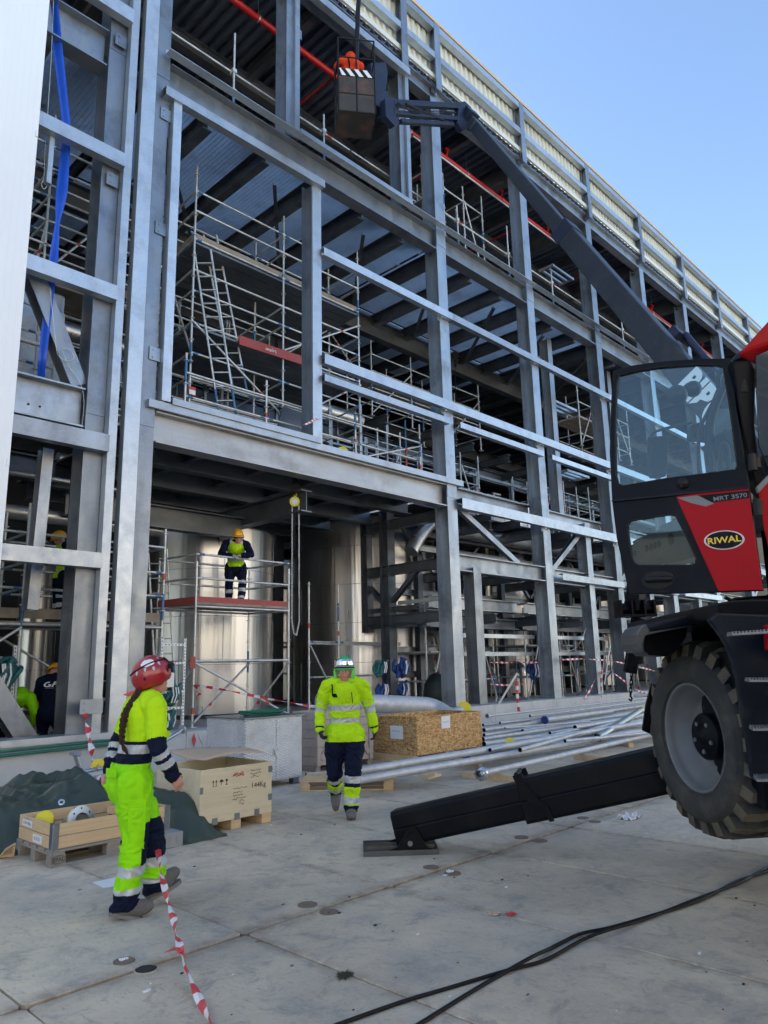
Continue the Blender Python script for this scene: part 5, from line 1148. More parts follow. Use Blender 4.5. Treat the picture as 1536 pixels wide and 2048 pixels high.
crumple('paper_scrap', 'white paper scrap lying on the brown plug beside the open hole', 247, 1921, .05, M['paper'], 'scrap', 12, .5)
mb = MB(); mb.prism([at(185,1765,z=.003), at(232,1755,z=.003), at(250,1770,z=.003), at(207,1776,z=.003)], (0,0,.002)); single('paper_sheet', mb, M['paper'], 'white sheet of paper on the floor behind the woman heel', 'paper')
rnd = random.Random(11); mb = MB()
for k in range(70):
    c_ = at(rnd.uniform(-50,1560), 1600+430*rnd.random()**1.1, z=0); s_ = rnd.uniform(.002,.008); mb.obox(c_+V((0,0,s_*.5)), (s_*rnd.uniform(1,2.5),s_*.4,0), (-s_*.3,s_,0), (0,0,s_*.4), rnd.choice((0,0,1,2)))
tag(mb.build('grit', [M['ink'], M['paper'], M['plug']]), 'small crumbs of grit scattered over the slabs', 'grit', kind='stuff')
mb = MB(); n = 26; c_ = at(690,1953,z=0); rr = [(.045+.03*abs(MN.noise(V((k*.9,0,7)))) * 2)*(1 if k % 2 else .6) for k in range(n)]
mb.add([c_+V((cos(2*pi*k/n)*rr[k]*1.3, sin(2*pi*k/n)*rr[k], .009)) for k in range(n)], [tuple(range(n))]); tag(mb.build('oil_stain', mat('dark_oil', (.02,.02,.02), .35)), 'dark oil splash on the joint', kind='structure')
# cables
cable('power_cable', 'black cable running highest from the right edge, forking to the lower centre', [at(1640,1690,z=.01), at(1536,1735,z=.012), at(1480,1765,z=.012), at(1400,1795,z=.012), at(1290,1838,z=.012), at(1210,1862,z=.03), at(1160,1882,z=.012), at(1090,1920,z=.012), at(1010,1942,z=.012), at(900,1975,z=.012), at(800,2005,z=.012), at(640,2062,z=.012)], .010, M['black'], 'cable', 12, 'black cables across the slabs')
cable('power_cable', 'second black cable twisted beside the first, ending nearer the bottom edge', [at(1640,1700,z=.01), at(1536,1742,z=.012), at(1475,1762,z=.012), at(1400,1800,z=.012), at(1300,1832,z=.012), at(1220,1855,z=.012), at(1160,1868,z=.012), at(1100,1897,z=.012), at(1060,1916,z=.035), at(1000,1950,z=.012), at(940,1985,z=.012), at(820,2060,z=.012)], .010, M['black'], 'cable', 12, 'black cables across the slabs')
# striped barrier tape
def tape(label, pts, w_, twist, seg=.10, cat='barrier tape', th=0, ph=0, sub=8):
    P = [V(p) for p in pts]; Q = []
    for i in range(len(P)-1):
        p0, p1, p2, p3 = P[max(i-1,0)], P[i], P[i+1], P[min(i+2,len(P)-1)]
        for k in range(sub): u = k/sub; Q.append(.5*((2*p1)+(p2-p0)*u+(2*p0-5*p1+4*p2-p3)*u*u+(3*p1-p0-3*p2+p3)*u**3))
    Q.append(P[-1]); R_ = [Q[0]]
    for a, b_ in zip(Q[:-1], Q[1:]):
        n = max(1, int((b_-a).length/.02)); R_ += [a.lerp(b_, (k+1)/n) for k in range(n)]
    mb = MB(); L_ = 0; vs = []
    for i, p in enumerate(R_):
        d = (R_[min(i+1,len(R_)-1)]-R_[max(i-1,0)]).normalized(); a0 = d.orthogonal().normalized()
        ref = V((.72,-.69,0)); a0 = (ref-d*ref.dot(d)); a0 = a0.normalized() if a0.length > .1 else d.orthogonal().normalized(); b0 = d.cross(a0)
        if i: L_ += (p-R_[i-1]).length
        an = L_*twist+ph; q = (a0*cos(an)+b0*sin(an))*w_/2; q2 = (a0*-sin(an)+b0*cos(an))*w_*.18
        vs.append((p-q, p+q2, p+q, L_))
    for i in range(len(vs)-1):
        m = int(vs[i][3]/seg) % 2; a, b_ = vs[i], vs[i+1]
        mb.add([a[0],a[1],b_[1],b_[0]], [(0,1,2,3)], m, True); mb.add([a[1],a[2],b_[2],b_[1]], [(0,1,2,3)], m, True)
    o = single('barrier_tape', mb, [M['tapeR'], M['tapeW']], label, cat, 'red and white barrier tapes'); return o
tape('twisted striped tape trailing from the woman knee to the bottom edge', [at(316,1700,Y=4.97), at(322,1740,Y=4.75), at(333,1790,Y=4.45), at(348,1840,Y=4.1), at(361,1898,Y=3.72), at(366,1925,z=.10), at(385,1965,z=.05), at(397,1995,z=.03), at(415,2030,z=.02), at(428,2050,z=.01)], .042, 7, .085)
tape('short torn tail knotted onto the trailing tape', [at(361,1895,Y=3.75), at(345,1898,z=.07), at(330,1906,z=.03)], .02, 5, 9)
tape('twisted striped tape from the left column bracket down behind the woman', [at(171,1428,Y=11.5), at(178,1470,Y=11.2), at(186,1510,Y=10.9), at(197,1548,Y=10.5), at(206,1560,Y=10.2), at(215,1557,Y=9.9)], .09, 9, .12)
tape('straight striped tape from the worker tower toward the walking man', [at(388,1370,Y=13.2), at(450,1380,Y=12.6), at(540,1398,Y=12), at(620,1412,Y=11.5), at(660,1416,Y=11.3)], .055, 2.2, .14)
tape('short striped tape tail on the left leg of the worker tower', [at(388,1370,Y=13.2), at(396,1380,Y=13.2), at(400,1390,Y=13.2), at(394,1388,Y=13.2)], .05, 2, .1)
tape('broad striped tape hanging from the leaning bar', [at(1034,1362,Y=11.4), at(1035,1395,Y=11.4), at(1038,1425,Y=11.4)], .075, .3, .11)
for i, (pts, lb) in enumerate((([(975,1325),(1060,1325),(1090,1325)],'level striped tape between the corner post and second column'),([(1120,1320),(1170,1318),(1240,1325),(1320,1345)],'level striped tape right of the second column'),([(1208,1338),(1195,1350),(1180,1380),(1170,1398)],'tape falling left from the crossing point'),([(1212,1338),(1240,1355),(1270,1378),(1300,1390)],'tape falling right from the crossing point'),([(870,1345),(900,1352),(940,1365),(968,1372)],'sagging striped tape left of the corner column'),([(975,1368),(1010,1370),(1050,1368)],'lower level tape in front of the warm tank'),([(1204,1340),(1202,1365),(1203,1395)],'vertical tape on the third post'))):
    tape(lb, [at(x, y, Y=12.9 if i in (0,4,5) else 11.5) for x, y in pts], .055, 2.0, .13)
tape('red and white tape wrapped round the tall cladding post', [at(608,850,Y=11.72), at(620,845,Y=11.7), at(632,838,Y=11.72), at(640,835,Y=11.8)], .07, 1.0, .05)
# ================================================================ PEOPLE
def cloth(name, col, col2=None, r=.75, bump=.35):
    return mat(name, col, r, 0, col2 or tuple(c*.82 for c in col), 9, bump=bump, bscale=22, dirt=tuple(c*.62 for c in col), dscale=7, damt=.35, world=False, spec=.12)
M['hiv'] = cloth('fluorescent_yellow_cloth', (.50,.80,.012), (.42,.70,.01))
M['hivg'] = cloth('fluorescent_lime_cloth', (.30,.78,.008), (.25,.68,.008))
M['navy'] = cloth('navy_work_cloth', (.006,.010,.030))
M['blk'] = cloth('black_work_cloth', (.006,.007,.011))
M['refl'] = mat('silver_reflective_band', (.40,.42,.44), .45, .2, (.50,.52,.54), 12, world=False)
M['skin'] = mat('skin', (.52,.27,.19), .5, 0, (.46,.22,.15), 14, world=False)
M['boot'] = mat('grey_suede_boot', (.095,.09,.085), .8, 0, (.15,.14,.13), 12, bump=.3, bscale=40, world=False)
M['sole'] = mat('boot_sole', (.16,.155,.145), .7)
M['orangeC'] = cloth('orange_red_cloth', (.80,.07,.02))
M['glove'] = mat('grey_glove', (.30,.29,.27), .8, 0, (.45,.44,.42), 20, world=False)
M['gblk'] = mat('black_glove', (.012,.012,.014), .6, world=False)
M['yhat'] = mat('yellow_helmet_plastic', (.80,.38,.015), .35, coat=.3)
M['rhat'] = mat('red_helmet_plastic', (.30,.008,.014), .28, coat=.5, world=False)
M['ghat'] = mat('green_helmet_plastic', (.01,.50,.12), .35, coat=.3)
M['hair'] = mat('dark_brown_hair', (.028,.014,.009), .5, 0, (.05,.026,.017), 60, bump=.5, bscale=120, world=False, spec=.15)
M['mirror'] = mat('mirror_goggle', (.75,.75,.76), .08, 1.0)
def figure(label, loc, yaw, J, zones, mats, voxel=.008, sc=1.0, wr=.006, group='people working on the site', seed=0, lower=None, shoes=True, gl=False):
    """J: local joints (x forward, y left). zones(segname, t, p) -> material index. One continuous remeshed body."""
    org = V(loc); c_, s_ = cos(RA(yaw)), sin(RA(yaw))
    W = lambda p: V((p[0]*c_-p[1]*s_, p[0]*s_+p[1]*c_, p[2]))*sc
    mb = MB(); segs = []
    def limb(nm, pts, rs, ell=1.0, up=None, n=16):
        P = [W(p) for p in pts]; U = W(up) if up else None
        mb.tube(P, rs[0], n, 0, True, [r*sc for r in rs], ell, U)
        for e, r in ((P[0], rs[0]), (P[-1], rs[-1])): ball(e, r*.98*sc)
        for i in range(len(P)-1): segs.append((nm, P[i], P[i+1], (rs[i]+rs[i+1])/2*sc, i/(len(P)-1), (i+1)/(len(P)-1)))
    def ball(c, r, s=(1,1,1), n=12):
        prof = [(max(1e-4, r*sin(pi*k/n)), -r*cos(pi*k/n)) for k in range(n+1)]
        vs = []; fs = []
        for rr, h in prof:
            for j in range(14): a = 2*pi*j/14; q = V((rr*cos(a)*s[0], rr*sin(a)*s[1], h*s[2])); vs.append(V(c)+V((q.x*c_-q.y*s_, q.x*s_+q.y*c_, q.z)))
        for i in range(n):
            for j in range(14): fs.append((i*14+j, i*14+(j+1) % 14, (i+1)*14+(j+1) % 14, (i+1)*14+j))
        mb.add(vs, fs, 0, True)
    F = V((1,0,0))
    pv, wa, ch, nk, hd = (V(J[k]) for k in ('pelvis','waist','chest','neck','head'))
    k = J.get('girth', 1.0)
    sl, sr = V(J['sh_l']), V(J['sh_r']); hl, hr = V(J['hip_l']), V(J['hip_r'])
    lat = (sl-sr).normalized(); sw = (sl-sr).length/2
    limb('torso', [pv-V((0,0,.05)), pv, wa, (wa+ch)/2, ch, (ch*2+nk)/3], [.165*k,.170*k,.155*k,.165*k,.178*k,.16*k], .68, tuple(lat))
    limb('yoke', [sr+V((0,0,-.01)), (sr+nk)/2+V((0,0,.005)), nk-V((0,0,.02)), (sl+nk)/2+V((0,0,.005)), sl+V((0,0,-.01))], [.078*k,.085*k,.085*k,.085*k,.078*k])
    limb('neck', [nk-V((0,0,.03)), nk+(hd-nk)*.5], [.062,.055])
    for s, sh in (('l', sl), ('r', sr)):
        e, w_ = V(J['el_'+s]), V(J['wr_'+s])
        limb('uarm_'+s, [sh, sh.lerp(e,.5), e], [.078*k,.070*k,.060*k]); limb('farm_'+s, [e, e.lerp(w_,.5), w_], [.060*k,.054*k,.046*k])
        hp = W(w_); hd_ = W(V(J['hd_'+s])-w_).normalized(); pn = W(V(J.get('pn_'+s, (0,1 if s == 'l' else -1,0)))); pn = (pn-hd_*pn.dot(hd_)).normalized(); th = hd_.cross(pn).normalized()
        if W(F).dot(th) < 0: th = -th
        q = hp+hd_*.055*sc; mb.tube([hp, q-hd_*.01*sc, q+hd_*.03*sc], .03*sc, 12, 0, True, [.028*sc,.040*sc,.040*sc], .5, th)
        segs.append(('hand_'+s, hp+hd_*.012*sc, hp+hd_*.17*sc, .034*sc, 0, 1))
        cu_ = J.get('curl', .5)
        for i, (o_, l_) in enumerate(((.030,.068),(.010,.078),(-.011,.072),(-.030,.056))):
            b_ = q+hd_*.026*sc+th*o_*sc; pts = [b_]; a = cu_*.5
            for seg in (.42,.33,.25): pts.append(pts[-1]+(hd_*cos(a)-pn*sin(a))*l_*seg*sc); a += cu_*.9
            mb.tube(pts, .009*sc, 8, 0, True, [.0098*sc,.0092*sc,.0085*sc,.0075*sc]); ball(pts[-1], .0075*sc, n=6)
        b_ = hp+hd_*.025*sc+th*.028*sc; mb.tube([b_, b_+(hd_*.5+th*.6-pn*.3).normalized()*.035*sc, b_+(hd_*.9+th*.55-pn*.5).normalized()*.065*sc], .011*sc, 8, 0, True, [.014*sc,.011*sc,.009*sc])
    for s, hp_ in (('l', hl), ('r', hr)):
        kn, an = V(J['kn_'+s]), V(J['an_'+s]); lk = J.get('legk', 1)
        limb('thigh_'+s, [hp_, hp_.lerp(kn,.4), hp_.lerp(kn,.8), kn], [.108*k*lk,.100*k*lk,.082*lk,.078*lk]); limb('shin_'+s, [kn, kn.lerp(an,.35), kn.lerp(an,.8), an+(kn-an)*.05], [.078*lk,.076*lk,.072*lk,.068*lk])
        segs.append(('foot_'+s, W(an+(an-kn)*.12), W(V(J['toe_'+s])), .05*sc, 0, 1))
        a_, to = W(an), W(V(J['toe_'+s])); d = (to-a_); mb.tube([a_+V((0,0,.05*sc)), a_-V((0,0,.01*sc))], .05*sc, 12)
        hu = W(V(J.get('fu_'+s, (0,0,1)))); hu = (hu-d.normalized()*hu.dot(d.normalized())).normalized()
        sd_ = d.normalized().cross(hu)
        heel = a_-d*.28-hu*.035*sc; mb.tube([heel, a_-hu*.025*sc+d*.1, a_+d*.6-hu*.022*sc, to+hu*.004*sc], .05*sc, 14, 0, True, [.050*sc,.062*sc,.058*sc,.046*sc], 1.0, sd_)
        ball(to+hu*.002*sc, .046*sc, (1,1,.85)); ball(heel, .048*sc)
    # head
    H = W(hd); fd = W(V(J.get('face', (1,0,0)))).normalized(); lt = Zv.cross(fd).normalized(); up = fd.cross(lt)
    def hp3(x, y, z): return H+(fd*x+lt*y+up*z)*sc
    def blob(x, y, z, r, sx=1, sy=1, sz=1):
        n = 10; vs = []; fs = []
        for i in range(n+1):
            for j in range(14):
                a = 2*pi*j/14; rr = r*sin(pi*i/n)+1e-5; vs.append(hp3(x+rr*cos(a)*sx, y+rr*sin(a)*sy, z-r*cos(pi*i/n)*sz))
        for i in range(n):
            for j in range(14): fs.append((i*14+j, i*14+(j+1) % 14, (i+1)*14+(j+1) % 14, (i+1)*14+j))
        mb.add(vs, fs, 0, True)
    blob(0,0,.015,.095,1.0,.80,1.12); blob(.025,0,-.05,.062,1.05,.88,1.15); blob(.065,0,-.098,.022,1,1.3,.8)
    blob(.098,0,-.018,.014,1.1,.75,1.9); blob(.105,0,-.034,.012,1,1.1,.8); blob(.085,0,.018,.03,.5,1.7,.45); blob(.086,0,-.066,.016,.6,1.6,.5)
    for s in (-1, 1): blob(-.005,.078*s,-.02,.022,.8,.4,1.4); blob(.068,.036*s,-.04,.024,.7,.8,.7)
    segs.append(('head', hp3(0,0,.05), hp3(.02,0,-.09), .08*sc, 0, 1))
    for f in J.get('extra', []): f(mb, W, ball, limb)
    me = bpy.data.meshes.new('person'); me.from_pydata([tuple(v) for v in mb.v], [], mb.f)
    ob = bpy.data.objects.new('tmp_body', me); S.collection.objects.link(ob)
    rm = ob.modifiers.new('r', 'REMESH'); rm.mode = 'VOXEL'; rm.voxel_size = voxel
    sm = ob.modifiers.new('s', 'SMOOTH'); sm.factor = .5; sm.iterations = 2
    dg = bpy.context.evaluated_depsgraph_get(); ev = ob.evaluated_get(dg); m2 = bpy.data.meshes.new_from_object(ev)
    bpy.data.objects.remove(ob); bpy.data.meshes.remove(me)
    nv = len(m2.vertices); co_ = np.zeros(nv*3); m2.vertices.foreach_get('co', co_); co_ = co_.reshape(-1,3)
    no = np.zeros(nv*3); m2.vertices.foreach_get('normal', no) if hasattr(m2.vertices[0], 'normal') else None; no = no.reshape(-1,3)
    def classify(P):
        best = np.full(len(P), 1e9); si = np.zeros(len(P), int); tt = np.zeros(len(P))
        for i, (nm, a, b_, r, t0, t1) in enumerate(segs):
            a = np.array(a); b_ = np.array(b_); ab = b_-a; t = np.clip(((P-a)@ab)/max(1e-9, ab@ab), 0, 1); d = np.linalg.norm(P-(a+t[:,None]*ab), axis=1)-r
            u = d < best; best[u] = d[u]; si[u] = i; tt[u] = (t0+(t1-t0)*t)[u]
        return si, tt
    si, tt = classify(co_); names = [s[0] for s in segs]
    inv = lambda P: np.stack([(P[:,0]*c_+P[:,1]*s_)/sc, (-P[:,0]*s_+P[:,1]*c_)/sc, P[:,2]/sc], 1)
    isf = np.array([n_.split('_')[0] in ('head','hand','foot','neck') for n_ in names])[si]
    disp = np.zeros(nv)
    for i in range(nv):
        if isf[i]: continue
        p = V(co_[i])/sc; nm = names[si[i]].split('_')[0]
        st = V((p.x*6+seed, p.y*6, p.z*(15 if nm in ('shin','farm') else 8)))
        a = MN.noise(st); b_ = 1-abs(MN.noise(V((p.x*9-seed, p.y*9, p.z*17+MN.noise(p*5)*3)))*2)
        k2 = 1.0
        if nm in ('shin','thigh'): k2 = 1.5
        disp[i] = (a*1.0+b_*.9-.3)*wr*k2
    co_ = co_ + no*disp[:,None]
    m2.vertices.foreach_set('co', co_.ravel())
    nf = len(m2.polygons); fc = np.zeros(nf*3); m2.polygons.foreach_get('center', fc); fc = fc.reshape(-1,3)
    si, tt = classify(fc); loc_ = inv(fc)
    mi = [zones(names[si[i]], tt[i], loc_[i]) for i in range(nf)]
    m2.materials.clear()
    for q in mats: m2.materials.append(M[q])
    m2.polygons.foreach_set('material_index', mi); m2.polygons.foreach_set('use_smooth', [True]*nf)
    m2.update(); m2.name = 'person'
    o = bpy.data.objects.new('person', m2); S.collection.objects.link(o); o.location = org; o['_org'] = tuple(org)
    tag(o, label, 'person', group)
    WW = lambda x, y, z: org+W((x, y, z)); HH = lambda x, y, z: org+hp3(x, y, z)
    if shoes:
        for s in 'lr':
            an, to = V(J['an_'+s]), V(J['toe_'+s]); d = to-an; hu = V(J.get('fu_'+s, (0,0,1))); hu = (hu-d.normalized()*hu.dot(d.normalized())).normalized(); sd_ = d.normalized().cross(hu)
            b_ = MB(); P = []
            for (u, w_) in ((-.52,.024),(-.46,.038),(0,.04),(.5,.05),(.85,.044),(1.1,.03),(1.2,.0)): P.append((u, w_))
            ol = [an+d*u+sd_*w_-hu*.088 for u, w_ in P]+[an+d*u-sd_*w_-hu*.088 for u, w_ in P[::-1][1:]]
            b_.prism([org+W(q) for q in ol], W(hu*.026)); b_.build('boot_sole', M['sole'], o)
            b_ = MB(); 
            for j in range(4): c2 = an+d*(.22+.13*j)+hu*(.034-.012*j); b_.tube([org+W(c2+sd_*.03), org+W(c2+hu*.012), org+W(c2-sd_*.03)], .0035, 5)
            b_.build('boot_laces', M['refl'], o)
    return o, WW, HH
def hardhat(o, HH, m, r=.125, peak=True, z=.035, sc=1):
    mb = MB(); vs = []; fs = []; n = 26; k = 12
    for i in range(k+1):
        for j in range(n):
            a = 2*pi*j/n; e = i/k*pi/2; rr = r*abs(cos(e))**.8 if i < k else 1e-4; ridge = .006*(1 if abs(sin(a)) < .35 or i > 9 else 0)
            rx = 1.15; x = rr*cos(a)*rx*(1+.02); y = rr*sin(a)*.92; zz = z+(r*1.02+ridge)*sin(e)
            vs.append(HH(x, y, zz))
    for i in range(k):
        for j in range(n): fs.append((i*n+j, i*n+(j+1)%n, (i+1)*n+(j+1)%n, (i+1)*n+j))
    mb.add(vs, fs, 0, True)
    for q in range(-2, 3):   # ribs over the crown
        mb.tube([HH(r*1.15*cos(e)*.98, q*.022*abs(cos(e))**.3, z+r*1.03*sin(e)+.003) for e in [i*pi/12+.25 for i in range(9)]], .005, 6)
    v0 = []; f0 = []
    for j in range(n+1):
        a = 2*pi*j/n; ext = .012+(.045*max(0, cos(a))**1.5 if peak else 0)
        v0 += [HH(r*1.17*cos(a), r*.92*sin(a), z+.004), HH((r*1.17+ext)*cos(a), (r*.92+ext)*sin(a), z-.008-.012*max(0,cos(a)))]
    for j in range(n): f0.append((2*j, 2*j+1, 2*j+3, 2*j+2))
    mb.add(v0, f0, 0, True); q = mb.build('helmet', m, o); q.modifiers.new('thickness','SOLIDIFY').thickness = .004; return q
# ---- the woman in the foreground
JW = dict(pelvis=(-.04,0,.90), waist=(-.02,0,1.03), chest=(.03,0,1.24), neck=(.055,0,1.42), head=(.085,0,1.56), sh_l=(.0,.165,1.365), sh_r=(.07,-.165,1.365),
 el_r=(.085,-.25,1.10), wr_r=(.20,-.22,.905), hd_r=(.27,-.20,.80), pn_r=(.3,-1,.1), el_l=(-.10,.22,1.12), wr_l=(-.17,.13,.93), hd_l=(-.19,.10,.85), pn_l=(-.4,1,0),
 hip_l=(-.03,.085,.86), hip_r=(-.04,-.085,.86), kn_r=(-.01,-.09,.47), an_r=(-.06,-.10,.10), toe_r=(.085,-.11,.058), kn_l=(.13,.09,.48), an_l=(.17,.09,.14), toe_l=(.305,.09,.195), fu_l=(-.2,0,1), fu_r=(0,0,1), face=(.93,.25,.30), girth=1.02, legk=1.14, curl=.6)
def zw(nm, t, p):
    b_ = nm.split('_')[0]; z = p[2]
    if b_ == 'head': return 4
    if b_ == 'neck': return 4 if t > .4 else 0
    if b_ == 'hand': return 4
    if b_ == 'foot': return 5
    if b_ == 'uarm': return 0 if t < .80 else 2
    if b_ == 'farm': return 3 if (.08 < t < .32) else 3 if (.44 < t < .66) else 2
    if b_ in ('torso','yoke'):
        if z > 1.135: return 0
        if z > 1.115: return 2
        if z > 1.055: return 3
        if z > .985: return 2
        return 1
    if b_ == 'thigh': return 1 if z > .985 else 2 if (z < .60 and p[0] > .035 and p[0] > p[2]*0) else 1
    if b_ == 'shin':
        if z > .33: return 2 if p[0] > (.02 if nm == 'shin_r' else .08) else 1
        if z > .27: return 3
        if z > .195: return 1
        if z > .16: return 3
        return 2
    return 1
fw_ = at(264,1826,z=0)
o, WW, HH = figure('woman in lime hi-vis workwear with a red helmet and long braid looking up', (fw_.x-.01, fw_.y, 0), -17, JW, zw, ['hiv','hivg','navy','refl','skin','boot'], .0075, 1.0, .010, seed=3)
def petzl(o, HH):
    mb = MB(); vs = []; fs = []; n = 36; k = 16; r = .124
    for i in range(k+1):
        for j in range(n):
            a = 2*pi*j/n; e = -.62+(pi/2+.62)*i/k; rr = r*cos(e) if i < k else 1e-4
            low = -.62*(1 if cos(a) < .2 else .25)
            if i == 0: e = low
            rr = r*cos(e) if i < k else 1e-4
            vs.append(HH(rr*cos(a)*1.17-.006, rr*sin(a)*.96, .035+r*sin(e)*1.08))
    for i in range(k):
        for j in range(n): fs.append((i*n+j, i*n+(j+1)%n, (i+1)*n+(j+1)%n, (i+1)*n+j))
    mb.add(vs, fs, 0, True); h = mb.build('helmet', M['rhat'], o); h.modifiers.new('thickness','SOLIDIFY').thickness = -.004
    S_ = lambda a, e, d=.006: HH((r+d)*cos(e)*cos(a)*1.17-.006, (r+d)*cos(e)*sin(a)*.96, .035+(r+d)*sin(e)*1.08)
    mb = MB()
    for (a, e, s, dk) in ((-2.2,.45,.017,0),(-1.75,.38,.017,0),(-1.35,.55,.018,0),(-2.7,.35,.017,0),(-1.1,.9,.014,0),(-.7,.95,.014,0),(3.0,.5,.016,0),(-1.0,.02,.022,1),(-2.3,-.02,.014,1)):
        pts = [S_(a+s*8*x, e+s*8*y) for x, y in ((-.5,.6),(.3,.9),(.6,.4),(.1,-.9),(-.4,-.4))]; mb.add(pts+[S_(a, e+s*1.5, .009)], [(0,1,5),(1,2,5),(2,3,5),(3,4,5),(4,0,5)], dk)
    mb.build('vent', [M['refl'], M['black']], h)
    mb = MB(); mb.tube([S_(a, .62+.38*cos(a+1.57)-.25, .005) for a in [-3.4+i*.16 for i in range(24)]], .006, 6); mb.tube([S_(-.55+.03*i, .75-.12*i, .006) for i in range(9)], .008, 6)
    g = S_(-.25, .15, .012); mb.tube([S_(-.9+.1*i, .18, .016) for i in range(12)], .018, 8); mb.build('goggle_strap', M['black'], h)
    mb = MB(); rnd_ = random.Random(4)
    pts = [S_(-2.0+.42*cos(t_)*(1+.25*rnd_.random()), .80+.20*sin(t_)*(1+.3*rnd_.random()), .006) for t_ in [i*2*pi/22 for i in range(22)]]
    mb.add(pts+[S_(-2.0,.80,.009)], [(i, (i+1)%22, 22) for i in range(22)]); mb.build('sticker', M['paper'], h)
petzl(o, HH)
mb = MB(); B0 = HH(-.085,.0,-.055); path = [WW(-.02,-.03,1.46), WW(-.065,-.05,1.40), WW(-.115,-.075,1.32), WW(-.13,-.085,1.22), WW(-.125,-.09,1.12), WW(-.085,-.105,1.05)]
def spl(P, sub=8):
    Q = []
    for i in range(len(P)-1):
        p0,p1,p2,p3 = P[max(i-1,0)],P[i],P[i+1],P[min(i+2,len(P)-1)]
        for k in range(sub): u = k/sub; Q.append(.5*((2*p1)+(p2-p0)*u+(2*p0-5*p1+4*p2-p3)*u*u+(3*p1-p0-3*p2+p3)*u**3))
    return Q+[P[-1]]
Q = spl(path, 14); nb = len(Q)
for ph in (0, 2*pi/3, 4*pi/3):
    pts = []; rs = []
    for i, p in enumerate(Q[:int(nb*.8)]):
        t_ = i/nb; d = (Q[min(i+1,nb-1)]-Q[max(i-1,0)]).normalized(); a = W_ = Xv.cross(d).normalized(); b_ = d.cross(a); an = t_*30+ph; pts.append(p+(a*cos(an)*.55+b_*sin(2*an)*.35+b_*0)*.034*(1-t_*.5)+V((0,0,0))); rs.append(.021*(1-t_*.55)*(1+.15*sin(an*2)))
    mb.tube(pts, .018, 8, 0, True, rs)
mb.tube([Q[int(nb*.78)], Q[int(nb*.86)], Q[-1]], .01, 8, 0, True, [.008,.017,.004]); mb.tube([HH(-.10,.0,-.03), WW(-.02,-.03,1.46), WW(-.04,-.035,1.44)], .03, 10, 0, True, [.035,.032,.024]); mb.tube([Q[int(nb*.76)],Q[int(nb*.79)]], .014, 8, 1)
mb.build('braid', [M['hair'], M['black']], o)
mb = MB()
mb.add([WW(.0,-.05,1.46),WW(.03,-.11,1.42),WW(.06,-.10,1.36),WW(.05,-.04,1.44)],[(0,1,2,3)]); mb.add([WW(-.03,.0,1.47),WW(-.07,.03,1.44),WW(-.11,.06,1.45),WW(-.04,.04,1.48)],[(0,1,2,3)]); mb.tube([WW(.055+.062*cos(a),.062*sin(a),1.465+.01*cos(a)) for a in [i*2*pi/16 for i in range(17)]], .018, 8, caps=False)
q = mb.build('red_scarf', M['tapeR'], o); q.modifiers.new('thickness','SOLIDIFY').thickness = .004
mb = MB(); mb.lathe([(.070,0),(.078,.04),(.072,.07)], WW(.058,0,1.40), (.1,0,1), 24); q = mb.build('collar', M['hiv'], o); q.modifiers.new('thickness','SOLIDIFY').thickness = .006
def flap(o, WW, pts, name, m, th=.005, org=None):
    mb = MB(); P = [WW(*p) for p in pts]; n = (P[1]-P[0]).cross(P[2]-P[0]).normalized(); mb.prism(P, n*th); q = mb.build(name, m, o); bevel(q, .002); return q
flap(o, WW, [(-.215,-.03,.965),(-.165,-.13,.965),(-.165,-.135,.905),(-.215,-.035,.905)], 'pocket_flap', M['hivg'])
flap(o, WW, [(-.09,-.205,.76),(.03,-.205,.76),(.035,-.19,.56),(-.08,-.19,.56)], 'cargo_pocket', M['hivg'], .008)
flap(o, WW, [(.16,-.11,1.17),(.20,-.08,1.19),(.215,-.05,1.155),(.18,-.07,1.13)], 'chest_flap', M['hiv'])
# ---- the man walking toward the camera
JM = dict(pelvis=(0,0,.90), waist=(.0,0,1.04), chest=(.02,0,1.26), neck=(.02,0,1.45), head=(.05,.005,1.585), sh_l=(.0,.205,1.40), sh_r=(.02,-.205,1.40),
 el_r=(-.03,-.285,1.13), wr_r=(.08,-.285,.93), hd_r=(.15,-.25,.84), pn_r=(0,-1,.1), el_l=(-.05,.29,1.14), wr_l=(-.06,.335,.92), hd_l=(-.05,.34,.82), pn_l=(-.2,1,0),
 hip_l=(0,.10,.87), hip_r=(0,-.10,.87), kn_l=(.13,.085,.49), an_l=(.13,.055,.10), toe_l=(.29,.06,.05), kn_r=(.04,-.12,.47), an_r=(-.24,-.115,.24), toe_r=(-.14,-.115,.09), fu_r=(.8,0,.5), face=(.97,-.12,-.05), girth=1.05, legk=1.12, curl=.8)
def zm(nm, t, p):
    b_ = nm.split('_')[0]; z = p[2]
    if b_ == 'head': return 4
    if b_ == 'neck': return 6
    if b_ == 'hand': return 7
    if b_ == 'foot': return 5
    if b_ == 'uarm': return 3 if t > .82 or (.5 < t < .66) else 0
    if b_ == 'farm': return 3 if t < .0 else 2 if .86 < t < .95 else 0
    if b_ in ('torso','yoke','thigh') and z > .80:
        if 1.135 < z < 1.195 or 1.0 < z < 1.055: return 3
        return 0
    if b_ in ('thigh','torso'): return 2
    if b_ == 'shin':
        if t < .12: return 2
        if t < .30: return 3
        if t < .38: return 2
        if t < .58: return 0
        if t < .76: return 3
        if t < .9: return 0
        return 2
    return 2
fm = at(692,1636,z=0); fy = atan2(-fm.y, -fm.x)*180/pi
ofs = yawv(fy)*-.13
o, WW, HH = figure('man in a yellow hi-vis jacket and green helmet walking toward the camera', (fm.x+ofs.x, fm.y+ofs.y, 0), fy, JM, zm, ['hiv','hivg','navy','refl','skin','boot','blk','gblk'], .0078, 1.0, .011, seed=8)
h = hardhat(o, HH, M['ghat'], .118, False, .03)
mb = MB(); vs = []; n = 14
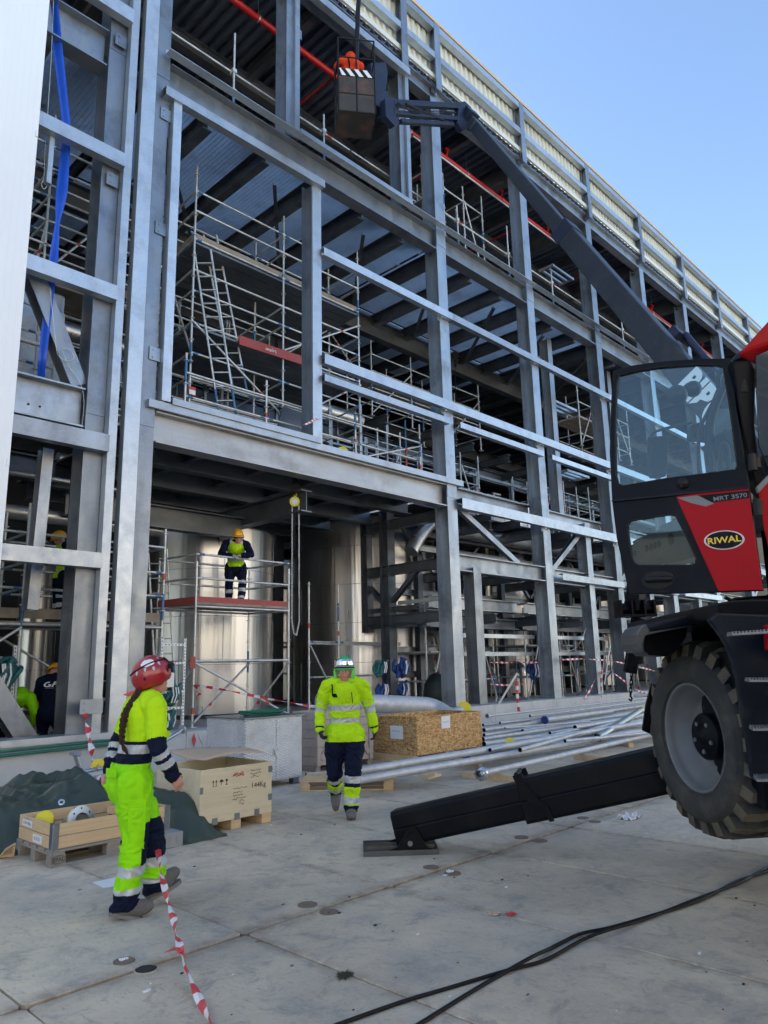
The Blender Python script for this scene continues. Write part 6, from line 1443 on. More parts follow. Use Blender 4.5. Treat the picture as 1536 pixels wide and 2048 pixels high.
for j in range(n+1):
    a = -1.15+2.3*j/n
    for k_ in range(4): zz = .03+.028*k_; rr = .122-.004*k_; vs.append(HH(rr*cos(a)*1.15*.98+.01, rr*sin(a)*.94, zz+.012*cos(a)))
mb.add(vs, [(j*4+k_, j*4+k_+1, j*4+k_+5, j*4+k_+4) for j in range(n) for k_ in range(3)], 0, True); q = mb.build('goggle_lens', M['mirror'], h); q.modifiers.new('thickness','SOLIDIFY').thickness = .008
mb = MB(); mb.tube([HH(.144*cos(a), .117*sin(a), .026+.01*cos(a)) for a in [-1.3+2.6*i/14 for i in range(15)]], .008, 6); mb.build('goggle_frame', M['black'], h)
M['hood'] = cloth('light_green_hood', (.20,.72,.12)); mb = MB()
for s in (-1, 1): mb.tube([HH(.02,.100*s,.05), HH(.035,.106*s,-.02), HH(.045,.098*s,-.08), HH(.07,.07*s,-.15)], .02, 8, 0, True, [.02,.026,.026,.014], .6)
mb.build('ear_flaps', M['hood'], o)
mb = MB()
for s in (-1, 1): mb.disc(HH(.083,.033*s,-.002), HH(1,.0,0)-HH(0,0,0), .009, .004, 10, 0); mb.disc(HH(.087,.033*s,-.002), HH(1,0,0)-HH(0,0,0), .004, .004, 8, 1)
mb.tube([HH(.098,-.022,-.066), HH(.104,0,-.069), HH(.098,.022,-.066)], .0035, 6, 2); mb.tube([HH(.094,-.045,.014), HH(.1,-.02,.02)], .004, 5, 1); mb.tube([HH(.094,.045,.014), HH(.1,.02,.02)], .004, 5, 1)
mb.build('facial_features', [M['paper'], M['ink'], M['redink']], o)
mb = MB(); mb.tube([WW(.03+.10*cos(a), .115*sin(a), 1.455+.015*cos(a)) for a in [.5+i*(2*pi-1)/16 for i in range(17)]], .028, 8); mb.build('collar', M['hiv'], o)
flap(o, WW, [(.150,-.04,1.325),(.145,-.13,1.325),(.150,-.13,1.285),(.158,-.04,1.285)], 'pocket_flap', M['blk'], .008)
flap(o, WW, [(.165,.075,1.34),(.165,.083,1.34),(.158,.095,1.215),(.158,.087,1.215)], 'chest_zip', M['blk'], .004)
#flap(o, WW, [(.155,.02,1.42),(.165,-.022,1.42),(.178,-.022,.80),(.178,.02,.80)], 'front_placket', M['hiv'], .008)
mb = MB(); mb.tube([WW(.06,-.155,1.44), WW(.13,-.14,1.42), WW(.155,-.135,1.30)], .008, 6); mb.build('strap', M['blk'], o)
# ---- the worker leaning on the scaffold rail
JL = dict(pelvis=(-.30,0,.86), waist=(-.22,0,.98), chest=(-.02,0,1.17), neck=(.11,.0,1.30), head=(.21,.03,1.385), sh_l=(.06,.20,1.25), sh_r=(.06,-.20,1.27),
 el_r=(.19,-.31,1.02), wr_r=(.30,-.10,.985), hd_r=(.34,.04,.965), pn_r=(.3,0,1), el_l=(.19,.31,1.02), wr_l=(.28,.13,.99), hd_l=(.31,-.01,.985), pn_l=(.3,0,1),
 hip_l=(-.30,.10,.84), hip_r=(-.30,-.10,.84), kn_l=(-.12,.14,.47), an_l=(-.08,.12,.09), toe_l=(.08,.16,.045), kn_r=(-.22,-.13,.46), an_r=(-.28,-.13,.09), toe_r=(-.12,-.15,.045), face=(.95,.05,-.25), girth=1.1, legk=1.05, curl=1.0)
def zl(nm, t, p):
    b_ = nm.split('_')[0]; z = p[2]
    if b_ == 'head': return 4
    if b_ == 'neck': return 6
    if b_ == 'hand': return 7
    if b_ == 'foot': return 5
    if b_ in ('uarm','farm'): return 6
    if b_ == 'yoke': return 6 if abs(p[1]) > .13 else 3 if abs(p[1]) > .09 else 0
    if b_ == 'torso': return 3 if abs(p[1]) > .155 and z > 1.1 else (3 if .93 < z < .97 else 0 if z > .82 else 6)
    if b_ in ('thigh','shin'):
        if b_ == 'shin' and (.28 < t < .44 or .62 < t < .78): return 3
        if b_ == 'thigh' and t > .90 and nm.endswith('l'): return 3
        return 6
    return 6
rp = at(472,1118,Y=13.3); fy = 236; dirv = yawv(fy); base = rp-dirv*.30
o, WW, HH = figure('worker in a yellow helmet and vest leaning on the rail of the scaffold tower', (base.x, base.y, 3.02), fy, JL, zl, ['hiv','hivg','navy','refl','skin','boot','navy','glove'], .011, 1.07, .008, seed=5)
hardhat(o, HH, M['yhat'])
mb = MB(); mb.tube([HH(.105*cos(a), .085*sin(a), -.004) for a in [-1.2+2.4*i/12 for i in range(13)]], .016, 8); mb.build('dark_glasses', M['black'], o)
mb = MB(); mb.tube([WW(.13+.075*cos(a), .075*sin(a), 1.31) for a in [i*2*pi/14 for i in range(15)]], .03, 8, caps=False); mb.build('neck_warmer', M['blk'], o)
# ---- worker half hidden behind the left column
def shift(J, **k): d = dict(J); d.update(k); return d
JH = shift(JM, head=(.09,.0,1.56), face=(.9,0,-.35), el_r=(.10,-.26,1.16), wr_r=(.32,-.2,1.12), hd_r=(.42,-.18,1.12), el_l=(.1,.26,1.16), wr_l=(.32,.2,1.12), hd_l=(.42,.18,1.12), kn_l=(.03,.1,.48), an_l=(0,.1,.09), toe_l=(.16,.1,.045), kn_r=(.03,-.1,.48), an_r=(0,-.1,.09), toe_r=(.16,-.1,.045), fu_r=(0,0,1))
q = at(122,1190,Y=13.4)
o, WW, HH = figure('worker in a yellow helmet half hidden behind the left column on a plank deck', (q.x, q.y, 2.52), 175, JH, zl, ['hiv','hivg','navy','refl','skin','boot','navy','glove'], .012, .97, .007, seed=9); hardhat(o, HH, M['yhat'])
# ---- kneeling worker with lettering on the back
JK = dict(pelvis=(-.05,0,.50), waist=(-.02,0,.64), chest=(.06,0,.86), neck=(.12,0,1.03), head=(.20,.03,1.13), sh_l=(.08,.21,.98), sh_r=(.08,-.21,.98),
 el_r=(.22,-.27,.74), wr_r=(.40,-.12,.66), hd_r=(.5,-.08,.64), el_l=(.18,.28,.72), wr_l=(.36,.20,.58), hd_l=(.46,.16,.55), hip_l=(-.05,.10,.46), hip_r=(-.05,-.10,.46),
 kn_l=(.10,.13,.09), an_l=(-.32,.12,.09), toe_l=(-.46,.12,.05), kn_r=(.10,-.13,.09), an_r=(-.32,-.12,.09), toe_r=(-.46,-.12,.05), fu_l=(-.6,0,-.5), fu_r=(-.6,0,-.5), face=(.8,.2,-.4), girth=1.15)
zk = lambda nm, t, p: 4 if nm.split('_')[0] in ('head','hand') else 5 if nm.startswith('foot') else 6
q = at(98,1480,Y=13.0)
o, WW, HH = figure('kneeling worker seen from behind in a navy jacket with white lettering', (q.x, 13.0, .52), 55, JK, zk, ['hiv','hivg','navy','refl','skin','boot','navy','glove'], .012, 1.0, .006, seed=2, shoes=False); hardhat(o, HH, M['yhat'])
mb = MB(); bx = (WW(-.11,0,.95)-WW(-.11,.1,.95)).normalized(); uz = (WW(-.06,0,.98)-WW(-.13,0,.78)).normalized(); text_mb(mb, 'GF', WW(-.095,.03,.93), bx, uz, .125, 0, .004, True, .25, .03, 1.45); cpt = WW(-.10,-.085,.875)
mb.tube([cpt+bx*.026*cos(a)+uz*.026*sin(a) for a in [-2+i*4.2/12 for i in range(13)]], .005, 5); mb.bar(WW(-.105,.10,.875), WW(-.105,-.06,.875), .008, .003, uz); mb.build('back_lettering', M['paper'], o)
# ---- bent worker at the far left
JB = shift(JK, pelvis=(-.20,0,.55), waist=(-.08,0,.62), chest=(.14,0,.64), neck=(.32,0,.62), head=(.42,0,.55), sh_l=(.26,.2,.62), sh_r=(.26,-.2,.62), el_l=(.32,.24,.38), el_r=(.32,-.24,.38), wr_l=(.42,.12,.22), wr_r=(.42,-.12,.22), hd_l=(.48,.1,.14), hd_r=(.48,-.1,.14), hip_l=(-.2,.1,.5), hip_r=(-.2,-.1,.5), kn_l=(-.05,.13,.1), kn_r=(-.05,-.13,.1), an_l=(-.42,.12,.09), an_r=(-.42,-.12,.09), toe_l=(-.56,.12,.05), toe_r=(-.56,-.12,.05), face=(.5,0,-.8))
zb = lambda nm, t, p: 4 if nm.split('_')[0] in ('head','hand') else 5 if nm.startswith('foot') else 1 if nm.split('_')[0] in ('torso','yoke','uarm','farm') else 6
q = at(14,1440,Y=13.2)
o, WW, HH = figure('bent worker in lime hi-vis at the far left beside the kneeling one', (q.x, 13.2, .62), 20, JB, zb, ['hiv','hivg','navy','refl','skin','boot','navy','glove'], .013, 1.0, .006, seed=12, shoes=False); hardhat(o, HH, M['yhat'])
# ================================================================ TELEHANDLER (right foreground)
M['tred'] = mat('red_machine_paint', (.30,.004,.008), .45, 0, (.34,.005,.010), 3, spec=.15)
M['mblk'] = mat('black_machine_paint', (.003,.0035,.006), .42, 0, (.005,.006,.009), 4, spec=.14, dirt=(.018,.017,.015), dscale=3, damt=.5)
M['mnav'] = mat('black_blue_plastic', (.005,.008,.016), .5, 0, (.007,.011,.02), 3, spec=.2, dirt=(.05,.05,.05), dscale=4, damt=.4)
M['tyre'] = mat('dusty_rubber', (.028,.028,.027), .85, 0, (.05,.047,.042), 3, bump=.25, bscale=50, dirt=(.10,.085,.065), dscale=6, damt=.5)
M['lug'] = mat('muddy_rubber_lug', (.085,.072,.052), .9, 0, (.14,.115,.08), 5, bump=.3, bscale=50, dirt=(.025,.024,.023), dscale=8, damt=.7)
M['rim'] = mat('grey_wheel_rim', (.15,.155,.16), .55, .15, (.20,.205,.21), 3, spec=.3, dirt=(.2,.19,.17), dscale=5, damt=.4)
M['liftn'] = mat('navy_boom_paint', (.012,.018,.042), .42, 0, (.018,.025,.05), 2, spec=.3, dirt=(.06,.06,.06), dscale=5, damt=.35)
M['lift2'] = mat('worn_dark_boom_steel', (.022,.028,.038), .45, .1, (.036,.042,.053), 2, spec=.3, dirt=(.09,.09,.09), dscale=6, damt=.4)
M['bgrey0'] = mat('grey_cast_steel', (.08,.082,.085), .5, .3, (.12,.12,.125), 5)
M['gold'] = mat('yellow_lettering', (.72,.50,.04), .5)
def glass(name, tint, refl, col=(1,1,1)):
    m = bpy.data.materials.new(name); m.use_nodes = True; N = m.node_tree.nodes; L = m.node_tree.links; N.clear()
    o = N.new('ShaderNodeOutputMaterial'); mx = N.new('ShaderNodeMixShader'); tr = N.new('ShaderNodeBsdfTransparent'); gl = N.new('ShaderNodeBsdfGlossy'); fr = N.new('ShaderNodeFresnel')
    tr.inputs[0].default_value = (*tint, 1); gl.inputs['Roughness'].default_value = .02; gl.inputs[0].default_value = (*col, 1); fr.inputs[0].default_value = 1.5
    a = N.new('ShaderNodeMath'); a.operation = 'ADD'; L.new(fr.outputs[0], a.inputs[0]); a.inputs[1].default_value = refl; L.new(a.outputs[0], mx.inputs[0]); L.new(tr.outputs[0], mx.inputs[1]); L.new(gl.outputs[0], mx.inputs[2]); L.new(mx.outputs[0], o.inputs[0]); return m
M['glass'] = glass('tinted_door_glass', (.84,.95,.96), .0)
M['glass2'] = glass('dark_green_cab_glass', (.16,.25,.25), .03)
DN = yawv(193); DP = at(1490, 1000, D=4.75)
TH = thing('telehandler', 'big red and black rotating telehandler at the right edge with its cab door swung open', 'telehandler', (DP.x+1.2, DP.y-1.4, 0))
dpx = lambda x, y, off=0: atp(x, y, DP+DN*off, DN)
def resamp(poly, c, n=56):
    out = []
    for k in range(n):
        a = 2*pi*k/n; dx, dy = cos(a), sin(a); best = None
        for (x0, y0), (x1, y1) in zip(poly, poly[1:]+poly[:1]):
            ex, ey = x1-x0, y1-y0; den = dx*ey-dy*ex
            if abs(den) < 1e-9: continue
            t = ((x0-c[0])*ey-(y0-c[1])*ex)/den; s_ = ((x0-c[0])*dy-(y0-c[1])*dx)/den
            if t > 0 and -1e-6 <= s_ <= 1+1e-6 and (best is None or t > best): best = t
        out.append((c[0]+dx*best, c[1]+dy*best))
    return out
def cornered(poly, c, n=56):
    """resample but keep the true corners of the loop"""
    out = resamp(poly, c, n)
    for (x, y) in poly:
        a = atan2(y-c[1], x-c[0]) % (2*pi); k = int(round(a/(2*pi)*n)) % n
        if abs((k/n*2*pi-a+pi) % (2*pi)-pi) < pi/n*1.01: out[k] = (x, y)
    return out
up_o = [(1226,741),(1262,731),(1300,725),(1350,720),(1400,717),(1462,716),(1473,817),(1487,904),(1499,974),(1430,981),(1340,991),(1224,1003),(1219,905),(1222,800)]
up_i = [(1238,750),(1270,742),(1320,734),(1390,729),(1440,729),(1447,734),(1460,817),(1475,932),(1470,940),(1400,949),(1335,957),(1246,972),(1237,968),(1232,952),(1230,860),(1233,770)]
lo_o = [(1224,1003.5),(1340,991.5),(1430,981.5),(1499,974.5),(1514,1091),(1527,1181),(1450,1184),(1340,1187),(1258,1188),(1233,1076)]
lo_i = [(1254,1050),(1260,1041),(1300,1034),(1343,1028.6),(1352,1032),(1372,1072),(1392,1116),(1391,1127),(1384,1131),(1330,1131),(1278,1131),(1269,1127),(1264,1118)]
th = DN*-.05
door = MB(); c1_, c2_ = (1350,850), (1325,1085)
door.ring([dpx(*p) for p in cornered(up_o, c1_)], [dpx(*p) for p in cornered(up_i, c1_)], th, 0)
door.ring([dpx(*p) for p in cornered(lo_o, c2_)], [dpx(*p) for p in cornered(lo_i, c2_)], th, 0)
DR = bevel(door.build('door', M['mblk'], TH, 'open black and red cab door with two windows'), .006, 3)
mb = MB(); mb.prism([dpx(*p, -.02) for p in cornered(up_i, c1_)], DN*-.004); mb.build('upper_window', M['glass'], DR)
mb = MB(); mb.prism([dpx(*p, -.02) for p in cornered(lo_i, c2_)], DN*-.004); mb.build('lower_window', M['glass'], DR)
for lp in (up_i, lo_i): mb = MB(); mb.tube([dpx(*a, -.004) for a in lp+lp[:2]], .006, 6, caps=False); mb.build('window_seal', M['black'], DR)
mb = MB(); mb.prism([dpx(*p, .001) for p in ((1352,993),(1425,981),(1497,972),(1513,1091),(1526.5,1180),(1437,1183))], DN*.008); bevel(mb.build('red_panel', M['tred'], DR), .004, 3)
mb = MB(); mb.prism([dpx(*p, .0095) for p in ((1355,996),(1395,990.5),(1428,1007),(1412,1013),(1382,1006))], DN*.001, 0); mb.prism([dpx(*p, .0095) for p in ((1397,991),(1497,981),(1499,996),(1424,1005))], DN*.001, 1); mb.build('decal_stripe', [M['rim'], M['mblk']], DR)
ux = (dpx(1500,988,0)-dpx(1430,997,0)).normalized(); uz = DN.cross(ux)*1.0
uz = -uz if uz.z < 0 else uz
tm = MB(); text_mb(tm, 'MRT 3570', dpx(1460,994.5,.0112), ux, uz, .040, 0, .001, True, 0, .014, 1.2); tm.build('model_lettering', M['rim'], DR)
oc = dpx(1448,1080,.0095); ex_ = (dpx(1489,1078,.0095)-oc); ey_ = (dpx(1447,1061,.0095)-oc); mb = MB()
def oval(mb, k, off, m, n=40): mb.add([oc+DN*off]+[oc+ex_*k*cos(2*pi*i/n)+ey_*(k if k < .99 else k)*sin(2*pi*i/n)+DN*off for i in range(n)], [(0, i+1, (i+1) % n+1) for i in range(n)], m)
oval(mb, 1.0, .0005, 1); oval(mb, .965, .001, 2); oval(mb, .945, .0015, 1); oval(mb, .91, .002, 0); mb.build('oval_badge', [M['mblk'], M['paper'], M['tred']], DR)
tm = MB(); text_mb(tm, 'RIWAL', oc+DN*.0025-ey_*.02, ux, uz, .058, 0, .001, True, .0, .02, 1.15); tm.build('badge_lettering', M['gold'], DR)
mb = MB(); hc = dpx(1316,1159,.002); hx = dpx(1350,1157,.002)-hc; hy = dpx(1316,1141,.002)-hc
mb.add([hc+DN*.004]+[hc+hx*cos(2*pi*i/28)+hy*sin(2*pi*i/28) for i in range(28)], [(0, i+1, (i+1) % 28+1) for i in range(28)], 0, True)
mb.tube([hc-hx*.65+DN*.01, hc-hx*.3+DN*.035, hc+hx*.4+DN*.035, hc+hx*.8+DN*.008], .018, 8); mb.tube([hc+hx*cos(2*pi*i/28)+hy*sin(2*pi*i/28) for i in range(29)], .004, 5); mb.disc(hc-hx*.62-hy*.05+DN*.01, DN, .012, .01, 12, 1); mb.build('door_handle', [M['black'], M['rim']], DR)
mb = MB(); mb.lathe([(.001,.03),(.034,.026),(.04,.0)], dpx(1366,967,.0), DN, 24); [mb.disc(dpx(1366+6*cos(a),967+6*sin(a),.028), DN, .006, .008, 8) for a in (0,2.1,4.2)]; mb.build('lock_knob', M['black'], DR)
mb = MB(); mb.bar(dpx(1224,1002,.012), dpx(1499,974,.012), .012, .02, DN); mb.build('trim_strip', M['mnav'], DR)
for y in (770, 925, 1015): mb = MB(); mb.tube([dpx(1485+(y-770)*.12,y-16,.0), dpx(1487+(y-770)*.12,y+16,.0)], .03, 12); mb.bar(dpx(1478+(y-770)*.12,y,-.01), dpx(1500+(y-770)*.12,y,-.05), .03, .07); mb.build('hinge', M['black'], DR)
# --- cab
def px(x, y, D): return at(x, y, D=D)
def slab(name, pts, D, depth, m, parent=TH, label=None, bev=.01, dd=None, ang_=40):
    """outline as seen, at D metres (or per-point distances), with real thickness going away from the viewer"""
    P = [px(x, y, (D if dd is None else dd[i])) for i, (x, y) in enumerate(pts)]; mb = MB(); mb.prism(P, yawv(ang_)*depth); o = mb.build(name, M[m], parent, label); bevel(o, bev, 2); return o
slab('cab_roof', [(1469,713),(1500,678),(1536,638),(1660,560),(1680,640),(1560,684),(1536,690),(1497,703)], 4.75, 1.6, 'tred', bev=.03, ang_=-8)
slab('cab_pillar', [(1466,719),(1497,705),(1512,745),(1510,850),(1516,905),(1532,950),(1536,1000),(1514,975),(1500,925),(1484,850)], 4.85, .12, 'mblk')
slab('side_glass', [(1512,712),(1560,690),(1680,645),(1680,940),(1540,945),(1518,890),(1514,800)], 4.8, .01, 'glass2', bev=.001)
slab('rear_pillar', [(1620,660),(1700,640),(1700,1000),(1630,1000)], 4.7, .12, 'mblk')
slab('cab_body', [(1513,975),(1524,962),(1540,948),(1680,930),(1700,1200),(1560,1200),(1537,1110),(1524,1050)], 4.7, 1.4, 'tred', bev=.02, ang_=-8)
slab('body_trim', [(1514,974),(1537,950),(1600,935),(1600,942),(1540,962),(1517,986)], 4.66, .03, 'rim', bev=.004)
slab('grey_gusset', [(1494,930),(1514,935),(1510,975),(1502,985)], 4.95, .03, 'rim', bev=.004)
slab('cab_floor', [(1520,1060),(1700,1060),(1700,1215),(1470,1215),(1462,1195),(1535,1190)], 4.95, 1.3, 'mblk', ang_=-8)
slab('seat', [(1560,880),(1640,870),(1650,1060),(1540,1060),(1545,960)], 5.6, .4, 'black', bev=.05)
slab('front_glass', [(1424,948),(1420,870),(1428,820),(1460,745),(1500,720),(1505,940)], 5.9, .01, 'glass2', bev=.001)
for nm, pts, r, D in (('windscreen_frame', [(1423,950),(1419,870),(1428,815),(1470,725),(1505,700)], .035, 5.7), ('wiper_arm', [(1398,950),(1397,885),(1403,850),(1440,778)], .014, 5.7), ('grab_handle', [(1441,946),(1442,900),(1448,888),(1455,900),(1457,946)], .02, 5.5), ('grab_handle', [(1438,775),(1436,758),(1443,742),(1460,735)], .02, 5.5), ('windscreen_frame', [(1460,950),(1452,880),(1450,860)], .02, 5.9)):
    mb = MB(); mb.tube(spl([px(x, y, D) for x, y in pts], 5), r, 10); mb.build(nm, M['black'], TH)
slab('dash_console', [(1433,866),(1462,858),(1500,862),(1500,905),(1478,900),(1452,888)], 5.6, .4, 'black', bev=.03)
slab('lamp_cluster', [(1384,848),(1408,842),(1412,856),(1424,858),(1424,878),(1382,874)], 5.8, .12, 'black')
mb = MB(); mb.tube(spl([px(1300,905,6.0), px(1303,872,6.0), px(1320,860,6.0), px(1385,845,5.8)], 5), .012, 8); mb.build('mirror_arm', M['black'], TH)
slab('wing_mirror', [(1296,872),(1336,870),(1338,900),(1334,952),(1300,956),(1297,935)], 5.9, .05, 'mblk', bev=.02)
slab('mirror_glass', [(1300,876),(1332,874),(1333,928),(1301,930)], 5.89, .005, 'glass', bev=.001)
mb = MB(); mb.lathe([(.001,.05),(.06,.04),(.085,.0),(.07,-.05),(.001,-.06)], px(1354,790,6.1), px(1354,790,5)-px(1354,790,6.1), 24); mb.lathe([(.001,.05),(.05,.04),(.07,.0),(.001,-.06)], px(1386,778,6.2), px(1386,778,5)-px(1386,778,6.2), 20); mb.build('work_lamp', M['black'], TH)
for k, pts in enumerate(([(1478,715),(1492,745),(1484,790),(1498,850),(1492,910),(1502,960)],[(1486,712),(1500,760),(1494,820),(1506,880),(1510,930)],[(1450,1195),(1480,1205),(1520,1200),(1560,1205)],[(1455,1205),(1485,1216),(1530,1210),(1570,1212)],[(1462,1215),(1500,1226),(1540,1218),(1580,1220)])):
    mb = MB(); mb.tube(spl([px(x, y, 4.9) for x, y in pts], 6), .013, 8); mb.build('hydraulic_hose', M['black'], TH)
# --- wheel
WN = yawv(143); WC = px(1389,1474,5.33); WR = .685
def wheel(C_, N_):
    tb = MB(); tb.lathe([(.375,-.03),(.385,.01),(.41,.032),(.45,.043),(.50,.045),(.545,.036),(.575,.018),(.585,-.01),(.60,-.07),(.618,-.12),(.622,-.25),(.618,-.38),(.585,-.49),(.5,-.53),(.38,-.49)], C_, N_, 72); w_ = tb.build('wheel', M['tyre'], TH, 'large wheel with a chunky dusty tyre and grey rim')
    tb = MB(); tb.lathe([(.540,.0385),(.543,.041),(.546,.037)], C_, N_, 72); tb.lathe([(.395,.03),(.40,.034),(.405,.032)], C_, N_, 72); tb.build('bead_line', M['tyre'], w_)
    u = N_.cross(Zv).normalized(); v = N_.cross(u); lg = MB(); n = 24
    P = lambda a, r, h: C_+u*(cos(a)*r)+v*(sin(a)*r)+N_*h
    for k in range(n):
        for side in (0, 1):
            a = 2*pi*k/n+(pi/n if side else 0); w2 = .072; sk = .10
            hs = (.012,-.10,-.25) if not side else (-.505,-.40,-.255)
            pr = []
            for h, rr, aw, off in ((hs[0], .572, w2*1.05, 0), (hs[0]-(.022 if not side else -.022), .665, w2*.86, 0), (hs[1], .692, w2*.82, sk*.4), (hs[2], .692, w2*.66, sk)):
                pr.append((P(a+off-aw, rr, h), P(a+off+aw, rr, h), P(a+off-aw*1.15, .57, h), P(a+off+aw*1.15, .57, h)))
            for q0, q1 in zip(pr[:-1], pr[1:]):
                lg.add([q0[0],q0[1],q1[1],q1[0]], [(0,1,2,3)], 1); lg.add([q0[0],q1[0],q1[2],q0[2]], [(0,1,2,3)]); lg.add([q0[1],q1[1],q1[3],q0[3]], [(0,1,2,3)])
            lg.add([pr[0][0],pr[0][1],pr[0][3],pr[0][2]], [(0,1,2,3)]); lg.add([pr[3][0],pr[3][1],pr[3][3],pr[3][2]], [(0,1,2,3)])
    lg.build('tyre_tread', [M['tyre'], M['lug']], w_)
    rb = MB(); rb.lathe([(.385,.012),(.372,.016),(.366,.004),(.352,-.03),(.348,-.075),(.325,-.085),(.322,-.12),(.300,-.13),(.296,-.165),(.26,-.178),(.2,-.185),(.001,-.185)], C_, N_, 64); rb.build('rim', M['rim'], w_)
    hb_ = MB(); hb_.lathe([(.165,-.19),(.165,-.085),(.150,-.07),(.06,-.065),(.055,-.05),(.001,-.045)], C_, N_, 40)
    for k in range(5): a = 2*pi*k/5+.3; hb_.disc(P(a, .105, -.064), N_, .016, .014, 6, 1)
    for k in range(10): a = 2*pi*k/10+.15; hb_.disc(P(a, .225, -.178), N_, .016, .02, 6, 1)
    hb_.build('hub', [M['mblk'], M['rim']], w_)
    return w_
wheel(WC, WN)
ax_w, fw_w = yawv(323), yawv(233)
wheel(WC+ax_w*2.3, ax_w); wheel(WC+fw_w*3.1, WN); wheel(WC+fw_w*3.1+ax_w*2.3, ax_w)
cc = WC+ax_w*1.15+fw_w*1.55; mb = MB(); mb.obox(V((cc.x, cc.y, 1.15)), fw_w*2.6, ax_w*.42, Zv*.22); bevel(mb.build('chassis_beam', M['mblk'], TH), .03)
for s_ in (0, 3.1): q_ = WC+ax_w*1.15+fw_w*s_; mb = MB(); mb.bar(q_-ax_w*.75, q_+ax_w*.75, .30, .26); mb.lathe([(.001,-.2),(.2,-.12),(.24,0),(.2,.12),(.001,.2)], q_, fw_w, 20); bevel(mb.build('axle', M['mblk'], TH), .02)
mb = MB(); mb.lathe([(.001,.0),(.75,0),(.75,.22),(.001,.22)], V((cc.x, cc.y, 1.38)), Zv, 40, sm=False); mb.build('slewing_ring', M['bgrey0'], TH)
mb = MB(); q_ = cc+ax_w*.95+fw_w*-.2; mb.obox(V((q_.x, q_.y, 2.05)), fw_w*1.5, ax_w*.42, Zv*.45); bevel(mb.build('engine_cover', M['tred'], TH), .08)
mb = MB(); q_ = cc+fw_w*.2; mb.obox(V((q_.x, q_.y, 1.68)), fw_w*1.9, ax_w*.7, Zv*.08); bevel(mb.build('turret_plate', M['mblk'], TH), .02)
# --- fenders, chassis, steps
slab('fender_cover', [(1291,1251),(1345,1238),(1424,1219),(1437,1222),(1441,1233),(1428,1243),(1350,1256),(1300,1264)], 5.15, .45, 'mnav', bev=.02)
slab('fender_nose', [(1272,1268),(1280,1254),(1292,1247),(1302,1263),(1291,1273),(1287,1290),(1289,1306),(1279,1300),(1273,1288)], 5.15, .45, 'bgrey0', bev=.012)
slab('fender_inner', [(1289,1272),(1376,1254),(1372,1276),(1358,1296),(1341,1313),(1300,1311),(1290,1303)], 5.4, .4, 'mblk')
slab('axle_housing', [(1380,1245),(1470,1240),(1470,1300),(1440,1330),(1385,1290)], 5.9, .8, 'mblk')
slab('mudguard', [(1418,1240),(1436,1262),(1454,1289),(1467,1322),(1475,1355),(1484,1420),(1497,1483),(1507,1557),(1520,1566),(1690,1575),(1690,1235),(1436,1226)], 4.35, .06, 'mnav', bev=.01)
slab('chassis', [(1436,1206),(1470,1200),(1700,1195),(1700,1262),(1436,1236)], 4.6, 2.2, 'mblk')
slab('turntable_cover', [(1455,1222),(1462,1214),(1478,1210),(1492,1214),(1497,1224)], 5.0, .4, 'rim', bev=.01)
slab('chassis_side', [(1533,1250),(1700,1245),(1700,1300),(1536,1300)], 4.2, .05, 'tred', bev=.004)
slab('chassis_block', [(1500,1300),(1700,1300),(1700,1640),(1530,1620)], 4.6, 1.6, 'mblk')
for y, x0 in ((1268,1458),(1361,1494),(1457,1502),(1557,1510)):
    mb = MB(); a, b_ = px(x0,y+ (2 if y < 1300 else 0),4.15), px(1700,y-14 if y < 1300 else y,4.0); mb.bar(a, b_, .16, .012)
    n = 34
    for k in range(n): q = a.lerp(b_, (k+.5)/n); mb.bar(q+Zv*.01-(b_-a)*.3/n, q+Zv*.01+(b_-a)*.1/n, .15, .012)
    mb.build('step', M['rim'], TH)
slab('mud_flap', [(1303,1367),(1312,1370),(1306,1420),(1300,1468),(1285,1461),(1292,1410)], 5.95, .03, 'mblk', bev=.004)
# --- outrigger
OA, OB = px(794,1655,6.62), px(1420,1517,6.0); OD = (OB-OA).normalized()
mb = MB(); r_ = OD.cross(Zv).normalized(); u_ = r_.cross(OD)
def obeam(mb, p, q, w_, h, cut=.0):
    a, b_, c_ = w_/2, h/2, .03
    pts = [(-a,-b_+c_),(-a+c_*.5,-b_),(a-c_*.5,-b_),(a,-b_+c_),(a+.004,-.012),(a-.004,0),(a+.004,.012),(a,b_-c_),(a-c_,b_),(-a+c_,b_),(-a,b_-c_),(-a-.004,.012),(-a+.004,0),(-a-.004,-.012)]
    mb.profile(p, q, pts, Zv)
obeam(mb, OA, OA.lerp(OB,.44), .24, .30); OR = bevel(mb.build('outrigger', M['mblk'], TH, 'black outrigger leg stretched across the floor'), .004)
mb = MB(); obeam(mb, OA.lerp(OB,.425), OB, .29, .36); bevel(mb.build('sleeve', M['mblk'], OR), .004)
mb = MB()
for s_ in (-1, 1):
    c_ = OA.lerp(OB,.435)+r_*s_*.155; mb.prism([c_+OD*a+u_*b_ for a, b_ in ((-.03,.225),(.05,.235),(.07,.12),(.12,.02),(.19,-.06),(.21,-.19),(.17,-.19),(.14,-.08),(.05,-.01),(-.01,.09))], r_*s_*.02)
mb.tube([OA.lerp(OB,.435)+u_*.225-r_*.16, OA.lerp(OB,.435)+u_*.225+r_*.16], .02, 8); mb.build('clamp_bracket', M['mblk'], OR)
pcn = at(800,1700,z=0); fx = V((.72,-.69,0)); fy_ = V((.69,.72,0)); mb = MB()
mb.obox(pcn+Zv*.012, fx*.33, fy_*.21, Zv*.011)
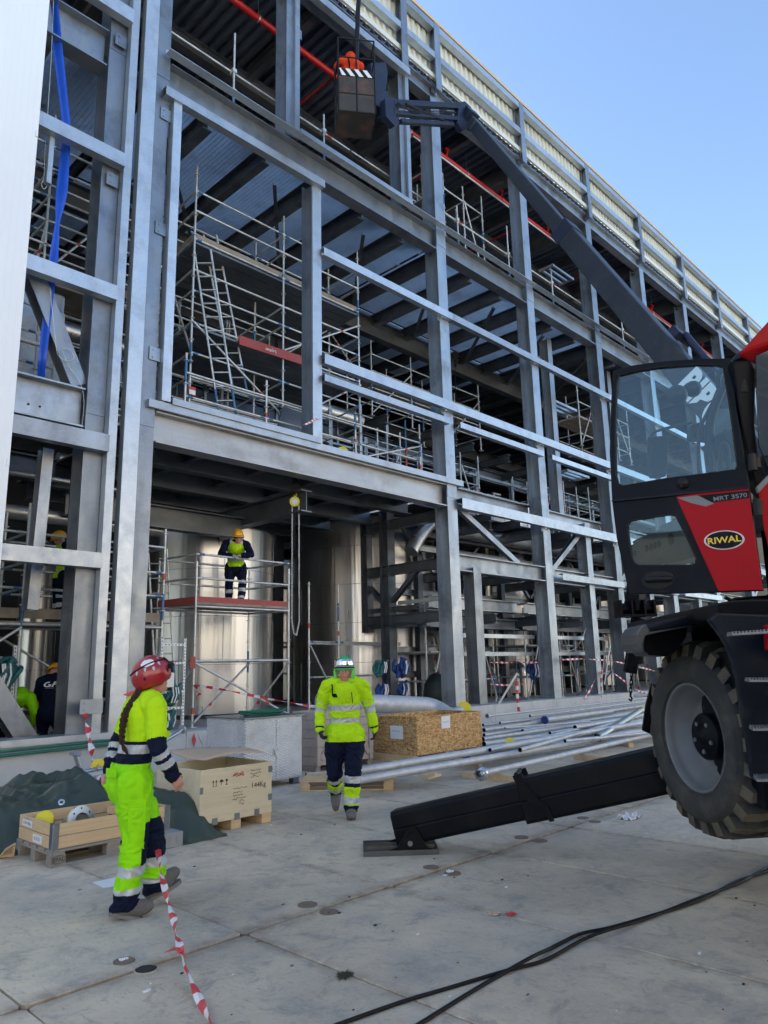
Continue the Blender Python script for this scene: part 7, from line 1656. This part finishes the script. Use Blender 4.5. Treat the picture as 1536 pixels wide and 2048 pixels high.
for s_ in (-1,1): mb.bar(pcn+fx*-.33+fy_*.205*s_+Zv*.03, pcn+fx*.33+fy_*.205*s_+Zv*.03, .016, .028); mb.bar(pcn+fx*.322*s_-fy_*.2+Zv*.03, pcn+fx*.322*s_+fy_*.2+Zv*.03, .016, .026)
for k in (-.06,.06): mb.bar(pcn-fx*.31+fy_*k+Zv*.035, pcn+fx*.31+fy_*k+Zv*.035, .012, .04)
mb.build('foot_pad', mat('scuffed_dark_steel', (.05,.055,.06), .45, .5, (.12,.125,.13), 6, dirt=(.16,.16,.155), dscale=8, damt=.5), OR)
mb = MB(); pv = at(845,1690,z=.10)
pv = pcn+fx*.10+Zv*.14
for s_ in (-1,1):
    c_ = pv+fy_*s_*.155; mb.prism([c_+fx*a+Zv*b_ for a, b_ in ((-.24,-.115),(-.13,-.08),(-.08,.0),(-.05,.06),(.0,.085),(.05,.06),(.08,.0),(.13,-.08),(.2,-.115))], fy_*s_*.02)
    mb.disc(c_+fy_*s_*.03, fy_, .045, .02, 20); mb.disc(c_+fy_*s_*.045-Zv*.045-fx*.02, fy_, .022, .02, 14, 1)
mb.obox(pv, fx*.05, fy_*.15, Zv*.05); mb.build('foot_bracket', [M['mblk'], M['rim']], OR)
# --- grey boom seen through the lower window, and winch head
p0, p1 = px(1430,1062,6.6), px(1258,1122,8.6); bd = (p1-p0).normalized(); br = bd.cross(Zv).normalized(); bu = br.cross(bd)
if br.dot(fw) > 0: br = -br
mb = MB(); mb.tube([p0.lerp(p1,.1)+bu*.22, p0.lerp(p1,.9)+bu*.19], .02, 8); mb.profile(p0, p0.lerp(p1,.42), [(-.13,-.12),(-.09,-.2),(.09,-.2),(.13,-.12),(.13,.2),(-.13,.2)], Zv); mb.profile(p0.lerp(p1,.38), p0.lerp(p1,.76), [(-.11,-.1),(-.08,-.17),(.08,-.17),(.11,-.1),(.11,.17),(-.11,.17)], Zv); mb.profile(p0.lerp(p1,.74), p1, [(-.09,-.14),(.09,-.14),(.09,.14),(-.09,.14)], Zv)
M['bgrey'] = mat('dark_grey_boom_paint', (.03,.032,.036), .5, .1, (.05,.052,.056), 4, dirt=(.1,.1,.1), dscale=6, damt=.4)
TB = mb.build('telescopic_boom', M['bgrey'], TH)
mb = MB()
for f, r in [(.30,.06)]+[(.46+.05*k,.04) for k in range(4)]+[(.79+.055*k,.035) for k in range(4)]:
    q = p0.lerp(p1, f)+bu*.03; a_ = .135 if f < .4 else .115 if f < .76 else .095; mb.disc(q+br*a_, br, r, .004, 18)
mb.build('boom_hole', M['black'], TB)
hc = px(1270,1218,8.6); mb = MB(); mb.bar(px(1275,1120,8.6), hc, .16, .16, Xv); mb.build('boom_nose', M['mblk'], TB)
mb = MB(); e_ = V((.72,-.69,0)); mb.obox(hc-Zv*.08, e_*.22, V((.69,.72,0))*.10, Zv*.015)
for s_ in (-.2,-.07,.08,.2): mb.obox(hc+e_*s_, e_*.012, V((.69,.72,0))*.11, Zv*.10)
mb.tube([hc-e_*.19, hc+e_*.19], .06, 12); mb.tube([hc-e_*.21+Zv*.05, hc+e_*.21+Zv*.05], .02, 8); mb.build('winch_head', M['mblk'], TB)
mb = MB(); mb.bar(px(1276,1236,8.6), px(1260,1345,8.6), .13, .10, V((.69,.72,0))); mb.build('drop_arm', M['mblk'], TB)
mb = MB(); chain(mb, [px(1263,1345,8.6), px(1261,1392,8.6)], .012, .03); mb.tube([px(1261,1392,8.6), px(1264,1397,8.6), px(1262,1402,8.6), px(1258,1398,8.6)], .012, 6); mb.build('hook_chain', M['mblk'], TB)

# ================================================================ NAVY BOOM LIFT behind the telehandler
E0 = at(936,236,Y=9.5); A0 = px(1582,1000,7.6)
BL = thing('boom_lift', 'dark navy boom lift whose long arm rises across the frame to a small cage', 'boom lift', (A0.x+1.5, A0.y-1.0, 0))
def prj(p): d = V(p)-O; return (CX+FPX*d.dot(cr)/d.dot(fw), CY-FPX*d.dot(cu)/d.dot(fw))
A1 = A0-(E0-A0)*.12; us = [i/200 for i in range(201)]
J1 = min((A0.lerp(E0, u) for u in us), key=lambda p: abs(prj(p)[0]-1138)); BU = V((.2,-.3,1))
mb = MB(); mb.bar(A1, J1, .27, .35, BU); o = mb.build('outer_boom', M['lift2'], BL); bevel(o, .02)
mb = MB(); mb.bar(J1+(A0-J1)*.02, E0+(A0-E0)*.03, .22, .27, BU); IB = mb.build('inner_boom', M['lift2'], BL); bevel(IB, .015)
d_ = (E0-A0).normalized(); rr_ = d_.cross(BU).normalized(); uu_ = rr_.cross(d_)
mb = MB(); mb.bar(J1-d_*.05, J1+d_*.35, .31, .39, BU); mb.bar(J1+d_*.30, J1+d_*.42, .25, .31, BU); bevel(mb.build('boom_collar', M['liftn'], BL), .02)
if rr_.dot(fw) > 0: rr_ = -rr_
face_o = rr_*.2015
Bq = min((A0.lerp(E0, u) for u in us), key=lambda p: abs(prj(p)[0]-1385)+abs(prj(p)[1]-800)*0)
tm = MB(); tu = uu_ if uu_.z > 0 else -uu_
nrm = (-d_).cross(tu)
fo = nrm*(.1365 if nrm.dot(O-Bq) > 0 else -.1365)
text_mb(tm, 'BIBO', Bq+fo-d_*.45, -d_, tu, .46, 0, .003 if nrm.dot(O-Bq) > 0 else -.003, True, 0, .05, 1.0); tm.build('boom_lettering', M['paper'], BL)
q = min((A0.lerp(E0, u) for u in us), key=lambda p: abs(prj(p)[0]-1360)); mb = MB(); mb.tube([q+tu*.30-d_*.3, q+tu*.32+d_*.4], .05, 8); mb.tube([q+tu*.28-d_*1.2, q+tu*.33, q+tu*.25+d_*.6], .02, 8); mb.bar(q+tu*.27+d_*.35, q+tu*.27+d_*.55, .3, .1, BU); mb.build('hose_guide', M['liftn'], BL)
mb = MB(); mb.bar(E0-d_*.25, E0+d_*.2, .34, .42, BU); mb.bar(E0-d_*.9, E0-d_*.85, .225, .275, BU, 1); EL = mb.build('elbow_head', [M['liftn'], M['galv']], BL); bevel(EL, .02)
Kb = at(780,213,Y=9.7)
mb = MB()
for (x0, y0, x1, y1, h) in ((785,206,925,214,.13),(785,226,925,240,.10),(800,243,905,250,.09)): mb.bar(at(x0,y0,Y=9.6), at(x1,y1,Y=9.5), .12, h)
bevel(mb.build('jib_link', M['liftn'], BL), .01)
mb = MB(); mb.prism([at(x,y,Y=9.45) for x, y in ((918,205),(930,202),(943,215),(945,250),(925,262),(915,245))], (0,.14,0)); bevel(mb.build('jib_plate', M['liftn'], BL), .006); mb = MB(); mb.prism([at(x,y,Y=9.55) for x, y in ((770,197),(790,195),(793,235),(800,245),(790,252),(772,232))], (0,.16,0)); bevel(mb.build('jib_plate', M['liftn'], BL), .006); mb = MB(); mb.prism([at(x,y,Y=9.42) for x, y in ((935,220),(939,219),(942,232),(938,233))], (0,-.01,0)); mb.build('warning_sticker', M['paper'], BL)
mb = MB()
for k in range(3): mb.tube(spl([at(795,205+5*k,Y=9.5), at(830,226-3*k,Y=9.5), at(870,222+4*k,Y=9.5), at(920,225,Y=9.5)], 5), .015, 6)
mb.tube([at(812,208,Y=9.5), at(900,247,Y=9.5)], .03, 8); mb.build('hydraulic_hose', M['black'], BL)
mb = MB(); mb.prism([at(x,y,Y=10.0) for x, y in ((742,125),(772,124),(776,148),(770,200),(760,215),(745,190))], (0,.35,0)); mb.prism([at(x,y,Y=9.8) for x, y in ((744,190),(775,180),(786,215),(770,225),(746,205))], (0,.3,0))
bevel(mb.build('control_unit', M['liftn'], BL), .02)
# cage
BC = at(710,250,Y=10.25); ax_, ay_ = V((.80,-.60,0)), V((.60,.80,0)); BZ = BC.z
def bp(a, b_, z): return V((BC.x, BC.y, BZ))+ax_*a+ay_*b_+Zv*z
w2, d2, H_ = .41, .40, .92
mb = MB()
def loop(z, r=.018): mb.tube([bp(-w2,-d2,z), bp(w2,-d2,z), bp(w2,d2,z), bp(-w2,d2,z), bp(-w2,-d2,z)], r, 8)
for z in (0, .46, H_, 1.4, 1.9): loop(z)
for a in (-w2, 0, w2): mb.tube([bp(a,-d2,0), bp(a,-d2,1.9 if a else H_+.98)], .018, 8); mb.tube([bp(a,d2,0), bp(a,d2,1.9)], .018, 8)
mb.tube([bp(-w2,0,0), bp(-w2,0,H_)], .016, 8); mb.tube([bp(w2,0,0), bp(w2,0,H_)], .016, 8)
CG = mb.build('cage', M['black'], BL)
M['mesh'] = mat('rusty_black_mesh', (.035,.033,.032), .7, .2, (.06,.055,.05), 3, dirt=(.25,.10,.05), dscale=2.2, damt=.5)
mb = MB(); mb.hexa([bp(-w2,-d2-.003,0),bp(w2,-d2-.003,0),bp(w2,-d2+.003,0),bp(-w2,-d2+.003,0),bp(-w2,-d2-.003,H_),bp(w2,-d2-.003,H_),bp(w2,-d2+.003,H_),bp(-w2,-d2+.003,H_)])
mb.hexa([bp(-w2-.003,-d2,0),bp(-w2+.003,-d2,0),bp(-w2+.003,d2,0),bp(-w2-.003,d2,0),bp(-w2-.003,-d2,H_),bp(-w2+.003,-d2,H_),bp(-w2+.003,d2,H_),bp(-w2-.003,d2,H_)])
mb.build('side_mesh', M['mesh'], CG)
mb = MB(); mb.hexa([bp(-w2,-d2,-.02),bp(w2,-d2,-.02),bp(w2,d2,-.02),bp(-w2,d2,-.02),bp(-w2,-d2,0),bp(w2,-d2,0),bp(w2,d2,0),bp(-w2,d2,0)]); mb.build('cage_floor', M['mesh'], CG)
mb = MB(); n = 8
for k in range(n):
    a0, a1 = -w2+.02+(2*w2-.04)*k/n, -w2+.02+(2*w2-.04)*(k+1)/n; s_ = .06; z0, z1 = H_-.02, H_+.16; cl = lambda v: max(-w2+.02, min(w2-.02, v))
    mb.prism([bp(cl(a0+s_),-d2-.02,z0), bp(cl(a1+s_),-d2-.02,z0), bp(cl(a1-s_),-d2-.02,z1), bp(cl(a0-s_),-d2-.02,z1)], ay_*-.004, k % 2)
mb.build('striped_board', [M['paper'], M['black']], CG)
JO = shift(JH, el_r=(.20,-.25,1.35), wr_r=(.34,-.15,1.55), hd_r=(.40,-.1,1.64), el_l=(.15,.28,1.40), wr_l=(.32,.18,1.60), hd_l=(.38,.14,1.68), face=(.8,0,.5))
zo = lambda nm, t, p: 4 if nm.split('_')[0] in ('head','hand') else 5 if nm.startswith('foot') else 0
pp = bp(-.08,-.12,0); o, WW, HH = figure('worker in orange red clothing inside the raised cage', (pp.x, pp.y, BZ), 60, JO, zo, ['orangeC','hivg','navy','refl','skin','boot'], .014, 1.08, .007, seed=21, shoes=False); hardhat(o, HH, M['orangeC'])
for k in range(2): 
    mb = MB(); s_ = .08-.16*k; mb.tube([WW(-.155,s_,1.0), WW(-.165,s_,1.25), WW(-.09,s_,1.42)], .018, 6); mb.build('harness_strap', M['blk'], o)
mb = MB(); mb.tube([bp(.05,.1,1.3), at(716,20,Y=10.3), at(722,-60,Y=10.3)], .055, 10); single('black_pole', mb, M['black'], 'dark pole standing upright out of the raised cage', 'pole')
# second wing of the warehouse, far left behind the photographer
Z2 = thing('beige_annex', 'lower beige annex far to the left behind the photographer', 'building', (-34, -20, 0))
b0 = MB(); b0.box(-50, -34, -19, 4, 0, 8.5); b0.build('wall', M['beige'], Z2); b0 = MB(); b0.box(-33.99, -33.9, -19, 4, 5, 5.3); b0.box(-50.2,-33.8,-19,4.2,8.5,8.8); b0.build('roof_edge', M['dark'], Z2)
